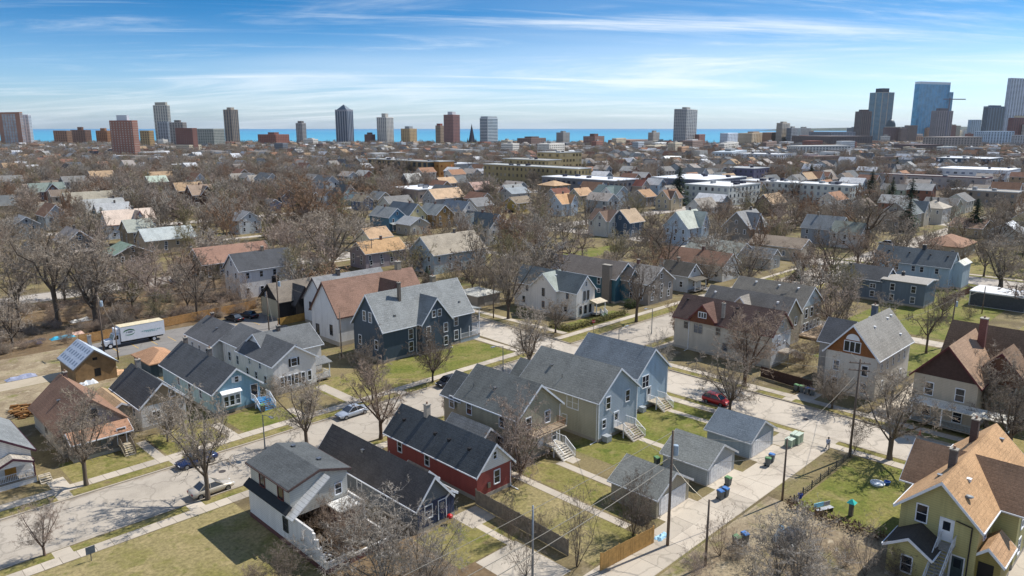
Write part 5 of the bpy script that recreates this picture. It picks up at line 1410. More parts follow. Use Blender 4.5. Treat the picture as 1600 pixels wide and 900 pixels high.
tower('red-brick stepped tower with pale roofs at the right edge', 1570, 1580, 1612, 184, 1800, '6b4644', '4a3c40', (6, 10), 3.2, .5, .5, top=(.6, 5, 'c9bfa0'), cat='building')
tower('pale blue modern flats with white fins near the right edge', 1520, 1545, 1582, 205, 1500, 'a9b8c4', '5d7284', (7, 9), 3.2, .55, .7, cat='building', name='apartment_building')
tower('white flats at the right edge below the brick tower', 1578, 1588, 1620, 211, 1450, '9a9c9e', '50565e', (4, 9), 3.2, .5, .6, cat='building', name='apartment_building')
tower('long brown school block under downtown', 1236, 1300, 1362, 213, 1500, '5b5250', '4a4648', (20, 16), 3.6, .4, .5, cat='building', name='apartment_building')
tower('grey industrial hall with white roof edge under downtown', 1262, 1300, 1335, 206, 1700, '7d8086', '5f666e', (10, 8), 4.0, .4, .4, cat='building', name='apartment_building')
tower('row of white five-storey flats in the right middle distance', 1228, 1252, 1328, 228, 1050, 'b5b4ae', '565c62', (6, 16), 3.2, .55, .55, cat='building', name='apartment_building')
tower('grey flats with pale cornice under the white office tower', 1440, 1480, 1532, 214, 1300, '8f867e', '55565a', (8, 12), 3.3, .5, .55, cat='building', name='apartment_building')
tower('dark brick warehouse with long window rows', 1395, 1440, 1472, 226, 1150, '5a4c4a', '77706c', (12, 8), 3.8, .5, .45, cat='building', name='apartment_building')
tower('white block with window strips right of the warehouse', 1462, 1478, 1494, 229, 1120, 'c5c5be', '55606a', (4, 5), 3.4, .6, .5, style='band', cat='building', name='apartment_building')
# church spire and dome
def spire(x, yt, yb, D, label):
    u, v = far_at(x, D); H = height_at(x, yt, u, v); hb = height_at(x, yb, u, v)
    r = empty('church', (u, v, 0), label, 'church')
    MB().box(-6, 6, -6, 6, -.2, hb).box(-5, 14, 6, 40, -.2, hb * .55).build('tower', plain('8b8468', .85), r)
    MB().add([(-4.6, -4.6, hb), (4.6, -4.6, hb), (4.6, 4.6, hb), (-4.6, 4.6, hb), (0, 0, H)], [(0, 1, 4), (1, 2, 4), (2, 3, 4), (3, 0, 4)]).build('spire', plain('2c2c3a', .6), r)
    for sx, sy in ((-1, -1), (1, -1), (-1, 1), (1, 1)):
        MB().add([(sx * 5.5 - 1, sy * 5.5 - 1, hb), (sx * 5.5 + 1, sy * 5.5 - 1, hb), (sx * 5.5 + 1, sy * 5.5 + 1, hb), (sx * 5.5 - 1, sy * 5.5 + 1, hb), (sx * 5.5, sy * 5.5, hb + 9)], [(0, 1, 4), (1, 2, 4), (2, 3, 4), (3, 0, 4)]).build('pinnacle', plain('4a4640', .7), r)
spire(737, 193, 222, 1450, 'church with slender black spire left of the grey glass tower')
u, v = far_at(1391, 2150); hb = height_at(1391, 198, u, v); ht = height_at(1391, 183, u, v)
r = empty('domed_hall', (u, v, 0), 'hall with pale drum and dark green dome under the tan tower', 'building')
MB().lathe([(14, 0), (14, hb - 2), (14.6, hb - 2), (14.6, hb)], 20).build('drum', plain('b7b3a8', .8), r, smooth=True)
MB().lathe([(13.4 * math.cos(t * math.pi / 16), hb + (ht - hb - 6) * math.sin(t * math.pi / 16)) for t in range(8)] + [(1.5, ht - 5), (1.2, ht)], 20).build('dome', plain('4a5a60', .5), r, smooth=True)
u, v = far_at(1479, 2130); Hc = height_at(1479, 153, u, v)
r = empty('tower_crane', (u, v, 0), 'tower crane over the tower under construction', 'crane')
MB().box(-1.4, 1.4, -1.4, 1.4, 0, Hc).build('mast', plain('6d6d7c', .6), r)
MB().box(-1.2, 1.2, -46, 18, 0, 2.6).build('jib', plain('6d6d7c', .6), r, loc=(0, 0, Hc - 5), rz=R(50))
MB().tube((0, 0, Hc - 3), (0, 0, Hc + 6), .8, n=4).build('apex', plain('8d8e96', .6), r)

# flat-roofed buildings of the middle distance, windows one by one
_fm = {}
def flat(label, px, py, H, Lu, Lv, wall, nbu, nbv, nf, roof='c9c9c6', units=0, ww=1.3, wh=1.7, glassc='3a4048', parapet='d8dad8', cat='building', name='apartment_building', wins=True):
    u0, v0 = at(px, py, H)
    r = empty(name, (u0 + Lu / 2, v0 + Lv / 2, 0), label, cat)
    x, y = Lu / 2, Lv / 2
    FOOT.append((u0, u0 + Lu, v0, v0 + Lv))
    W = plain(wall, .8, .12, .3)
    MB().box(-x, x, -y, y, -.2, H - .4).build('wall', W, r)
    MB().box(-x - .05, x + .05, -y - .05, y + .05, H - .4, H - .3).build('roof', plain(roof, .7, .1, .3), r)
    p = MB()
    for a in ((-x - .15, x + .15, -y - .15, -y + .15), (-x - .15, x + .15, y - .15, y + .15), (-x - .15, -x + .15, -y + .15, y - .15), (x - .15, x + .15, -y + .15, y - .15)): p.box(*a, H - .5, H)
    p.build('parapet', plain(parapet, .7), r)
    if wins:
        key = (ww, wh, glassc)
        if key not in _fm: _fm[key] = (MB().box(-ww / 2, ww / 2, -.06, .02, 0, wh).mesh('window', glass(glassc)), MB().box(-ww / 2 - .12, ww / 2 + .12, -.12, .02, -.12, 0).mesh('sill', TRIM))
        fh = (H - 1.0) / nf
        for f, n, L_, rz in (('-u', nbv, Lv, -math.pi / 2), ('-v', nbu, Lu, 0)):
            for i in range(n):
                for k in range(nf):
                    t = -L_ / 2 + L_ * (i + .5) / n
                    z = .3 + fh * k + fh * .3
                    loc = (-x - .01, t, z) if f == '-u' else (t, -y - .01, z)
                    w = inst('window', _fm[key][0], r, loc, rz)
    rg = random.Random(int(px))
    for i in range(units):
        a, b = rg.uniform(-x + 2, x - 4), rg.uniform(-y + 2, y - 4)
        MB().box(a, a + rg.uniform(2, 3.6), b, b + rg.uniform(1.2, 2.4), H - .3, H + rg.uniform(.7, 1.3)).build('roof_unit', plain(rg.choice(['2a2b3c', '3c3f4c', '8c9094']), .6), r)
    return r
flat('long white three-storey apartment block with roof units', 1329, 290, 10.5, 17, 62, 'c3c6c0', 5, 17, 3, 'd6d6d4', 12)
flat('white apartment wing behind the black tree, left of the long block', 1139, 291, 10.5, 34, 26, 'c0c3be', 8, 7, 3, 'd6d6d4', 7)
flat('modern block with bright white roof and dark facades, left', 960, 282, 9.5, 26, 58, '6f7074', 6, 14, 2, 'e4e6ea', 4, 2.2, 1.6, '2b3648')
flat('modern block with bright white roof and dark facades, right', 1105, 281, 9.5, 48, 40, '5a6070', 10, 9, 2, 'e4e6ea', 4, 2.2, 1.6, '27344c')
flat('yellow-brick school with rows of windows', 903, 263, 14, 14, 90, '9a8a62', 4, 22, 3, 'b8b8b0', 3, 1.6, 2.0, '4a453a')
flat('taller yellow-brick wing behind the school', 874, 238, 19, 30, 26, 'a8976e', 7, 6, 4, 'a9a79c', 2, 2.4, 2.2, '5a523f')
flat('lower yellow-brick wing left of the taller one', 852, 250, 14, 20, 50, 'a8976e', 4, 12, 3, 'a9a79c', 2, 1.8, 2.0, '5a523f')
flat('tan brick block with dark glazed bays', 668, 252, 13, 12, 85, '9a8460', 3, 12, 2, 'b0aca0', 5, 4.0, 3.6, '2c3a40')
flat('orange-panelled corner of the tan block', 686, 252, 13, 16, 14, 'a5773f', 3, 3, 2, 'b0aca0', 0, 1.6, 1.8, '7a4a20')
flat('white low block right of the tan building', 712, 256, 10, 26, 22, 'b9bec4', 6, 5, 3, 'c5c7c8', 1)
flat('flat white-roofed hall among the houses', 653, 296, 7, 22, 26, '8b8078', 5, 6, 1, 'eceef0', 3)
flat('white hall with ribbon windows at the right edge', 1575, 266, 10, 40, 46, 'cfd3d8', 8, 9, 2, 'eef0f2', 2, 2.2, 1.4, '3c4656')
flat('long grey building with maroon roof edge behind right trees', 1541, 278, 9, 16, 66, 'a39a96', 4, 14, 2, '8a8580', 2, 1.4, 1.6, '4a4a50', '5f2f3c')
flat('dark modern flats with white frames', 1546, 248, 12, 50, 44, '3f5262', 10, 9, 3, 'd0d3d6', 3, 2.0, 1.8, '8a9aa6')
flat('white stepped flats in the right middle distance', 1215, 241, 12, 34, 48, 'd2d4d6', 7, 9, 3, 'd8d8d8', 4, 2.0, 1.6, '3e4450')
flat('purple-grey office with flat roof', 1178, 263, 9, 26, 26, '5f5f78', 6, 6, 2, 'a9a9a8', 1)
flat('long low brown flats behind right trees', 1590, 300, 8, 14, 30, '8f857a', 4, 8, 2, '9a948a', 2)

# low and mid-rise blocks of the inner city between the houses and downtown
rm = random.Random(61)
COLN = [('c3bfb6', 'pale'), ('8a5f50', 'red-brick'), ('b5aa94', 'cream'), ('7d6a60', 'brown-brick'), ('9aa3aa', 'grey'), ('d2d3d0', 'white'), ('6a6e74', 'dark grey'), ('a8866a', 'tan')]
bl = {}
xs_ = [(rm.uniform(700, 1600) if i % 4 else rm.uniform(20, 700)) for i in range(64)]
for i, x in enumerate(xs_):
    D = rm.uniform(760, 1560) if x > 700 else rm.uniform(1050, 1560)
    H_ = rm.choice([8, 9, 11, 12, 14, 16, 18]) * (1 if D > 1000 else .8)
    u_, v_ = far_at(x, D); yt = pix(u_, v_, H_)[1]
    w_ = rm.uniform(7, 20) * 1200 / D
    c, nmc = rm.choice(COLN)
    ob, *_ = tower('', x - w_, x + rm.uniform(-.3, .3) * w_, x + w_, yt, D, c, rm.choice(['4a5058', '3c444e', '5c5650']), (rm.randint(5, 12), rm.randint(5, 12)), 3.3, .5, .5, top=rm.choice([None, (.3, 2.5, '8f8f8c'), (.5, 2, 'b5b5b2')]), cat='building', name='apartment_building', group='low blocks of the inner city')
    rfm = MB().box(-.5, .5, -.5, .5, 0, .25)
    bl.setdefault(nmc, []).append((x, ob))
for i in range(26):
    x = rm.uniform(1235, 1620); D = rm.uniform(1750, 2650); H_ = rm.choice([12, 16, 20, 24, 30, 38, 46])
    u_, v_ = far_at(x, D); yt = pix(u_, v_, H_)[1]; w_ = rm.uniform(6, 14)
    c, nmc = rm.choice(COLN)
    ob, *_ = tower('', x - w_, x + rm.uniform(-.3, .3) * w_, x + w_, yt, D, c, rm.choice(['4a5058', '3c444e', '5c6a78']), (rm.randint(5, 9), rm.randint(5, 9)), 3.4, .55, .55, top=rm.choice([None, (.4, 3.5, '8f8f8c')]), cat='building', name='apartment_building', group='low blocks of the inner city')
    bl.setdefault(nmc, []).append((x, ob))
OW = ['first', 'second', 'third', 'fourth', 'fifth', 'sixth', 'seventh', 'eighth', 'ninth', 'tenth', 'eleventh', 'twelfth', 'thirteenth', 'fourteenth', 'fifteenth', 'sixteenth', 'seventeenth', 'eighteenth', 'nineteenth', 'twentieth']
for nmc, L_ in bl.items():
    L_.sort(key=lambda q: q[0])
    for i, (x, ob) in enumerate(L_): ob['label'] = f'low {nmc} city block under the skyline, {OW[min(i, 19)]} such from the left'
# ------------------------------------------------------------------ trees
def fast_mesh(name, segs, mat, sides):
    """tapered tubes for arrays (P0, P1, r0, r1)"""
    P0, P1, r0, r1 = segs
    N = len(P0)
    d = P1 - P0
    d /= np.maximum(np.linalg.norm(d, axis=1, keepdims=True), 1e-6)
    ref = np.where(np.abs(d[:, 2:3]) > .9, np.array([[1., 0, 0]]), np.array([[0, 0, 1.]]))
    a = cross3(d, ref); a /= np.linalg.norm(a, axis=1, keepdims=True)
    b = cross3(d, a)
    th = np.arange(sides) * 2 * np.pi / sides
    ring = a[:, None, :] * np.cos(th)[None, :, None] + b[:, None, :] * np.sin(th)[None, :, None]
    V = np.concatenate([P0[:, None] + ring * r0[:, None, None], P1[:, None] + ring * r1[:, None, None]], axis=1).reshape(-1, 3)
    base = (np.arange(N) * 2 * sides)[:, None]
    i = np.arange(sides)[None]; j = (i + 1) % sides
    F = np.stack([base + i, base + j, base + sides + j, base + sides + i], axis=-1).reshape(-1, 4)
    return V, F
def np_mesh(name, parts, mat):
    me = bpy.data.meshes.new(name)
    V = []; F = []; k = 0
    for v, f in parts:
        V.append(v); F.append(f + k); k += len(v)
    V = np.concatenate(V); F = np.concatenate(F)
    me.vertices.add(len(V)); me.vertices.foreach_set('co', V.astype(np.float32).ravel())
    nl = F.shape[1]
    me.loops.add(F.size); me.loops.foreach_set('vertex_index', F.astype(np.int32).ravel())
    me.polygons.add(len(F)); me.polygons.foreach_set('loop_start', (np.arange(len(F)) * nl).astype(np.int32)); me.polygons.foreach_set('loop_total', np.full(len(F), nl, dtype=np.int32))
    me.update(calc_edges=True)
    me.materials.append(mat)
    return me
UPV = np.array([0, 0, 1.0])
def nrm(a): return a / np.maximum(np.linalg.norm(a, axis=-1, keepdims=True), 1e-9)
def cross3(a, b):
    return np.stack([a[:, 1] * b[:, 2] - a[:, 2] * b[:, 1], a[:, 2] * b[:, 0] - a[:, 0] * b[:, 2], a[:, 0] * b[:, 1] - a[:, 1] * b[:, 0]], axis=1)
def turned(g, D, lo, hi):
    n = len(D)
    ref = np.where(np.abs(D[:, 2:3]) < .9, np.array([[0, 0, 1.]]), np.array([[1., 0, 0]]))
    a = nrm(cross3(D, ref)); b = cross3(D, a)
    t = g.uniform(0, 2 * math.pi, (n, 1)); an = np.radians(g.uniform(lo, hi, (n, 1)))
    return nrm(D * np.cos(an) + (a * np.cos(t) + b * np.sin(t)) * np.sin(an))
FORMS = dict(street=dict(t=.24, nl=6, a=(22, 52), L=.56, trop=.16, wob=.16, r=.20, k=(6, 6, 6, 5)),
             vase=dict(t=.20, nl=6, a=(12, 34), L=.72, trop=.10, wob=.12, r=.20, k=(6, 6, 6, 5)),
             rugged=dict(t=.28, nl=5, a=(30, 70), L=.52, trop=.12, wob=.30, r=.25, k=(6, 6, 6, 5)),
             dense=dict(t=.16, nl=8, a=(15, 58), L=.58, trop=.20, wob=.16, r=.16, k=(6, 6, 6, 6)),
             multi=dict(t=.04, nl=8, a=(8, 34), L=.80, trop=.06, wob=.14, r=.12, k=(6, 6, 5, 5)),
             sparse=dict(t=.10, nl=6, a=(8, 38), L=.78, trop=.08, wob=.16, r=.12, k=(5, 5, 4, 3)),
             shrub=dict(t=.02, nl=14, a=(10, 64), L=.74, trop=.10, wob=.24, r=.06, k=(6, 5, 5, 4)))
def grow_tree(seed, form, lod=0):
    """skeleton of a bare tree 10 m high: arrays per level (P0, P1, r0, r1)"""
    g = np.random.default_rng(seed)
    F = FORMS[form]
    tw = (.015, .026, .055)[lod]
    kd = F['k'] if lod == 0 or form == 'sparse' else ((5, 5, 4, 3) if lod == 1 else (5, 4, 3, 2))
    segs = {i: [] for i in range(6)}
    H = 10.0; th = F['t'] * H; r0 = F['r']
    p = np.array([0, 0, -.1]); d = UPV.copy()
    if th > 1:
        for i in range(3):
            d = nrm(d + np.array([g.normal(), g.normal(), 0]) * .05); q = p + d * th / 3
            segs[0].append((p[None], q[None], np.array([r0 * (1.35 if i == 0 else 1)]), np.array([r0 * (1.0 if i == 0 else .95)]))); p = q
    n = F['nl']
    an = np.radians(g.uniform(F['a'][0], F['a'][1], n)); an[0] *= .25
    az = g.uniform(0, 6.28) + 6.283 * np.arange(n) / n + g.uniform(-.4, .4, n)
    D = np.stack([np.sin(an) * np.cos(az), np.sin(an) * np.sin(az), np.cos(an)], axis=1)
    P_ = p[None] - UPV[None] * (g.uniform(0, .25, (n, 1)) * th)
    L_ = F['L'] * H * g.uniform(.8, 1.05, n); Rr = r0 * g.uniform(.42, .62, n)
    for lvl in range(1, 6):
        ns = ((4, 4, 3, 2, 1, 1) if lod == 0 else (3, 3, 2, 2, 1, 1))[lvl]
        rt = np.maximum(tw * .6, Rr * (.30 if lvl == 1 else .45))
        ch = []
        for i in range(ns):
            D = nrm(D + g.normal(size=D.shape) * F['wob'] + UPV * F['trop'] * (1 if lvl < 3 else .45))
            Q = P_ + D * (L_ / ns)[:, None]
            ra = Rr + (rt - Rr) * i / ns; rb = Rr + (rt - Rr) * (i + 1) / ns
            segs[lvl].append((P_, Q, ra, rb))
            if lvl < 5:
                c = kd[lvl - 1] / ns
                cnt = np.floor(c + g.uniform(0, 1, len(D))).astype(int)
                fr = (i + 1) / ns
                if lvl == 1 and fr < .3: cnt = np.minimum(cnt, 1)
                ix = np.repeat(np.arange(len(D)), cnt)
                if len(ix):
                    cp = Q[ix] - D[ix] * (g.uniform(0, 1, len(ix)) * L_[ix] / ns)[:, None]
                    ch.append((cp, turned(g, D[ix], 26, 66), L_[ix] * g.uniform(.36, .60, len(ix)) * (1.15 - .35 * fr), np.maximum(tw, rb[ix] * g.uniform(.42, .62, len(ix)))))
            P_ = Q
        if not ch: break
        P_ = np.concatenate([c[0] for c in ch]); D = np.concatenate([c[1] for c in ch]); L_ = np.concatenate([c[2] for c in ch]); Rr = np.concatenate([c[3] for c in ch])
        if lvl + 1 >= 4: Rr = np.minimum(Rr, tw * 1.3)
    out = {}
    zt = max(s_[1][:, 2].max() for v_ in segs.values() for s_ in v_)
    k = 10.0 / zt
    for i, v_ in segs.items():
        if v_: out[i] = tuple(np.concatenate([s_[j] for s_ in v_]) * (k if j < 2 else 1) for j in range(4))
    return out
BARKS = {'grey': bark('bark_grey', 'b8ac9d', 'a09485'), 'rust': bark('bark_rust', 'a88a70', '937761'), 'olive': bark('bark_olive', 'a8a07c', '918a6a'), 'pink': bark('bark_pink', 'bfaea1', 'ad9c90'), 'dark': bark('bark_dark', '8f8478', '7c7268'),
         'red': bark('bark_red', 'b3a08f', 'a08e7e'), 'pale': bark('bark_pale', 'bdb6ab', 'aaa298')}
TRUNKM = {'rust': bark('trunk_rust', '6a5442', '5a4638'), 'olive': bark('trunk_olive', '6f6a58', '5f5a4a'), 'grey': bark('trunk_grey', '6a6056', '584f47'), 'pink': bark('trunk_pink', '7d6a60', '6f5d54'), 'dark': bark('trunk_dark', '574e47', '4a423c'), 'red': bark('trunk_red', '6a5648', '5c4a3e'), 'pale': bark('trunk_pale', '8a8379', '79726a')}
_tm = {}
def tree_mesh(form, seed, lod):
    key = (form, seed, lod)
    if key not in _tm:
        S = grow_tree(seed, form, lod)
        cat_ = lambda ks: tuple(np.concatenate([S[k][j] for k in ks if k in S]) for j in range(4))
        tr = [fast_mesh('t', cat_((0, 1)), None, 7 if lod == 0 else 4)]
        cr = [fast_mesh('c', cat_((2,)), None, 4 if lod == 0 else 3), fast_mesh('c', cat_((3, 4, 5)), None, 3)]
        xs = cat_((1, 2, 3, 4, 5))[1]; wd = float(np.percentile(np.hypot(xs[:, 0], xs[:, 1]), 95)) * 2
        _tm[key] = (np_mesh('trunk', tr, TRUNKM['grey']), np_mesh('crown', cr, BARKS['grey']), wd)
    return _tm[key]
def toned(o, m):
    o.material_slots[0].link = 'OBJECT'; o.material_slots[0].material = m
    return o
TREES = []                                        # (root, u, v, height)
def tree(u, v, H, W=None, form='street', seed=1, lod=0, tone='grey', rz=None, name='bare_tree', cat='tree'):
    tr, cr, wd = tree_mesh(form, seed % 2 if lod == 0 else seed, lod)
    k = H / 10.0
    kx = k if W is None else W / wd
    o = empty(name, (u, v, 0), None, cat, rz=random.Random(int(u * 97 + v * 13)).uniform(0, 6.28) if rz is None else rz)
    o.scale = (kx, kx, k)
    toned(inst('trunk', tr, o, (0, 0, 0)), TRUNKM[tone]); toned(inst('crown', cr, o, (0, 0, 0)), BARKS[tone])
    TREES.append([o, u, v, H, tone, form])
    return o
def ptree(x, y, ytop, wpx, form='street', seed=1, tone='grey', lod=0, label=None, name='bare_tree', cat='tree'):
    u, v = at(x, y)
    H = height_at(x, ytop, u, v)
    W = wpx / (pix(u + _s, v - _s, H * .6)[0] - pix(u, v, H * .6)[0])
    o = tree(u, v, H, W, form, seed, lod, tone, name=name, cat=cat)
    if label: o['label'] = label
    return o
P = ptree
P(135, 758, 596, 130, 'street', 1, 'grey', label='street tree before the rust-roofed grey house')
P(325, 780, 592, 150, 'street', 2, 'grey', label='large street tree standing by the gold sedan')
P(70, 868, 778, 62, 'vase', 3, 'pink', label='thin young street tree near the bottom left corner')
P(479, 694, 572, 112, 'vase', 4, 'grey', label='forked street tree left of the silver car')
P(595, 686, 556, 118, 'street', 5, 'red', label='street tree right of the silver car, before the red house')
P(582, 626, 505, 78, 'dense', 6, 'dark', label='dense dark tree on the lawn end of the tall navy house')
P(676, 597, 498, 82, 'dense', 7, 'dark', label='dark round tree before the long wall of the tall navy house')
P(697, 651, 606, 24, 'vase', 3, 'pink', label='thin young tree on the kerb left of the olive house')
P(813, 742, 588, 118, 'multi', 8, 'pink', label='pinkish many-stemmed tree against the olive house')
P(826, 577, 478, 98, 'vase', 9, 'grey', label='street-corner tree between the olive house and the white corner house')
P(901, 886, 750, 95, 'sparse', 10, 'dark', label='sparse three-stemmed tree by the weathered fence')
P(989, 838, 722, 76, 'multi', 11, 'dark', label='dark twiggy tree in front of the olive garage')
P(1010, 834, 770, 40, 'shrub', 12, 'dark', label='small dark sapling clump right of the twiggy garage tree', name='shrub', cat='shrub')
P(822, 900, 812, 70, 'sparse', 13, 'dark', label='sparse small tree at the concrete pad')
P(600, 915, 752, 185, 'multi', 14, 'pale', label='wide pale-branched tree behind the navy cottage')
P(665, 925, 785, 140, 'multi', 15, 'pale', label='second pale-branched tree right of the wide one behind the navy cottage')
P(545, 880, 775, 90, 'multi', 15, 'red', label='reddish brushy tree behind the collapsed rooms')
P(1140, 641, 540, 112, 'dense', 15, 'grey', label='dense street tree beside the red car')
P(1163, 603, 468, 122, 'vase', 16, 'red', label='tall tree before the wall of the maroon-roofed beige house')
P(1390, 718, 575, 165, 'street', 17, 'grey', label='big street tree at the corner of the green back yard')
P(1300, 638, 552, 92, 'dense', 18, 'grey', label='tree in front of the arched-window house')
P(1574, 715, 560, 150, 'street', 19, 'dark', label='tree at the right edge beyond the olive-green house')
P(1540, 668, 535, 120, 'vase', 20, 'grey', label='tree before the brown-roofed corner house')
P(1447, 552, 462, 68, 'rugged', 21, 'dark', label='gnarled dark tree at the edge of the right-hand lawn')
P(1472, 494, 428, 66, 'dense', 22, 'grey', label='small tree in the middle of the right-hand lawn')
P(1514, 498, 470, 26, 'shrub', 23, 'dark', label='small shrub on the right-hand lawn', name='shrub', cat='shrub')
P(1323, 498, 412, 66, 'vase', 24, 'pale', label='pale-trunked tree behind the arched-window house')
P(994, 503, 402, 90, 'rugged', 25, 'dark', label='tree before the teal house')
P(794, 498, 378, 92, 'vase', 26, 'grey', label='tall tree left of the white corner house')
P(1025, 583, 508, 62, 'shrub', 27, 'pale', label='pale bushy tree by the maroon-roofed beige house')
P(868, 520, 460, 62, 'vase', 28, 'grey', label='slim tree against the white corner house wall')
P(92, 506, 338, 150, 'rugged', 29, 'grey', label='huge dark-limbed tree at the left wood edge')
P(150, 505, 352, 150, 'vase', 30, 'grey', label='tall forked tree beside the transformer pole')
P(243, 494, 392, 116, 'rugged', 31, 'pink', label='broad tree behind the white box truck')
P(200, 470, 380, 90, 'dense', 32, 'pink', label='brownish tree between the truck and the green-roofed garage')
P(372, 482, 420, 62, 'shrub', 33, 'red', label='brushy thicket tree below the white black-roofed house')
P(318, 478, 432, 60, 'shrub', 34, 'red', label='brushy thicket tree left of the white black-roofed house')
P(30, 500, 400, 90, 'rugged', 35, 'dark', label='dark leaning tree at the left picture edge')
P(280, 455, 396, 66, 'dense', 36, 'pink', label='tree below the long brown-roofed olive house')
P(519, 428, 325, 128, 'vase', 37, 'grey', label='wide twin-trunked tree above the brown-roofed white house')
P(459, 420, 335, 96, 'street', 38, 'pink', label='tree right of the white black-roofed house')
P(482, 372, 262, 140, 'dense', 39, 'rust', label='great rusty-orange tree above the navy gabled house')
P(660, 425, 360, 60, 'multi', 40, 'grey', label='tree at the left end of the broad beige-roofed house')
P(712, 440, 395, 60, 'shrub', 41, 'pink', label='brushy tree below the broad beige-roofed house')
P(765, 470, 400, 60, 'vase', 42, 'grey', label='street tree right of the broad beige-roofed house')
P(1040, 440, 335, 105, 'rugged', 43, 'dark', label='gnarled tree above the teal house')
P(1105, 445, 385, 80, 'dense', 44, 'grey', label='round tree before the long brown-roofed white house')
P(1165, 455, 370, 85, 'vase', 45, 'grey', label='street tree right of the long brown-roofed white house')
P(1252, 442, 376, 72, 'vase', 46, 'red', label='vase-shaped street tree before the pale road patch')
P(1296, 450, 350, 80, 'rugged', 47, 'dark', label='tall dark-trunked tree standing on the pale road patch')
P(1340, 412, 350, 76, 'street', 48, 'red', label='tree left of the long pale-blue house')
P(1353, 388, 295, 120, 'rugged', 49, 'dark', label='great spreading tree below the white apartment block')
P(1180, 345, 285, 100, 'rugged', 50, 'dark', label='black-branched tree in front of the white apartment wing')
P(1563, 448, 365, 100, 'vase', 51, 'grey', label='broad street tree right of the long pale-blue house')
P(1537, 432, 360, 60, 'street', 52, 'dark', label='slim tree next to the broad right-hand street tree')
P(1555, 395, 330, 70, 'street', 53, 'dark', label='tree before the ranch house')
P(1215, 905, 775, 120, 'sparse', 54, 'pale', label='pale brushy tree at the bottom edge beside the dark parked car')
P(1245, 925, 778, 175, 'multi', 80, 'pale', label='wide pale-branched tree reaching up from the bottom edge over the parked car')
P(1125, 868, 790, 66, 'sparse', 55, 'red', label='slim sapling by the lower alley pole')
P(1175, 908, 840, 60, 'sparse', 56, 'pale', label='thicket on the alley edge at the bottom', name='shrub', cat='shrub')
P(1265, 890, 800, 90, 'sparse', 57, 'red', label='reddish thicket between the alley and the green yard', name='shrub', cat='shrub')
P(1322, 885, 835, 55, 'shrub', 58, 'pink', label='thicket at the lower corner of the green yard', name='shrub', cat='shrub')
P(1352, 900, 800, 72, 'sparse', 59, 'grey', label='bare sapling left of the olive-green house')
P(1400, 905, 850, 70, 'shrub', 60, 'dark', label='dark bush at the foot of the olive-green house', name='shrub', cat='shrub')
P(1085, 905, 850, 60, 'shrub', 61, 'pink', label='low brush on the alley verge at the bottom', name='shrub', cat='shrub')
P(445, 905, 845, 110, 'shrub', 62, 'dark', label='low brush in the shadow of the gutted white house', name='shrub', cat='shrub')
P(508, 838, 755, 84, 'shrub', 63, 'red', label='brush growing inside the gutted white house', name='shrub', cat='shrub')
P(556, 850, 758, 96, 'shrub', 64, 'pale', label='pale brush at the back of the gutted white house', name='shrub', cat='shrub')
P(690, 905, 840, 80, 'shrub', 65, 'pale', label='brush right of the wide pale-branched tree', name='shrub', cat='shrub')
P(395, 915, 880, 60, 'shrub', 66, 'red', label='brush mound on the vacant lot at the bottom edge', name='shrub', cat='shrub')
P(845, 838, 790, 50, 'shrub', 67, 'dark', label='twiggy bush along the weathered fence', name='shrub', cat='shrub')
P(795, 845, 770, 44, 'shrub', 68, 'dark', label='twiggy bush in the fence shadow', name='shrub', cat='shrub')
P(1255, 575, 520, 60, 'shrub', 69, 'red', label='brush between the maroon-roofed and arched-window houses', name='shrub', cat='shrub')
P(1290, 545, 500, 50, 'shrub', 70, 'red', label='brush behind the deck of the pale-blue-gabled house', name='shrub', cat='shrub')
P(1390, 640, 575, 70, 'vase', 71, 'pale', label='tree against the side wall of the arched-window house')
P(1335, 705, 640, 46, 'sparse', 72, 'grey', label='thin sapling by the leaning utility pole')
P(1580, 560, 520, 90, 'shrub', 73, 'pale', label='pale thicket behind the brown-roofed corner house', name='shrub', cat='shrub')
P(1530, 545, 505, 70, 'shrub', 74, 'pale', label='thicket above the brown-roofed corner house', name='shrub', cat='shrub')
P(205, 690, 640, 60, 'shrub', 75, 'grey', label='twiggy bush between the rust-roofed and tan-gabled houses', name='shrub', cat='shrub')
P(262, 690, 600, 90, 'dense', 76, 'grey', label='tree before the tan-gabled cottage')
P(110, 712, 640, 70, 'shrub', 77, 'grey', label='bush on the porch side of the rust-roofed grey house', name='shrub', cat='shrub')
P(428, 622, 585, 50, 'shrub', 78, 'grey', label='bush before the black-shuttered white house', name='shrub', cat='shrub')

# random trees of the middle distance: yards, street verges and the wooded slope on the left
rt = random.Random(77)
KEY = [(pix((r[0] + r[1]) / 2, (r[2] + r[3]) / 2, 4.5), math.hypot(r[0], r[2]), r) for r, _, h_ in HOUSES]
def on_road(u, v, m=1.0):
    for i, (a, b) in enumerate(US):
        k = min(8, max(0, (v - 95) * .065)) if i == 1 else 0
        if a + k - m < u < b + k + m: return True
    return any(a - m < v < b + m for a, b in VS)
def in_foot(u, v, m=1.0):
    for (r, _, h_) in HOUSES:
        if r[0] - m < u < r[1] + m and r[2] - m < v < r[3] + m: return True
    for r in FOOT:
        if r[0] - m < u < r[1] + m and r[2] - m < v < r[3] + m: return True
    return False
def in_view(u, v, pad=60):
    k = (u + v) * _s
    if k < 20: return False
    x = pix(u, v, 5)[0]
    return -pad < x < 1600 + pad
placed = [(t[1], t[2]) for t in TREES]
def wood(u, v): return v > 152 and u < 98
N_MID = 0
tries = 0
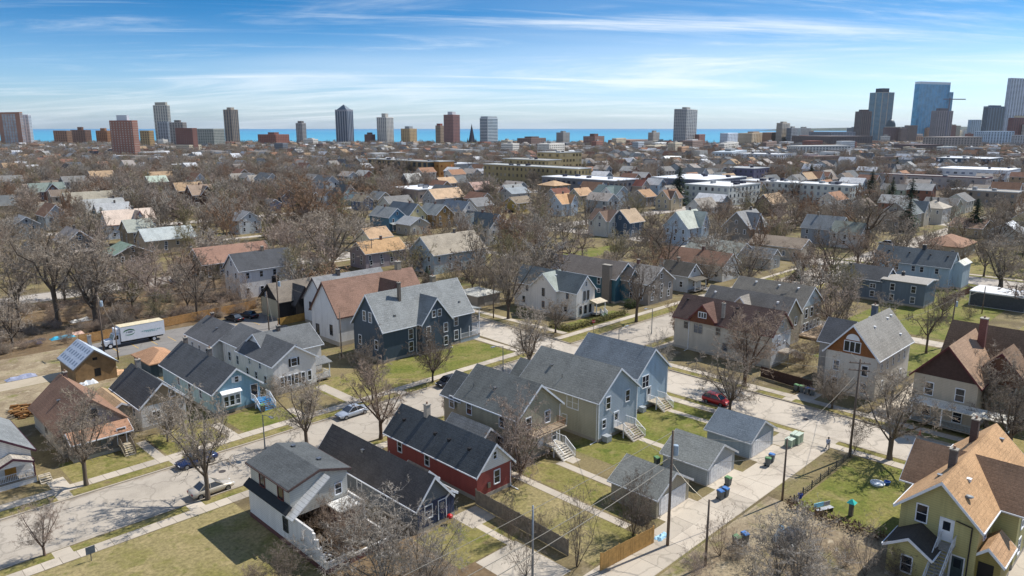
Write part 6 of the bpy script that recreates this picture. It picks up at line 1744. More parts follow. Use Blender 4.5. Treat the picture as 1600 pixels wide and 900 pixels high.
while N_MID < 222 and tries < 60000:
    tries += 1
    d = math.sqrt(rt.uniform(125 ** 2, 330 ** 2)); x = rt.uniform(-60, 1660)
    u, v = far_at(x, d)
    w_ = wood(u, v)
    if u < 107 and v < 150: continue
    if not in_view(u, v) or on_road(u, v) or in_foot(u, v, 1.5): continue
    if any((u - a) ** 2 + (v - b) ** 2 < (4.5 if w_ else 6.5) ** 2 for a, b in placed): continue
    if 156 < u < 214 and 34 < v < 60: continue
    if 178 < u < 206 and 144 < v < 157: continue
    H = rt.choice([rt.uniform(6, 9), rt.uniform(8, 13), rt.uniform(11, 16)])
    cx, cy_ = pix(u, v, H * .65); pr = H * .33 * (pix(u + _s, v - _s, 5)[0] - pix(u, v, 5)[0])
    dist = math.hypot(u, v)
    bad = False
    for (kx, ky), kd_, r in KEY:
        if kd_ > dist and kd_ - dist < 55 and abs(kx - cx) < pr * 1.1 + 6 and abs(ky - cy_) < pr * 1.5 + 6:
            if rt.random() < (.93 if not w_ else .85): bad = True; break
    if bad: continue
    placed.append((u, v))
    form = rt.choice(['street', 'vase', 'rugged', 'dense', 'dense', 'vase'])
    tree(u, v, H, H * rt.uniform(.75, 1.05), form, 100 + rt.randrange(2), 1, rt.choice(['grey', 'grey', 'pink', 'red', 'dark', 'dark', 'pale', 'grey', 'rust', 'olive']))
    N_MID += 1
# evergreens
def spruce_mesh():
    rg = random.Random(3)
    tr = MB().tube((0, 0, -.1), (0, 0, 9.6), .22, .03, 6).mesh('trunk', TRUNKM['dark'])
    f = MB()
    z = .8
    while z < 9.9:
        k = (10 - z) / 9.2
        rr = 2.3 * k ** .85 + .12
        n = int(8 + 9 * k)
        for i in range(n):
            t = rg.uniform(0, 6.28); L_ = rr * rg.uniform(.7, 1.12); dr = L_ * rg.uniform(.18, .5)
            c, s_ = math.cos(t), math.sin(t)
            for q in range(5):
                f0 = q / 5; f1 = (q + 1.3) / 5; wdt = (.34 - .22 * f0) * (.5 + .6 * k)
                a = Vector((c * L_ * f0, s_ * L_ * f0, z - dr * f0 ** 1.4)); b = Vector((c * L_ * f1, s_ * L_ * f1, z - dr * f1 ** 1.4))
                sd = Vector((-s_, c, 0)) * wdt * rg.uniform(.7, 1.3)
                up = Vector((0, 0, rg.uniform(-.14, .05)))
                f.add([a, a + (b - a) * .6 + sd + up, b, a + (b - a) * .6 - sd + up], [(0, 1, 2), (0, 2, 3)])
        z += .22 + .12 * k
    gm, n, l, p = nmat('spruce_needles')
    l.new(mixrgb(n, l, rnd(n), C('22341f', .9), C('33452a', .9)), p.inputs['Base Color']); p.inputs['Roughness'].default_value = .9; p.inputs['Specular IOR Level'].default_value = .15
    return tr, f.mesh('crown', gm)
sp_t, sp_c = spruce_mesh()
SPR, FOOTS = [], []
for x, yb, yt, w, lb in ((1060, 320, 257, 27, 'tall dark spruce left of the white apartment wing'), (1360, 312, 263, 19, 'dark spruce at the corner of the long white apartments'), (1391, 330, 279, 20, 'spruce right of the white apartments'),
                         (1420, 345, 276, 25, 'tallest spruce behind the large grey-roofed house'), (1418, 362, 300, 24, 'spruce in front of the large grey-roofed house'), (1522, 368, 308, 28, 'lone spruce left of the ranch house'),
                         (473, 342, 300, 24, 'dark spruce right of the navy gabled house'), (162, 362, 322, 18, 'small evergreen beside the pinkish-roofed house'), (1452, 338, 304, 12, 'slim evergreen before the large grey-roofed house'),
                         (1267, 280, 256, 13, 'little spruce behind the long white apartments'), (1400, 268, 244, 10, 'distant spruce left of the dark warehouse'), (668, 448, 415, 16, 'small evergreen below the broad beige-roofed house'), (1245, 436, 420, 20, 'low evergreen bush before the long brown-roofed white house')):
    u, v = at(x, yb); H = height_at(x, yt, u, v); sc = (pix(u + _s, v - _s, 3)[0] - pix(u, v, 3)[0])
    o = empty('spruce_tree', (u, v, 0), lb, 'tree', 'evergreens among the bare trees'); kx = w / sc / 2.9
    SPR.append(((x, (yb + yt) / 2), math.hypot(u, v), None)); FOOTS.append((u, v))
    o.scale = (kx, kx, H / 10); inst('trunk', sp_t, o, (0, 0, 0)); inst('crown', sp_c, o, (0, 0, 0))
# labels: each tree by what it stands beside
lab = {}
LM = [(((r[0] + r[1]) / 2, (r[2] + r[3]) / 2), s) for r, s, _ in HOUSES]
for t in TREES:
    o, u, v, H, tone, form = t
    if 'label' in o: continue
    c, s = min(LM, key=lambda q: (q[0][0] - u) ** 2 + (q[0][1] - v) ** 2)
    dd = math.hypot(c[0] - u, c[1] - v)
    x, y = pix(u, v)[0], pix(*c)[0]
    rel = 'in front of' if u + v < c[0] + c[1] - 7 else ('behind' if u + v > c[0] + c[1] + 7 else ('left of' if x < y else 'right of'))
    s = s if s.startswith('the ') else 'the ' + ' '.join(s.split()[:6])
    while s.split()[-1] in ('with', 'and', 'the', 'of', 'at', 'in', 'a', 'behind', 'before', 'right', 'left', 'by', 'beside', 'near', 'grey-green', 'pale', 'tan-grey', 'two', 'long', 'dark', 'brown', 'blue-black', 'orange', 'white', 'tan', 'half', 'next', 'to', 'on', 'steep', 'front', 'bare', 'patched', 'red-brown', 'upper', 'shallow', 'light', 'pinkish-beige', 'blue-grey', 'green-grey', 'cross-gabled', 'small', 'tall'): s = ' '.join(s.split()[:-1])
    lab.setdefault(f'{rel} {s}', []).append((x, t))
ORD = ['leftmost', 'second from left', 'third from left', 'fourth from left', 'fifth from left', 'sixth from left', 'seventh from left', 'eighth from left', 'ninth from left', 'tenth from left', 'eleventh from left', 'twelfth from left', 'thirteenth from left', 'fourteenth from left']
TONEW = {'rust': 'rusty-brown', 'olive': 'olive-brown', 'grey': 'grey-brown', 'pink': 'pinkish-brown', 'red': 'reddish-brown', 'dark': 'dark', 'pale': 'pale'}
for k, L_ in lab.items():
    L_.sort(key=lambda q: q[0])
    for i, (x, t) in enumerate(L_):
        o = t[0]
        extra = '' if len(L_) == 1 else (f', {ORD[i]}' if i < len(ORD) - 1 and i < len(L_) - 1 else ', rightmost')
        o['label'] = f'{TONEW[t[4]]} bare tree {k}{extra}'
for t in TREES: t[0]['group'] = 'bare trees of the neighbourhood'
# ------------------------------------------------------------------ vehicles
TYRE, RIM = plain('17171a', .8), plain('8d9094', .35, .1, 3, .7)
CGLASS = glass('14191f', .06)
def car(label, u, v, rz, col, kind='sedan', group='cars parked in the neighbourhood', far=False):
    L_, W, hb, hr = dict(sedan=(4.8, 1.84, .92, 1.45), suv=(4.7, 1.88, 1.05, 1.72), hatch=(4.1, 1.76, .98, 1.52))[kind]
    r = empty('parked_car', (u, v, 0 if far else -.119 if on_road(u, v, 0) else .02), label, 'car', group, rz=rz)
    x = L_ / 2; w = W / 2
    prof = dict(sedan=[(-x, .45, .78, .80), (-x + .12, .30, .92, .93), (-x + .9, .24, hb + .02, 1), (-.3, .22, hb, 1), (x - 1.35, .22, hb - .02, 1), (x - .5, .24, hb - .14, .97), (x - .12, .30, hb - .22, .90), (x, .45, hb - .34, .78)],
                suv=[(-x, .45, .95, .86), (-x + .1, .30, hb, .95), (-x + .9, .26, hb + .02, 1), (0, .24, hb, 1), (x - 1.25, .24, hb, 1), (x - .45, .26, hb - .1, .97), (x - .1, .32, hb - .2, .9), (x, .45, hb - .34, .8)],
                hatch=[(-x, .45, .85, .86), (-x + .1, .30, hb, .95), (-x + .8, .24, hb + .02, 1), (0, .22, hb, 1), (x - 1.15, .22, hb - .02, 1), (x - .45, .24, hb - .14, .96), (x - .1, .3, hb - .24, .88), (x, .45, hb - .36, .76)])[kind]
    b = MB(); n = 10; vs = []
    for px_, z0, z1, k in prof:
        a = w * k
        ring = [(a * .86, z0), (a * .98, z0 + .14), (a, (z0 + z1) / 2), (a * .97, z1 - .09), (a * .84, z1)]
        vs += [(px_, y, z) for y, z in ring] + [(px_, -y, z) for y, z in ring[::-1]]
    fs = []
    for i in range(len(prof) - 1):
        for k in range(n): fs.append((i * n + k, i * n + (k + 1) % n, (i + 1) * n + (k + 1) % n, (i + 1) * n + k))
    fs += [tuple(range(n - 1, -1, -1)), tuple(range((len(prof) - 1) * n, len(prof) * n))]
    b.add(vs, fs)
    M = carpaint(col)
    b.build('body', M, r, smooth=True)
    A, B_, C_, D_ = dict(sedan=(-x + .75, -x + 1.45, .25, 1.1), suv=(-x + .12, -x + .5, .35, 1.15), hatch=(-x + .12, -x + .6, .35, 1.1))[kind]
    wb, wt = w * .9, w * .70
    V = [(A, wb, hb), (D_, wb, hb), (D_, -wb, hb), (A, -wb, hb), (B_, wt, hr), (C_, wt, hr), (C_, -wt, hr), (B_, -wt, hr)]
    for nm, f in (('windscreen', (1, 2, 6, 5)), ('rear_window', (3, 0, 4, 7)), ('side_window', (0, 1, 5, 4)), ('side_window', (2, 3, 7, 6))):
        MB().add([V[i] for i in f], [(0, 1, 2, 3)]).build(nm, CGLASS, r)
    rf = MB()
    t = .05
    rf.add([(B_ - .02, wt + .02, hr - .01), (C_ + .03, wt + .02, hr - .01), (C_ + .03, -wt - .02, hr - .01), (B_ - .02, -wt - .02, hr - .01), (B_ + .15, wt - .12, hr + t), (C_ - .12, wt - .12, hr + t), (C_ - .12, -wt + .12, hr + t), (B_ + .15, -wt + .12, hr + t)],
           [(4, 5, 6, 7), (0, 1, 5, 4), (1, 2, 6, 5), (2, 3, 7, 6), (3, 0, 4, 7)])
    for i, j in ((0, 4), (1, 5), (2, 6), (3, 7)): rf.tube(V[i], V[j], .045, n=4)
    for s_ in (1, -1):
        m = (A + D_) / 2 - .1; rf.tube((m, wb * s_, hb), (m + .02, wt * s_, hr), .04, n=4)
    rf.build('roof', M, r)
    for wx in (-x + .85, x - .88):
        for s_ in (1, -1):
            wh = MB(); y0, y1 = s_ * (w - .2), s_ * (w + .01)
            wh.tube((wx, y0, .32), (wx, y1, .32), .33, n=14, caps=True)
            wo = wh.build('wheel', TYRE, r, smooth=False)
            MB().tube((wx, s_ * (w + .012), .32), (wx, s_ * (w + .022), .32), .21, n=12, caps=True).build('rim', RIM, wo)
    for s_ in (1, -1):
        MB().box(x - .16, x - .02, s_ * w * .62 - .2, s_ * w * .62 + .2, hb - .42, hb - .27).build('headlight', plain('e2e6ea', .2), r)
        MB().box(-x - .01, -x + .12, s_ * w * .64 - .16, s_ * w * .64 + .16, hb - .32, hb - .12).build('tail_light', plain('8c1c1c', .3), r)
    return r
PI = math.pi
car('silver sedan parked facing left on the far kerb', 54.3, 86.5, PI, 'b3bcc8')
car('gold-beige sedan parked at the near kerb behind a street tree', 30.4, 78.2, 0, 'c9c0b0')
u, v = at(706, 603); car('black hatchback parked at the far kerb before the olive house', u, 86.6, PI, '1b1e26', 'hatch')
u, v = at(306, 722); car('dark blue sedan parked at the far kerb behind a street tree', u, 86.6, PI, '26365c')
car('red hatchback parked on the cross street', 95.1, 52.2, -PI / 2, 'b0121c', 'hatch')
car('black sedan in the parking lot beside the wood fence', 66.0, 149.2, PI / 2 + .2, '16171c'); car('dark purple-black sedan in the parking lot, right of the other', 69.5, 149.6, PI / 2 + .2, '221e2a')
u, v = at(1236, 850); car('dark sedan under pale blue covers behind the bottom thicket', u, v, .15, '2a3238')
u, v = at(857, 398); car('white van-like car on the back lot behind the teal house', u, v, .1, 'd6d9dc', 'suv', far=True)
u, v = at(838, 390); car('bright blue car parked behind the white one', u, v, 1.2, '2b5fb0', 'hatch', far=True)
u, v = at(876, 391); car('dark car parked right of the bright blue one', u, v, .1, '2c2a30', 'sedan', far=True)
u, v = at(727, 466); car('blue-grey car on the cross street above the navy house', u, v, PI / 2, '6f83a0', 'sedan', far=True)
u, v = at(466, 425); car('dark blue car beside the white black-roofed house', u, v, PI / 2, '33465c', 'sedan', far=True)
u, v = at(168, 427); car('blue car seen through the left trees', u, v, 0, '2f6ea6', 'hatch', far=True)
u, v = at(1498, 359); car('white car left of the ranch house', u, v, 0, 'd2d5d8', 'suv', far=True)
u, v = at(1384, 383); car('pale car on the far street right of the spreading tree', u, v, PI / 2, 'b9bcc0', 'suv', far=True)
u, v = at(796, 332); car('dark car at the bend by the pale grey house', u, v, 0, '2b2d33', 'sedan', far=True)
# box truck
r = empty('box_truck', (45.1, 146.4, .012), 'white box truck with green swirl lettering in the parking lot', 'truck', rz=PI)
TW = plain('dfe3e8', .45, .06)
MB().box(-5.3, 2.55, -1.25, 1.25, 1.05, 3.75).build('cargo_box', TW, r)
MB().box(-5.32, 2.57, -1.27, 1.27, 3.75, 3.8).build('box_roof', plain('d6c9a8', .6), r)
MB().box(-5.2, 5.2, -.5, .5, .6, 1.05).build('chassis', BLACKM, r)
cb = MB().prof([(2.7, .6), (3.95, .6), (3.95, 1.55), (3.6, 2.45), (2.7, 2.55)], 'u', -1.1, 1.1)
cb = MB(); pr = [(2.7, .6), (3.95, .6), (3.95, 1.55), (3.55, 2.5), (2.7, 2.6)]
cb.add([(a, -1.1, z) for a, z in pr] + [(a, 1.1, z) for a, z in pr], [(0, 1, 2, 3, 4), (9, 8, 7, 6, 5)] + [(i, (i + 1) % 5, 5 + (i + 1) % 5, 5 + i) for i in range(5)])
cb.build('cab', TW, r)
hd = MB(); pr = [(3.95, .6), (5.3, .6), (5.35, 1.25), (5.1, 1.5), (3.95, 1.62)]
hd.add([(a, -.95, z) for a, z in pr] + [(a, .95, z) for a, z in pr], [(0, 1, 2, 3, 4), (9, 8, 7, 6, 5)] + [(i, (i + 1) % 5, 5 + (i + 1) % 5, 5 + i) for i in range(5)])
hd.build('hood', TW, r)
MB().quad((3.97, -.95, 1.62), (3.97, .95, 1.62), (3.60, .9, 2.42), (3.60, -.9, 2.42)).build('windscreen', CGLASS, r)
for s_ in (1, -1):
    MB().quad((2.95, 1.105 * s_, 1.6), (3.8, 1.105 * s_, 1.6), (3.5, 1.105 * s_, 2.35), (2.95, 1.105 * s_, 2.35)).build('side_window', CGLASS, r)
    for wx in (4.45, -3.3):
        o = MB().tube((wx, s_ * .75, .5), (wx, s_ * 1.12, .5), .5, n=16, caps=True).build('wheel', TYRE, r)
        MB().tube((wx, s_ * 1.121, .5), (wx, s_ * 1.135, .5), .3, n=12, caps=True).build('rim', WHITE, o)
    MB().box(5.3, 5.38, s_ * .7 - .15, s_ * .7 + .15, 1.0, 1.2).build('headlight', plain('e8ecf0', .2), r)
MB().box(5.3, 5.42, -.98, .98, .5, .75).box(5.33, 5.37, -.5, .5, .85, 1.3).build('bumper', BLACKM, r)
MB().box(2.6, 3.3, -.9, .9, 2.65, 3.5).build('wind_deflector', TW, r)
lg = MB()                                         # printed swirl and lines of small lettering on both long sides
rgx = random.Random(9)
for s_ in (1, -1):
    y = s_ * 1.262
    for k, (a0, a1, rx, rz_, cz) in enumerate(((.35, 2.9, 1.0, .55, 2.5), (.2, 2.7, 1.15, .68, 2.45), (3.3, 5.6, .95, .42, 2.5))):
        prev = None
        for i in range(15):
            t = a0 + (a1 - a0) * i / 14; wd = .07 * math.sin(math.pi * (i + .5) / 15) + .015
            p = (1.05 + rx * math.cos(t), cz + rz_ * math.sin(t), wd)
            if prev: lg.quad((prev[0], y, prev[1] - prev[2]), (p[0], y, p[1] - p[2]), (p[0], y, p[1] + p[2]), (prev[0], y, prev[1] + prev[2]), 0)
            prev = p
    for row, (z, x0, x1, hh, mi) in enumerate(((2.62, .5, 1.5, .14, 2), (2.32, -4.7, -1.2, .11, 1), (2.08, -3.9, -1.9, .07, 1))):
        x = x0
        while x < x1:
            w_ = rgx.uniform(.05, .12); lg.quad((x, y, z - hh), (x + w_, y, z - hh), (x + w_, y, z + hh), (x, y, z + hh), mi)
            x += w_ + rgx.choice([.05, .05, .16])
lg.build('lettering', [plain('3d7d52', .5), plain('6fa8a6', .5), plain('4a5560', .5)], r)

# ------------------------------------------------------------------ poles, lamps, wires
def upole(label, x, yb, yt, arm=1, transf=0, lean=0.0, r0=.16, mat=None, az=0.0, xt=None):
    u, v = at(x, yb); H = height_at(x if xt is None else xt, yt, u, v)
    r = empty('utility_pole', (u, v, 0), label, 'utility pole', 'wooden utility poles')
    top = Vector((0, 0, H))
    if lean: top = Vector((lean, -lean * .2, H))
    o = MB().tube((0, 0, -.2), top, r0, r0 * .68, 9, caps=True).build('pole', mat or WOODPOLE, r, smooth=True)
    for k in range(arm):
        z = H - .5 - k * .9; c = top * (z / H)
        MB().box(-.06, .06, -1.2, 1.2, -.06, .06).box(-.03, .03, -1.1, -1.04, .06, .2).box(-.03, .03, -.5, -.44, .06, .2).box(-.03, .03, .44, .5, .06, .2).box(-.03, .03, 1.04, 1.1, .06, .2).build('crossarm', WOODPOLE, r, loc=c, rz=az)
    for k in range(transf):
        c = top * ((H - 2.6) / H)
        MB().lathe([(.02, 0), (.27, .02), (.27, .95), (.24, 1.02), (.05, 1.05)], 12).box(-.3, -.2, -.05, .05, .3, .6).build('transformer', plain('9fb0be', .45, .08), r, loc=c + Vector((.45, -.1 + .5 * k, 0)), smooth=False)
    return Vector((u, v, 0)) + top
pA = upole('utility pole with transformer at the alley before the garages', 1043, 852, 672, 0, 1)
pB = upole('plain utility pole beside the alley, before the utility cabinets', 1222, 782, 684, 0, 0, r0=.13)
pC = upole('tall leaning utility pole at the corner of the green yard', 1327, 714, 560, 2, 0, lean=.25, az=.5)
pD = upole('short utility pole in the brush at the bottom of the alley', 1102, 884, 780, 0, 0, r0=.13)
pE = upole('grey metal pole at the concrete pad', 832, 905, 790, 0, 0, r0=.12, mat=plain('8f959b', .5, .1, 3, .5))
pF = upole('utility pole with transformer left of the box truck', 163, 553, 456, 1, 1)
pG = upole('thin pole in front of the box truck', 185, 562, 508, 0, 0, r0=.13)
pH = upole('pole with transformer before the black-sided house', 437, 511, 428, 1, 1)
pI = upole('shorter pole left of the black-sided house', 421, 524, 455, 0, 0, r0=.13)
pJ = upole('slim pole before the brown-roofed white house', 534, 560, 487, 0, 0, r0=.12)
pK = upole('pole with transformer on the right-hand lawn', 1482, 540, 458, 1, 1, lean=.6)
pL = upole('grey pole near the white flat garage', 1534, 490, 447, 0, 0, r0=.13)
pM = upole('pole on the verge left of the white corner house', 771, 497, 443, 0, 0, r0=.14)
pN = upole('pole before the orange-roofed lilac house', 582, 418, 373, 1, 0)
pO = upole('dark pole right of the white flat garage', 1583, 486, 444, 1, 0)
def wire(label, a, b, sag=.6, r=.022, mat=None):
    a, b = Vector(a), Vector(b)
    pts = []
    n = 14
    for i in range(n + 1):
        t = i / n
        p = a.lerp(b, t); p.z -= sag * 4 * t * (1 - t); pts.append(p - a)
    o = MB().path(pts, r, 4).build('overhead_wire', mat or plain('9d978a', .5, .05, 1, .3), loc=a)
    tag(o, label, 'wire', 'overhead wires between poles')
LOWE = Vector((14, 36.6, 10.6))
wire('topmost wire running left from the alley transformer pole', pA + Vector((0, 0, -.1)), LOWE + Vector((0, 0, .4)), .5)
wire('middle wire running left from the alley transformer pole', pA + Vector((0, 0, -2.6)), LOWE + Vector((0, .3, -2.2)), .7, .03)
wire('lowest thick wire running left from the alley transformer pole', pA + Vector((0, 0, -3.4)), LOWE + Vector((0, -.4, -3.2)), .8, .035)
wire('service wire from the alley transformer pole to the bottom pole', pA + Vector((0, 0, -3.2)), pD + Vector((0, 0, -.3)), .4)
wire('top wire between the alley pole and the plain pole', pA + Vector((0, 0, -.2)), pB + Vector((0, 0, -.2)), .5)
wire('lower wire between the alley pole and the plain pole', pA + Vector((0, 0, -3.0)), pB + Vector((0, 0, -1.6)), .6)
wire('wire from the plain pole to the leaning pole', pB + Vector((0, 0, -.2)), pC + Vector((0, 0, -1.5)), .5)
wire('wire from the leaning pole across the street to the left', pC + Vector((-.5, .9, -.4)), Vector((101, 60, 9.4)), .4)
wire('second wire from the leaning pole across the street', pC + Vector((0, .5, -1.3)), Vector((96, 48, 8.0)), .4)
wire('wire from the leaning pole towards the arched-window house', pC + Vector((.4, -.4, -.4)), Vector((112.2, 40, 7.0)), .4)
wire('service wire from the alley pole to the first slate-blue house', pA + Vector((0, 0, -3.0)), Vector((72.0, 55.6, 5.4)), .5)
wire('wire from the left transformer pole to the thin pole', pF + Vector((0, 0, -.5)), pG + Vector((0, 0, -.1)), .3)
wire('wire running right from the left transformer pole', pF + Vector((0, 0, -1.0)), pH + Vector((0, 0, -.6)), .9)
wire('service wire from the lot pole to the black-shuttered white house', pI + Vector((0, 0, -.4)), Vector((57, 113, 6.2)), .5)
wire('wire from the lot transformer pole to the brown-roofed white house', pH + Vector((0, 0, -.8)), Vector((72, 131, 8)), .4)
wire('wire from the lawn pole to the grey pole', pK + Vector((0, 0, -.5)), pL + Vector((0, 0, -.3)), .6)
wire('wire from the lawn pole to the arched-window house', pK + Vector((0, 0, -.8)), Vector((126, 40, 8.5)), .6)
LAMPM = plain('7f868c', .45, .08, 3, .6)
def lamp(label, x, yb, yt, az):
    u, v = at(x, yb); H = height_at(x, yt, u, v)
    r = empty('street_lamp', (u, v, 0), label, 'street lamp', 'street lamps on grey poles', rz=az)
    MB().tube((0, 0, -.1), (0, 0, H), .10, .06, 8).build('pole', LAMPM, r, smooth=True)
    MB().path([(0, 0, H - .1), (.8, 0, H + .2), (2.0, 0, H + .35)], .035, 6).build('arm', LAMPM, r)
    MB().box(1.9, 2.7, -.16, .16, H + .28, H + .42).build('lamp_head', plain('9aa0a6', .4), r)
lamp('street lamp on the far kerb before the blue bay-window cottage', 414, 700, 648, -PI / 2)
lamp('street lamp on the corner lawn of the tall navy house', 786, 580, 541, PI)
lamp('street lamp on the cross street above the sky-blue corner house', 966, 560, 516, 0)
lamp('street lamp on the verge before the teal house', 1018, 521, 482, PI)
# signs
u, v = at(143, 876)
r = empty('lawn_sign', (u, v, 0), 'small grey sign on a post at the vacant lawn', 'sign')
MB().box(-.04, .04, -.04, .04, 0, 1.3).build('post', GREYWOOD, r); MB().box(-.4, .4, -.07, -.045, .75, 1.5).build('panel', plain('59636e', .5), r)
u, v = at(927, 521)
r = empty('stop_sign', (u, v, 0), 'red octagonal stop sign at the hedge corner', 'sign', rz=-PI / 4)
MB().tube((0, 0, 0), (0, 0, 2.9), .04, n=6).build('post', METAL, r)
MB().add([(.38 * math.cos(R(22.5 + 45 * i)), y, 2.5 + .38 * math.sin(R(22.5 + 45 * i))) for y in (-.06, -.04) for i in range(8)], [tuple(range(8)), tuple(range(15, 7, -1))] + [(i, (i + 1) % 8, 8 + (i + 1) % 8, 8 + i) for i in range(8)]).build('panel', plain('a3161c', .5), r)
tc_ = bpy.data.curves.new('lettering', 'FONT'); tc_.body = 'STOP'; tc_.size = .3; tc_.align_x = 'CENTER'; tc_.align_y = 'CENTER'; tc_.materials.append(WHITE)
tmp = bpy.data.objects.new('lettering_source', tc_); COL.objects.link(tmp)
tme = bpy.data.meshes.new_from_object(tmp.evaluated_get(bpy.context.evaluated_depsgraph_get())); bpy.data.objects.remove(tmp)
to = inst('lettering', tme, r, (0, -.065, 2.5)); to.rotation_euler = (PI / 2, 0, 0)
# traffic cone
u, v = at(1437, 680)
r = empty('traffic_cone', (u, v, 0), 'orange traffic cone at the far kerb', 'cone')
MB().box(-.22, .22, -.22, .22, 0, .05).build('base', plain('c8401c', .6), r); MB().lathe([(.17, .05), (.04, .75)], 10).build('cone', plain('d8481c', .6), r)

# ------------------------------------------------------------------ bins and cabinets
def bin_(label, u, v, lid, rz=0.0, body='5f6668'):
    r = empty('wheelie_bin', (u, v, .02), label, 'bin', 'wheeled rubbish bins', rz=rz)
    MB().add([(-.24, -.27, .08), (.24, -.27, .08), (.24, .22, .08), (-.24, .22, .08), (-.3, -.36, 1.0), (.3, -.36, 1.0), (.3, .3, 1.0), (-.3, .3, 1.0)], [(0, 1, 5, 4), (1, 2, 6, 5), (2, 3, 7, 6), (3, 0, 4, 7), (3, 2, 1, 0), (4, 5, 6, 7)]).build('body', plain(body, .5), r)
    MB().add([(-.32, -.39, 1.0), (.32, -.39, 1.0), (.32, .34, 1.0), (-.32, .34, 1.0), (-.27, -.32, 1.09), (.27, -.32, 1.09), (.27, .3, 1.12), (-.27, .3, 1.12)], [(0, 1, 5, 4), (1, 2, 6, 5), (2, 3, 7, 6), (3, 0, 4, 7), (4, 5, 6, 7)]).build('lid', plain(lid, .5), r)
    MB().tube((-.3, .3, .95), (.3, .3, .95), .025, n=6).build('handle', BLACKM, r)
    for s_ in (-1, 1): MB().tube((s_ * .2, .24, .12), (s_ * .27, .24, .12), .12, n=10, caps=True).build('wheel', BLACKM, r)
BLUE, GREEN = '4474b0', '5f8a5c'
for x, y, c, lb in ((1137, 759, GREEN, 'green-lidded bin before the grey middle garage'), (1125, 780, BLUE, 'blue-lidded bin on the alley, left of a pair'), (1133, 776, BLUE, 'blue-lidded bin on the alley, right of a pair'),
                    (1199, 728, GREEN, 'green-lidded bin on the pad before the blue-roofed garage'), (1205, 722, BLUE, 'blue-lidded bin behind the green one at the blue-roofed garage'),
                    (1244, 611, GREEN, 'leftmost green-lidded bin by the brown fence'), (1252, 613, GREEN, 'second green-lidded bin by the brown fence'), (1261, 616, BLUE, 'left blue-lidded bin by the brown fence'), (1269, 618, BLUE, 'right blue-lidded bin by the brown fence'),
                    (411, 643, GREEN, 'green-lidded bin beside the blue front steps'), (420, 500, GREEN, 'dark green bin at the back of the parking lot'), (1150, 853, GREEN, 'green-lidded bin half hidden by the bottom thicket'), (1163, 848, BLUE, 'blue-lidded bin half hidden by the bottom thicket'),
                    (1026, 727, GREEN, 'green-lidded bin behind the grey middle garage')):
    u, v = at(x, y); bin_(lb, u, v, c, random.Random(x).uniform(-.4, .4))
for x, y, s_, lb in ((1234, 697, .75, 'smaller pale-green utility cabinet on the alley corner'), (1244, 692, .95, 'larger green utility cabinet on the alley corner')):
    u, v = at(x, y)
    r = empty('utility_cabinet', (u, v, 0), lb, 'cabinet', 'green utility cabinets')
    MB().box(-.9 * s_, .9 * s_, -.7 * s_, .7 * s_, 0, .12).build('plinth', CONC, r); MB().box(-.8 * s_, .8 * s_, -.6 * s_, .6 * s_, .12, 1.35 * s_).build('body', plain('93a892', .5), r); MB().box(-.84 * s_, .84 * s_, -.64 * s_, .64 * s_, 1.35 * s_, 1.43 * s_).build('top', plain('b9c6b4', .5), r)
    MB().box(-.02, .02, -.6 * s_ - .02, -.6 * s_, .2, 1.2 * s_).build('door_seam', BLACKM, r)

# ------------------------------------------------------------------ fences and hedges
def fence(label, a, b, hgt, mat, board=.14, gap=.012, name='fence', rail=False):
    a, b = Vector(a + (0,)), Vector(b + (0,))
    L_ = (b - a).length; rz = math.atan2(b.y - a.y, b.x - a.x)
    r = empty(name, a, label, 'fence', rz=rz)
    rg = random.Random(int(a.x * 10))
    n = max(1, round(L_ / 2.4)); pw = L_ / n
    post = MB().box(-.05, .05, -.05, .05, -.2, hgt + .06).mesh('post', mat)
    for i in range(n + 1): inst('post', post, r, (i * pw, .07, 0))
    for i in range(n):
        p = MB(); x = i * pw
        p.box(x, x + pw, .02, .06, .35, .45); p.box(x, x + pw, .02, .06, hgt - .4, hgt - .3)
        if rail:
            for k in range(int(hgt / .2)): p.box(x, x + pw, -.02, .0, .1 + k * .2, .26 + k * .2)
        else:
            while x < (i + 1) * pw - .05:
                t = rg.uniform(-.03, .03); p.box(x, x + board - gap, -.012 + rg.uniform(-.006, .006), .012, .04, hgt + t); x += board
        p.build('panel', mat, r)
fence('weathered grey board fence behind the red house', (49.4, 55.0), (48.9, 41.4), 1.75, GREYWOOD)
fence('new golden board fence at the bottom of the alley', (49.2, 37.6), (56.6, 36.9), 1.8, plain('c49a5c', .8, .2, 2))
fence('long horizontal-board wood fence behind the parking lot', (37.5, 152.6), (74.5, 156.4), 1.9, NEWWOOD, rail=True)
fence('short golden board fence before the black-sided house', (70.5, 138.5), (77.0, 139.0), 1.6, plain('b8924e', .8, .2, 2))
fence('dark brown board fence along the cross street bins', (110.9, 53.2), (109.6, 44.2), 1.8, plain('4c3830', .9))
fence('dark red-brown fence on the right-hand lawn', (188, 47.5), (206, 46.5), 1.6, plain('5d3a30', .9))
fence('low wire-and-post fence along the green yard', (74, 30.6), (90.4, 30.8), 1.0, plain('6a655c', .8), board=.5, gap=.46)
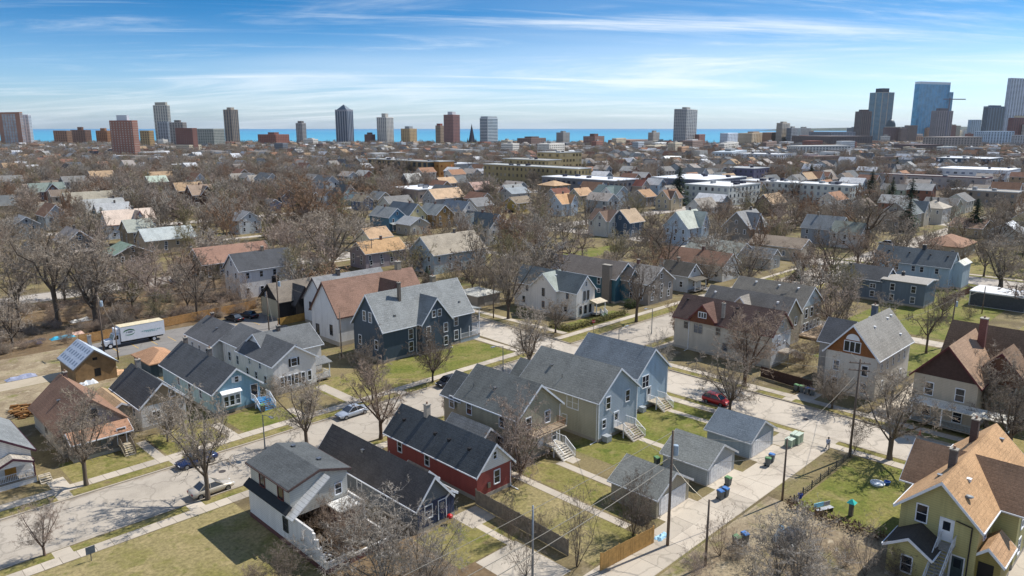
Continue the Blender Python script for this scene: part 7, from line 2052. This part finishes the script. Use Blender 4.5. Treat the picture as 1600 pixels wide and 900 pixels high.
def hedge(label, u0, u1, v0, v1, hgt, cols, n):
    rg = random.Random(int(u0))
    m = MB()
    for i in range(n):
        f = rg.random()
        p = Vector((rg.uniform(u0, u1), rg.uniform(v0, v1), rg.uniform(.05, hgt) ** 1.0))
        s_ = rg.uniform(.08, .2); d1 = Vector((rg.gauss(0, 1), rg.gauss(0, 1), rg.gauss(0, 1))).normalized(); d2 = d1.orthogonal().normalized()
        m.add([p, p + d1 * s_ + d2 * s_ * .5, p + d1 * s_ * 2, p + d1 * s_ - d2 * s_ * .5], [(0, 1, 2, 3)], rg.randrange(len(cols)))
    c = ((u0 + u1) / 2, (v0 + v1) / 2)
    m.v = [(x - c[0], y - c[1], z) for x, y, z in m.v]
    r = empty('hedge', c + (0,), label, 'hedge')
    m.build('foliage', [plain(q, .9, .2) for q in cols], r)
    st = MB()
    for i in range(int((u1 - u0 + v1 - v0) * 5)):
        p = Vector((rg.uniform(u0, u1) - c[0], rg.uniform(v0, v1) - c[1], 0)); st.tube(p, p + Vector((rg.gauss(0, .1), rg.gauss(0, .1), hgt * rg.uniform(.7, 1.05))), .018, .008, 3)
    st.build('stems', plain('6a5a48', .9), r)
hedge('clipped brown-green hedge along the corner sidewalk', 110.5, 129, 93.2, 94.3, 1.15, ['6e6a34', '7f7a42', '5d5a34', '8a8058'], 3600)
hedge('short side of the corner hedge towards the cross street', 109.6, 110.6, 93.2, 99.0, 1.15, ['6e6a34', '7f7a42', '5d5a34', '8a8058'], 1300)
hedge('dark green evergreen bush before the teal house', 133.5, 136.5, 95.5, 98.0, 1.9, ['3f4a28', '4d5a2c', '35401f'], 1800)
hedge('brown overgrown hedge at the bottom of the green yard', 72.3, 73.5, 20.5, 31.0, 1.0, ['6a5542', '7a654e', '594838'], 900)

# ------------------------------------------------------------------ person
def person(label, u, v, rz):
    r = empty('person', (u, v, -.1), label, 'person', rz=rz)
    J = {'pelvis': (0, 0, .92), 'waist': (.02, 0, 1.08), 'chest': (.05, 0, 1.32), 'neck': (.07, 0, 1.47), 'head': (.10, 0, 1.62), 'crown': (.10, 0, 1.72),
         'hl': (0, .1, .88), 'kl': (.22, .1, .50), 'al': (.14, .1, .09), 'tl': (.34, .1, .05), 'hr': (0, -.1, .88), 'kr': (-.10, -.1, .48), 'ar': (-.42, -.1, .16), 'tr': (-.30, -.1, .04),
         'sl': (.05, .19, 1.40), 'el': (-.12, .25, 1.14), 'wl': (-.02, .24, .90), 'fl': (.04, .23, .80), 'sr': (.05, -.19, 1.40), 'er': (.16, -.26, 1.15), 'wr': (.34, -.22, 1.00), 'fr': (.42, -.21, .97)}
    E_ = [('pelvis', 'waist'), ('waist', 'chest'), ('chest', 'neck'), ('neck', 'head'), ('head', 'crown'), ('pelvis', 'hl'), ('hl', 'kl'), ('kl', 'al'), ('al', 'tl'), ('pelvis', 'hr'), ('hr', 'kr'), ('kr', 'ar'), ('ar', 'tr'),
          ('chest', 'sl'), ('sl', 'el'), ('el', 'wl'), ('wl', 'fl'), ('chest', 'sr'), ('sr', 'er'), ('er', 'wr'), ('wr', 'fr')]
    Rd = dict(pelvis=.15, waist=.14, chest=.17, neck=.06, head=.10, crown=.08, hl=.1, kl=.065, al=.05, tl=.045, hr=.1, kr=.065, ar=.05, tr=.045, sl=.075, el=.05, wl=.04, fl=.04, sr=.075, er=.05, wr=.04, fr=.04)
    ks = list(J)
    me = bpy.data.meshes.new('body'); me.from_pydata([J[k] for k in ks], [(ks.index(a), ks.index(b)) for a, b in E_], [])
    m, n, l, p = nmat('clothes')
    tcn = n.new('ShaderNodeTexCoord'); spn = n.new('ShaderNodeSeparateXYZ'); l.new(tcn.outputs['Object'], spn.inputs[0])
    o1 = mixrgb(n, l, ramp(n, l, spn.outputs['Z'], .93, .95), C('23253a'), C('aeb6c8')); o2 = mixrgb(n, l, ramp(n, l, spn.outputs['Z'], 1.48, 1.50), o1, C('6b4a3a'))
    l.new(o2, p.inputs['Base Color']); p.inputs['Roughness'].default_value = .85
    me.materials.append(m)
    b = bpy.data.objects.new('body', me); link(b, r)
    sk = b.modifiers.new('skin', 'SKIN')
    for i, k in enumerate(ks):
        me.skin_vertices[0].data[i].radius = (Rd[k], Rd[k] * (1.25 if k in ('chest', 'pelvis', 'waist') else 1))
    me.skin_vertices[0].data[0].use_root = True
    b.modifiers.new('sub', 'SUBSURF').levels = 1
    b.modifiers['sub'].render_levels = 2
    MB().lathe([(.105, 1.66), (.108, 1.72), (.08, 1.78), (.02, 1.8)], 10, c=(.085, 0)).build('hair', plain('1a1614', .9), r, smooth=True)
u, v = at(1293, 702); person('person in pale shirt and dark trousers walking at the alley mouth', u, v, -2.5)

# ------------------------------------------------------------------ yard things
u, v = at(1329, 806)
r = empty('birdhouse_post', (u, v, 0), 'grey post box with turquoise roof in the green yard', 'birdhouse')
MB().box(-.2, .2, -.2, .2, 0, 1.5).build('post', plain('6a6560', .8), r); MB().add([(-.42, -.42, 1.5), (.42, -.42, 1.5), (.42, .42, 1.5), (-.42, .42, 1.5), (0, 0, 1.95)], [(0, 1, 4), (1, 2, 4), (2, 3, 4), (3, 0, 4), (3, 2, 1, 0)]).build('roof', plain('3fc0b4', .5), r)
u, v = at(1287, 800)
r = empty('garden_bench', (u, v, 0), 'bench of grey boards with pale blue back at the yard edge', 'bench', rz=-.4)
for k in range(3): MB().box(-1.1, 1.1, -.3 + k * .2, -.14 + k * .2, .42, .47).build('slat', plain('b9bcc2', .7), r)
MB().box(-1.1, .2, .3, .36, .5, 1.0).build('backrest', plain('8fd0e6', .6), r); MB().box(.25, 1.1, .3, .36, .5, .95).build('backrest', plain('a3a0a4', .7), r)
for x in (-.95, .95): MB().box(x - .05, x + .05, -.3, .3, 0, .42).build('leg', plain('5c5850', .8), r)
u, v = at(1250, 778)
r = empty('bucket', (u, v, 0), 'small blue bucket at the yard corner', 'bucket'); MB().lathe([(.02, 0), (.2, 0), (.26, .5), (.23, .5), (.2, .1)], 12).build('body', plain('2648b8', .5), r)
MB().path([(-.25, 0, .48), (0, 0, .75), (.25, 0, .48)], .015).build('handle', METAL, r)
u, v = at(1371, 757)
r = empty('paddling_pool', (u, v, 0), 'round white toy pool on the shaded lawn', 'toy pool'); MB().lathe([(.75, 0), (.8, .25), (.7, .25), (.66, .06)], 18).build('rim', plain('cfd6dc', .5), r); MB().lathe([(.66, .05), (.01, .05)], 18).build('base', plain('5f9cc4', .4), r)
u, v = at(1386, 757)
r = empty('plastic_tub', (u, v, 0), 'blue tub next to the toy pool', 'tub'); MB().lathe([(.02, 0), (.28, 0), (.34, .4), (.3, .4), (.26, .08)], 14).build('body', plain('2f62a8', .5), r); MB().box(-.42, -.33, -.08, .08, .3, .36).box(.33, .42, -.08, .08, .3, .36).build('handle', plain('2f62a8', .5), r)
u, v = at(703, 818)
r = empty('kettle_grill', (u, v, 0), 'red kettle grill behind the navy cottage', 'grill')
MB().lathe([(.05, .55), (.25, .62), (.33, .8)], 14).build('bowl', plain('a01c1c', .35), r, smooth=True); MB().lathe([(.34, .8), (.3, .95), (.15, 1.05), (.02, 1.08)], 14).build('lid', plain('b82020', .35), r, smooth=True)
for a in (0, 2.1, 4.2): MB().tube((.15 * math.cos(a), .15 * math.sin(a), .62), (.32 * math.cos(a), .32 * math.sin(a), 0), .018, n=5).build('leg', plain('c9b23c', .5), r)
u, v = at(1362, 690) ; 
# wood pile, building boards and dumped junk on the bare lot
u, v = at(35, 645)
r = empty('wood_pile', (u, v, 0), 'heap of cut timber beside the rust-roofed grey house', 'wood pile')
rg = random.Random(4)
for i in range(46):
    z = .12 + .24 * (i // 12); x, y = rg.uniform(-1.2, 1.2), -2.6 + (i % 12) * .45
    a = rg.uniform(-.4, .4)
    MB().tube((-.5, 0, 0), (.5, 0, 0), .13, n=6, caps=True).build('log', plain(rg.choice(['8a6238', '6f4c2a', 'a07a4c']), .9), r, loc=(x, y, z), rz=a)
def junk(label, x, y, col, w, d, hgt, rz=0.0, cat='debris', name='tarp'):
    u, v = at(x, y)
    rg = random.Random(int(x))
    n = 6; vs = []
    for i in range(n + 1):
        for j in range(n + 1):
            e = min(i, j, n - i, n - j)
            vs.append((-w / 2 + w * i / n + rg.uniform(-.08, .08), -d / 2 + d * j / n + rg.uniform(-.08, .08), .03 if e == 0 else hgt * rg.uniform(.3, 1)))
    o = MB().add(vs, [(i * (n + 1) + j, (i + 1) * (n + 1) + j, (i + 1) * (n + 1) + j + 1, i * (n + 1) + j + 1) for i in range(n) for j in range(n)]).build(name, plain(col, .6), None, loc=(u, v, 0), rz=rz)
    tag(o, label, cat, 'dumped things')
junk('turquoise tarp on the bare lot', 98, 528, '2f9fc0', 4.2, 1.8, .5); junk('white and pink rubbish heap beside the turquoise tarp', 118, 522, 'c9a898', 3.0, 1.6, .5); junk('dark tarp left of the turquoise one', 55, 533, '2e3440', 3.6, 1.4, .4)
junk('white sheet at the wood edge', 127, 501, 'd0d0cc', 4.2, 2.4, .6); junk('blue bag on the bare lot', 61, 537, '2b62b8', 1.0, .8, .5); junk('pale boards on the dirt at left', 17, 545, 'a89a80', 3.0, 1.2, .25)
junk('rubbish bags on the gravel track', 33, 591, '8d93a8', 4.4, 1.6, .5); junk('white wall panel leaning by the unfinished shed', 136, 600, 'd8dde2', 3.0, 1.6, .7); junk('pile of pale planks beside the unfinished shed', 188, 583, 'c9a27c', 3.0, 2.2, .6)
junk('plastic litter at the alley pole', 1034, 839, '9cc6dc', 1.8, .8, .3); junk('light blue cover sheet on the dark parked car', 1222, 842, 'a3c6dc', 2.0, 1.4, 1.35)
# ------------------------------------------------------------------ far neighbourhoods
rf = random.Random(21)
FWALL = ['c3c3bd', 'a9b4bd', 'b3a68f', '8d9aa6', 'd3d6d8', '9a8468', '7d6a5c', '6f8496', 'c9bf9c', '8a5a48', 'b0aca4', '9fb0a4']
FROOF = ['6d6d6d', '85807a', '4d5156', '8d6a52', '7a5a4a', '9a9a98', '5d6266', '9c8468', '70655c', '989089', 'c2c4c6']
protos = []
fwm = MB().box(-.5, .5, -.05, .02, 0, 1.4).mesh('window', glass('262b33'))
def far_proto(i):
    L_, W_, ze, dz = rf.uniform(12, 17), rf.uniform(7.5, 9.5), rf.choice([3.6, 5.6, 5.8, 6.2]), rf.uniform(2.6, 4.4)
    ax = 'v' if i % 2 else 'u'
    a, b = (W_, L_) if ax == 'v' else (L_, W_)
    h = House(None, (0, a, 0, b), name='house', group='far houses'); HOUSES.pop()
    h.block(0, a, 0, b, ze, ze + dz, ax, siding(FWALL[i % 12]), (RV if ax == 'v' else RU)(FROOF[(i * 3) % 11]), oh=.4, fnd=None)
    for f, L2, pl in (('-u', b, 0), ('-v', a, 0)):
        n = max(2, int(L2 / 4))
        for k in range(n):
            for z in ([1.2] if ze < 5 else [1.1, ze - 2]): inst('window', fwm, h.root, h.place(f, L2 * (k + .5) / n, z, pl, .01), FACE_RZ[f])
    return h.root, a, b, i
NFAR = 0
spots = []
cells = []
for i in range(len(US) - 1):
    for j in range(len(VS) - 1):
        u0, u1, v0, v1 = US[i][1] + 4, US[i + 1][0] - 4, VS[j][1] + 4, VS[j + 1][0] - 4
        # lots front the streets of the block: rows of houses along both long sides
        for vv in (v0 + 9, v1 - 9):
            u = u0 + 8
            while u < u1 - 6: cells.append((u, vv)); u += 13.5
        for uu in (u0 + 9, u1 - 9):
            v = v0 + 26
            while v < v1 - 24: cells.append((uu, v)); v += 14
rf.shuffle(cells)
cells.sort(key=lambda c: math.hypot(*c))
used = []
for c in cells:
    d = math.hypot(*c)
    if d < 330 or not in_view(*c, 20) or in_foot(*c, 9): continue
    if rf.random() < (.86 if c[0] < c[1] - 60 and d < 700 else .5): continue
    used.append(c)
near_far = [c for c in used if math.hypot(*c) < 1e9][:90]
PR = [far_proto(i) for i in range(14)]
WN = ['pale grey', 'blue-grey', 'tan', 'slate', 'white', 'brown', 'dark brown', 'steel-blue', 'cream', 'brick-red', 'light grey', 'sage']
RN = ['grey', 'taupe', 'charcoal', 'brown', 'chestnut', 'light grey', 'dark grey', 'orange-tan', 'umber', 'stone', 'silver']
ORDW = ['first', 'second', 'third', 'fourth', 'fifth', 'sixth', 'seventh', 'eighth', 'ninth', 'tenth']
byp = {}
for k, (u, v) in enumerate(near_far):
    p, a, b, i = PR[k % 14]
    o = p if k < 14 else copy_tree(p)
    o.location = (u + rf.uniform(-1, 1), v + rf.uniform(-1.5, 1.5), 0)
    o['category'] = 'house'; o['group'] = 'far houses in the rows behind'
    byp.setdefault(i, []).append((pix(u, v)[0], o))
    FOOT.append((u - 7, u + 7, v - 7, v + 7))
for i, L_ in byp.items():
    L_.sort(key=lambda q: q[0])
    for k, (x, o) in enumerate(L_): o['label'] = f'small {WN[i % 12]} far house with {RN[(i * 3) % 11]} roof, ' + (f'{ORDW[k]} such from the left' if k < 10 else 'rightmost such')
rest = used[90:]
# beyond: rooftops that read as one mass
mats = [siding(c) for c in FWALL[:6]] + [plain(c, .9, .2, .6) for c in FROOF]
m = MB()
def far_house(u, v, a, b, ze, dz, ax, wi, ri):
    w0, w1, e0, e1 = (u - a / 2, u + a / 2, v - b / 2, v + b / 2) if ax == 'v' else (v - b / 2, v + b / 2, u - a / 2, u + a / 2)
    m.prof([(w0, -.2), (w1, -.2), (w1, ze), ((w0 + w1) / 2, ze + dz), (w0, ze)], ax, e0, e1, wi, skip=(0, 2, 3))
    s_ = dz / ((w1 - w0) / 2); mid_ = (w0 + w1) / 2
    m.prof([(w0 - .4, ze - s_ * .4), (mid_, ze + dz), (w1 + .4, ze - s_ * .4), (w1 + .4, ze - s_ * .4 + .3), (mid_, ze + dz + .3), (w0 - .4, ze - s_ * .4 + .3)], ax, e0 - .4, e1 + .4, ri)
for (u, v) in rest: far_house(u, v, rf.uniform(8, 10) , rf.uniform(11, 15), rf.choice([4, 5.8, 6.2]), rf.uniform(2.6, 4.4), rf.choice('uv'), rf.randrange(6), 6 + rf.randrange(len(FROOF)))
k = 0
while k < 1500:
    d = math.sqrt(rf.uniform(620 ** 2, 1690 ** 2)); x = rf.uniform(-40, 1640)
    u, v = far_at(x, d)
    if in_foot(u, v, 8): continue
    a = rf.uniform(8, 11); b = rf.uniform(11, 18); fl_ = rf.random() < .12
    if fl_:
        hh = rf.uniform(5, 12); w_, l_ = rf.uniform(10, 28), rf.uniform(10, 30)
        m.box(u - w_ / 2, u + w_ / 2, v - l_ / 2, v + l_ / 2, -.2, hh, rf.randrange(6)); m.box(u - w_ / 2, u + w_ / 2, v - l_ / 2, v + l_ / 2, hh + .002, hh + .3, 6 + rf.choice([5, 10, 0, 9]))
    else: far_house(u, v, a, b, rf.choice([4, 5.8, 6.5, 7.5]), rf.uniform(2.6, 4.6), rf.choice('uv'), rf.randrange(6), 6 + rf.randrange(len(FROOF)))
    k += 1
o = m.build('distant_houses', mats)
tag(o, 'mass of far rooftops and walls between the trees up to the lake', 'houses', None, 'stuff')

# far bare trees: one mass, scattered by geometry nodes
pts = []
rg2 = random.Random(8)
def try_pt(dmin, dmax, n):
    k = 0; t = 0
    while k < n and t < n * 6:
        t += 1
        d = math.sqrt(rg2.uniform(dmin ** 2, dmax ** 2)); x = rg2.uniform(-80, 1680)
        if x > 820 and d > 460 and rg2.random() < .42: continue
        u, v = far_at(x, d)
        if d < 720 and (on_road(u, v, .5) or in_foot(u, v, .5)): continue
        if d >= 720:
            hit = False
            for r in FOOT:
                if r[0] - 1 < u < r[1] + 1 and r[2] - 1 < v < r[3] + 1: hit = True; break
            if hit: continue
        if d < 620:
            H_ = 10.5; cx, cy_ = pix(u, v, 6); pr = 4.6 * (pix(u + _s, v - _s, 5)[0] - pix(u, v, 5)[0]); dist = math.hypot(u, v); bad = False
            for (kx, ky), kd_, rr_ in KEY2:
                if 0 < kd_ - dist < 80 and abs(kx - cx) < pr + 7 and abs(ky - cy_) < pr + 6 and rg2.random() < .96: bad = True; break
            if bad: continue
            if d < 330 and ((u < 112 and v < 150) or any((u - a) ** 2 + (v - b) ** 2 < 30 for a, b in placed) or (156 < u < 214 and 34 < v < 60) or (178 < u < 206 and 144 < v < 157)): continue
        pts.append((u, v, 0)); k += 1
KEY2 = KEY + SPR * 3
for r in FOOT:
    if math.hypot(r[0], r[2]) < 760 and len(r) == 4:
        n_ = max(1, int((r[3] - r[2]) / 11))
        for i_ in range(n_): KEY2.append((pix(r[0], r[2] + (r[3] - r[2]) * (i_ + .5) / n_, 6), math.hypot(r[0], r[2]), r))
        KEY2.append((pix((r[0] + r[1]) / 2, r[2], 6), math.hypot(r[0], r[2]), r))
try_pt(160, 300, 130); try_pt(300, 480, 1250); try_pt(480, 800, 3300); try_pt(800, 1250, 4200); try_pt(1250, 1735, 4200)
src = bpy.data.collections.new('tree_sources')
for i, (form, tone) in enumerate((('street', 'grey'), ('vase', 'pink'), ('dense', 'red'), ('rugged', 'grey'), ('dense', 'pale'), ('street', 'dark'), ('dense', 'rust'), ('vase', 'olive'))):
    tr, cr, wd = tree_mesh(form, 200 + i, 2)
    bm = bmesh.new(); bm.from_mesh(tr); bm.from_mesh(cr)
    me = bpy.data.meshes.new('far_tree'); bm.to_mesh(me); bm.free(); me.materials.append(BARKS[tone])
    so = bpy.data.objects.new('far_tree_source', me); src.objects.link(so)
pme = bpy.data.meshes.new('far_trees'); pme.from_pydata(pts, [], [])
fo = bpy.data.objects.new('treeline', pme); link(fo); tag(fo, 'grey-brown mass of bare treetops reaching to the lake', 'trees', None, 'stuff')
ng = bpy.data.node_groups.new('far_tree_scatter', 'GeometryNodeTree')
ng.interface.new_socket('Geometry', in_out='INPUT', socket_type='NodeSocketGeometry'); ng.interface.new_socket('Geometry', in_out='OUTPUT', socket_type='NodeSocketGeometry')
gi = ng.nodes.new('NodeGroupInput'); go = ng.nodes.new('NodeGroupOutput')
ci = ng.nodes.new('GeometryNodeCollectionInfo'); ci.inputs['Collection'].default_value = src; ci.inputs['Separate Children'].default_value = True; ci.inputs['Reset Children'].default_value = True
ip = ng.nodes.new('GeometryNodeInstanceOnPoints'); ip.inputs['Pick Instance'].default_value = True
r1 = ng.nodes.new('FunctionNodeRandomValue'); r1.data_type = 'FLOAT_VECTOR'; r1.inputs[0].default_value = (0, 0, 0); r1.inputs[1].default_value = (0, 0, 6.283)
r2 = ng.nodes.new('FunctionNodeRandomValue'); r2.data_type = 'FLOAT_VECTOR'; r2.inputs[0].default_value = (.7, .7, .55); r2.inputs[1].default_value = (1.5, 1.5, 1.5); r2.inputs['Seed'].default_value = 5
L = ng.links
L.new(gi.outputs[0], ip.inputs['Points']); L.new(ci.outputs[0], ip.inputs['Instance']); L.new(r1.outputs[0], ip.inputs['Rotation']); L.new(r2.outputs[0], ip.inputs['Scale']); L.new(ip.outputs[0], go.inputs[0])
mod = fo.modifiers.new('scatter', 'NODES'); mod.node_group = ng

# undergrowth on the wooded slope behind the parking lot: twiggy brush nobody could count
pts = []
while len(pts) < 420:
    u, v = rg2.uniform(-20, 97), rg2.uniform(153.5, 197)
    if in_foot(u, v, 1): continue
    pts.append((u, v, 0))
while len(pts) < 428:
    u, v = rg2.uniform(40, 74), rg2.uniform(12, 33)
    if in_foot(u, v, 1) or u > 66 and v < 22: continue
    pts.append((u, v, 0))
src2 = bpy.data.collections.new('brush_sources')
for i, tone in enumerate(('red', 'pink', 'grey')):
    tr, cr, wd = tree_mesh('shrub', 301 + i, 1)
    bm = bmesh.new(); bm.from_mesh(tr); bm.from_mesh(cr); me = bpy.data.meshes.new('brush'); bm.to_mesh(me); bm.free(); me.materials.append(BARKS[tone])
    so = bpy.data.objects.new('brush_source', me); src2.objects.link(so)
pme = bpy.data.meshes.new('undergrowth'); pme.from_pydata(pts, [], [])
uo = bpy.data.objects.new('undergrowth', pme); link(uo); tag(uo, 'tangled leafless undergrowth on the wooded slope', 'undergrowth', None, 'stuff')
ng2 = ng.copy(); ng2.name = 'brush_scatter'
for n_ in ng2.nodes:
    if n_.bl_idname == 'GeometryNodeCollectionInfo': n_.inputs['Collection'].default_value = src2
    if n_.bl_idname == 'FunctionNodeRandomValue' and abs(n_.inputs[0].default_value[0] - .7) < 1e-3: n_.inputs[0].default_value = (.16, .16, .12); n_.inputs[1].default_value = (.34, .34, .30)
uo.modifiers.new('scatter', 'NODES').node_group = ng2

# the air: a thin even haze
hz = MB().box(-28000, 28000, -28000, 28000, -3, 215).build('haze', nmat('haze')[0])
hm = hz.data.materials[0]; hn = hm.node_tree.nodes; hn.clear()
ho = hn.new('ShaderNodeOutputMaterial'); pv = hn.new('ShaderNodeVolumePrincipled')
pv.inputs['Color'].default_value = (.80, .90, 1.0, 1); pv.inputs['Density'].default_value = 0.000022; pv.inputs['Anisotropy'].default_value = .2
hm.node_tree.links.new(pv.outputs[0], ho.inputs['Volume'])
hz['kind'] = 'stuff'; hz['label'] = 'thin bluish air haze over the whole city'
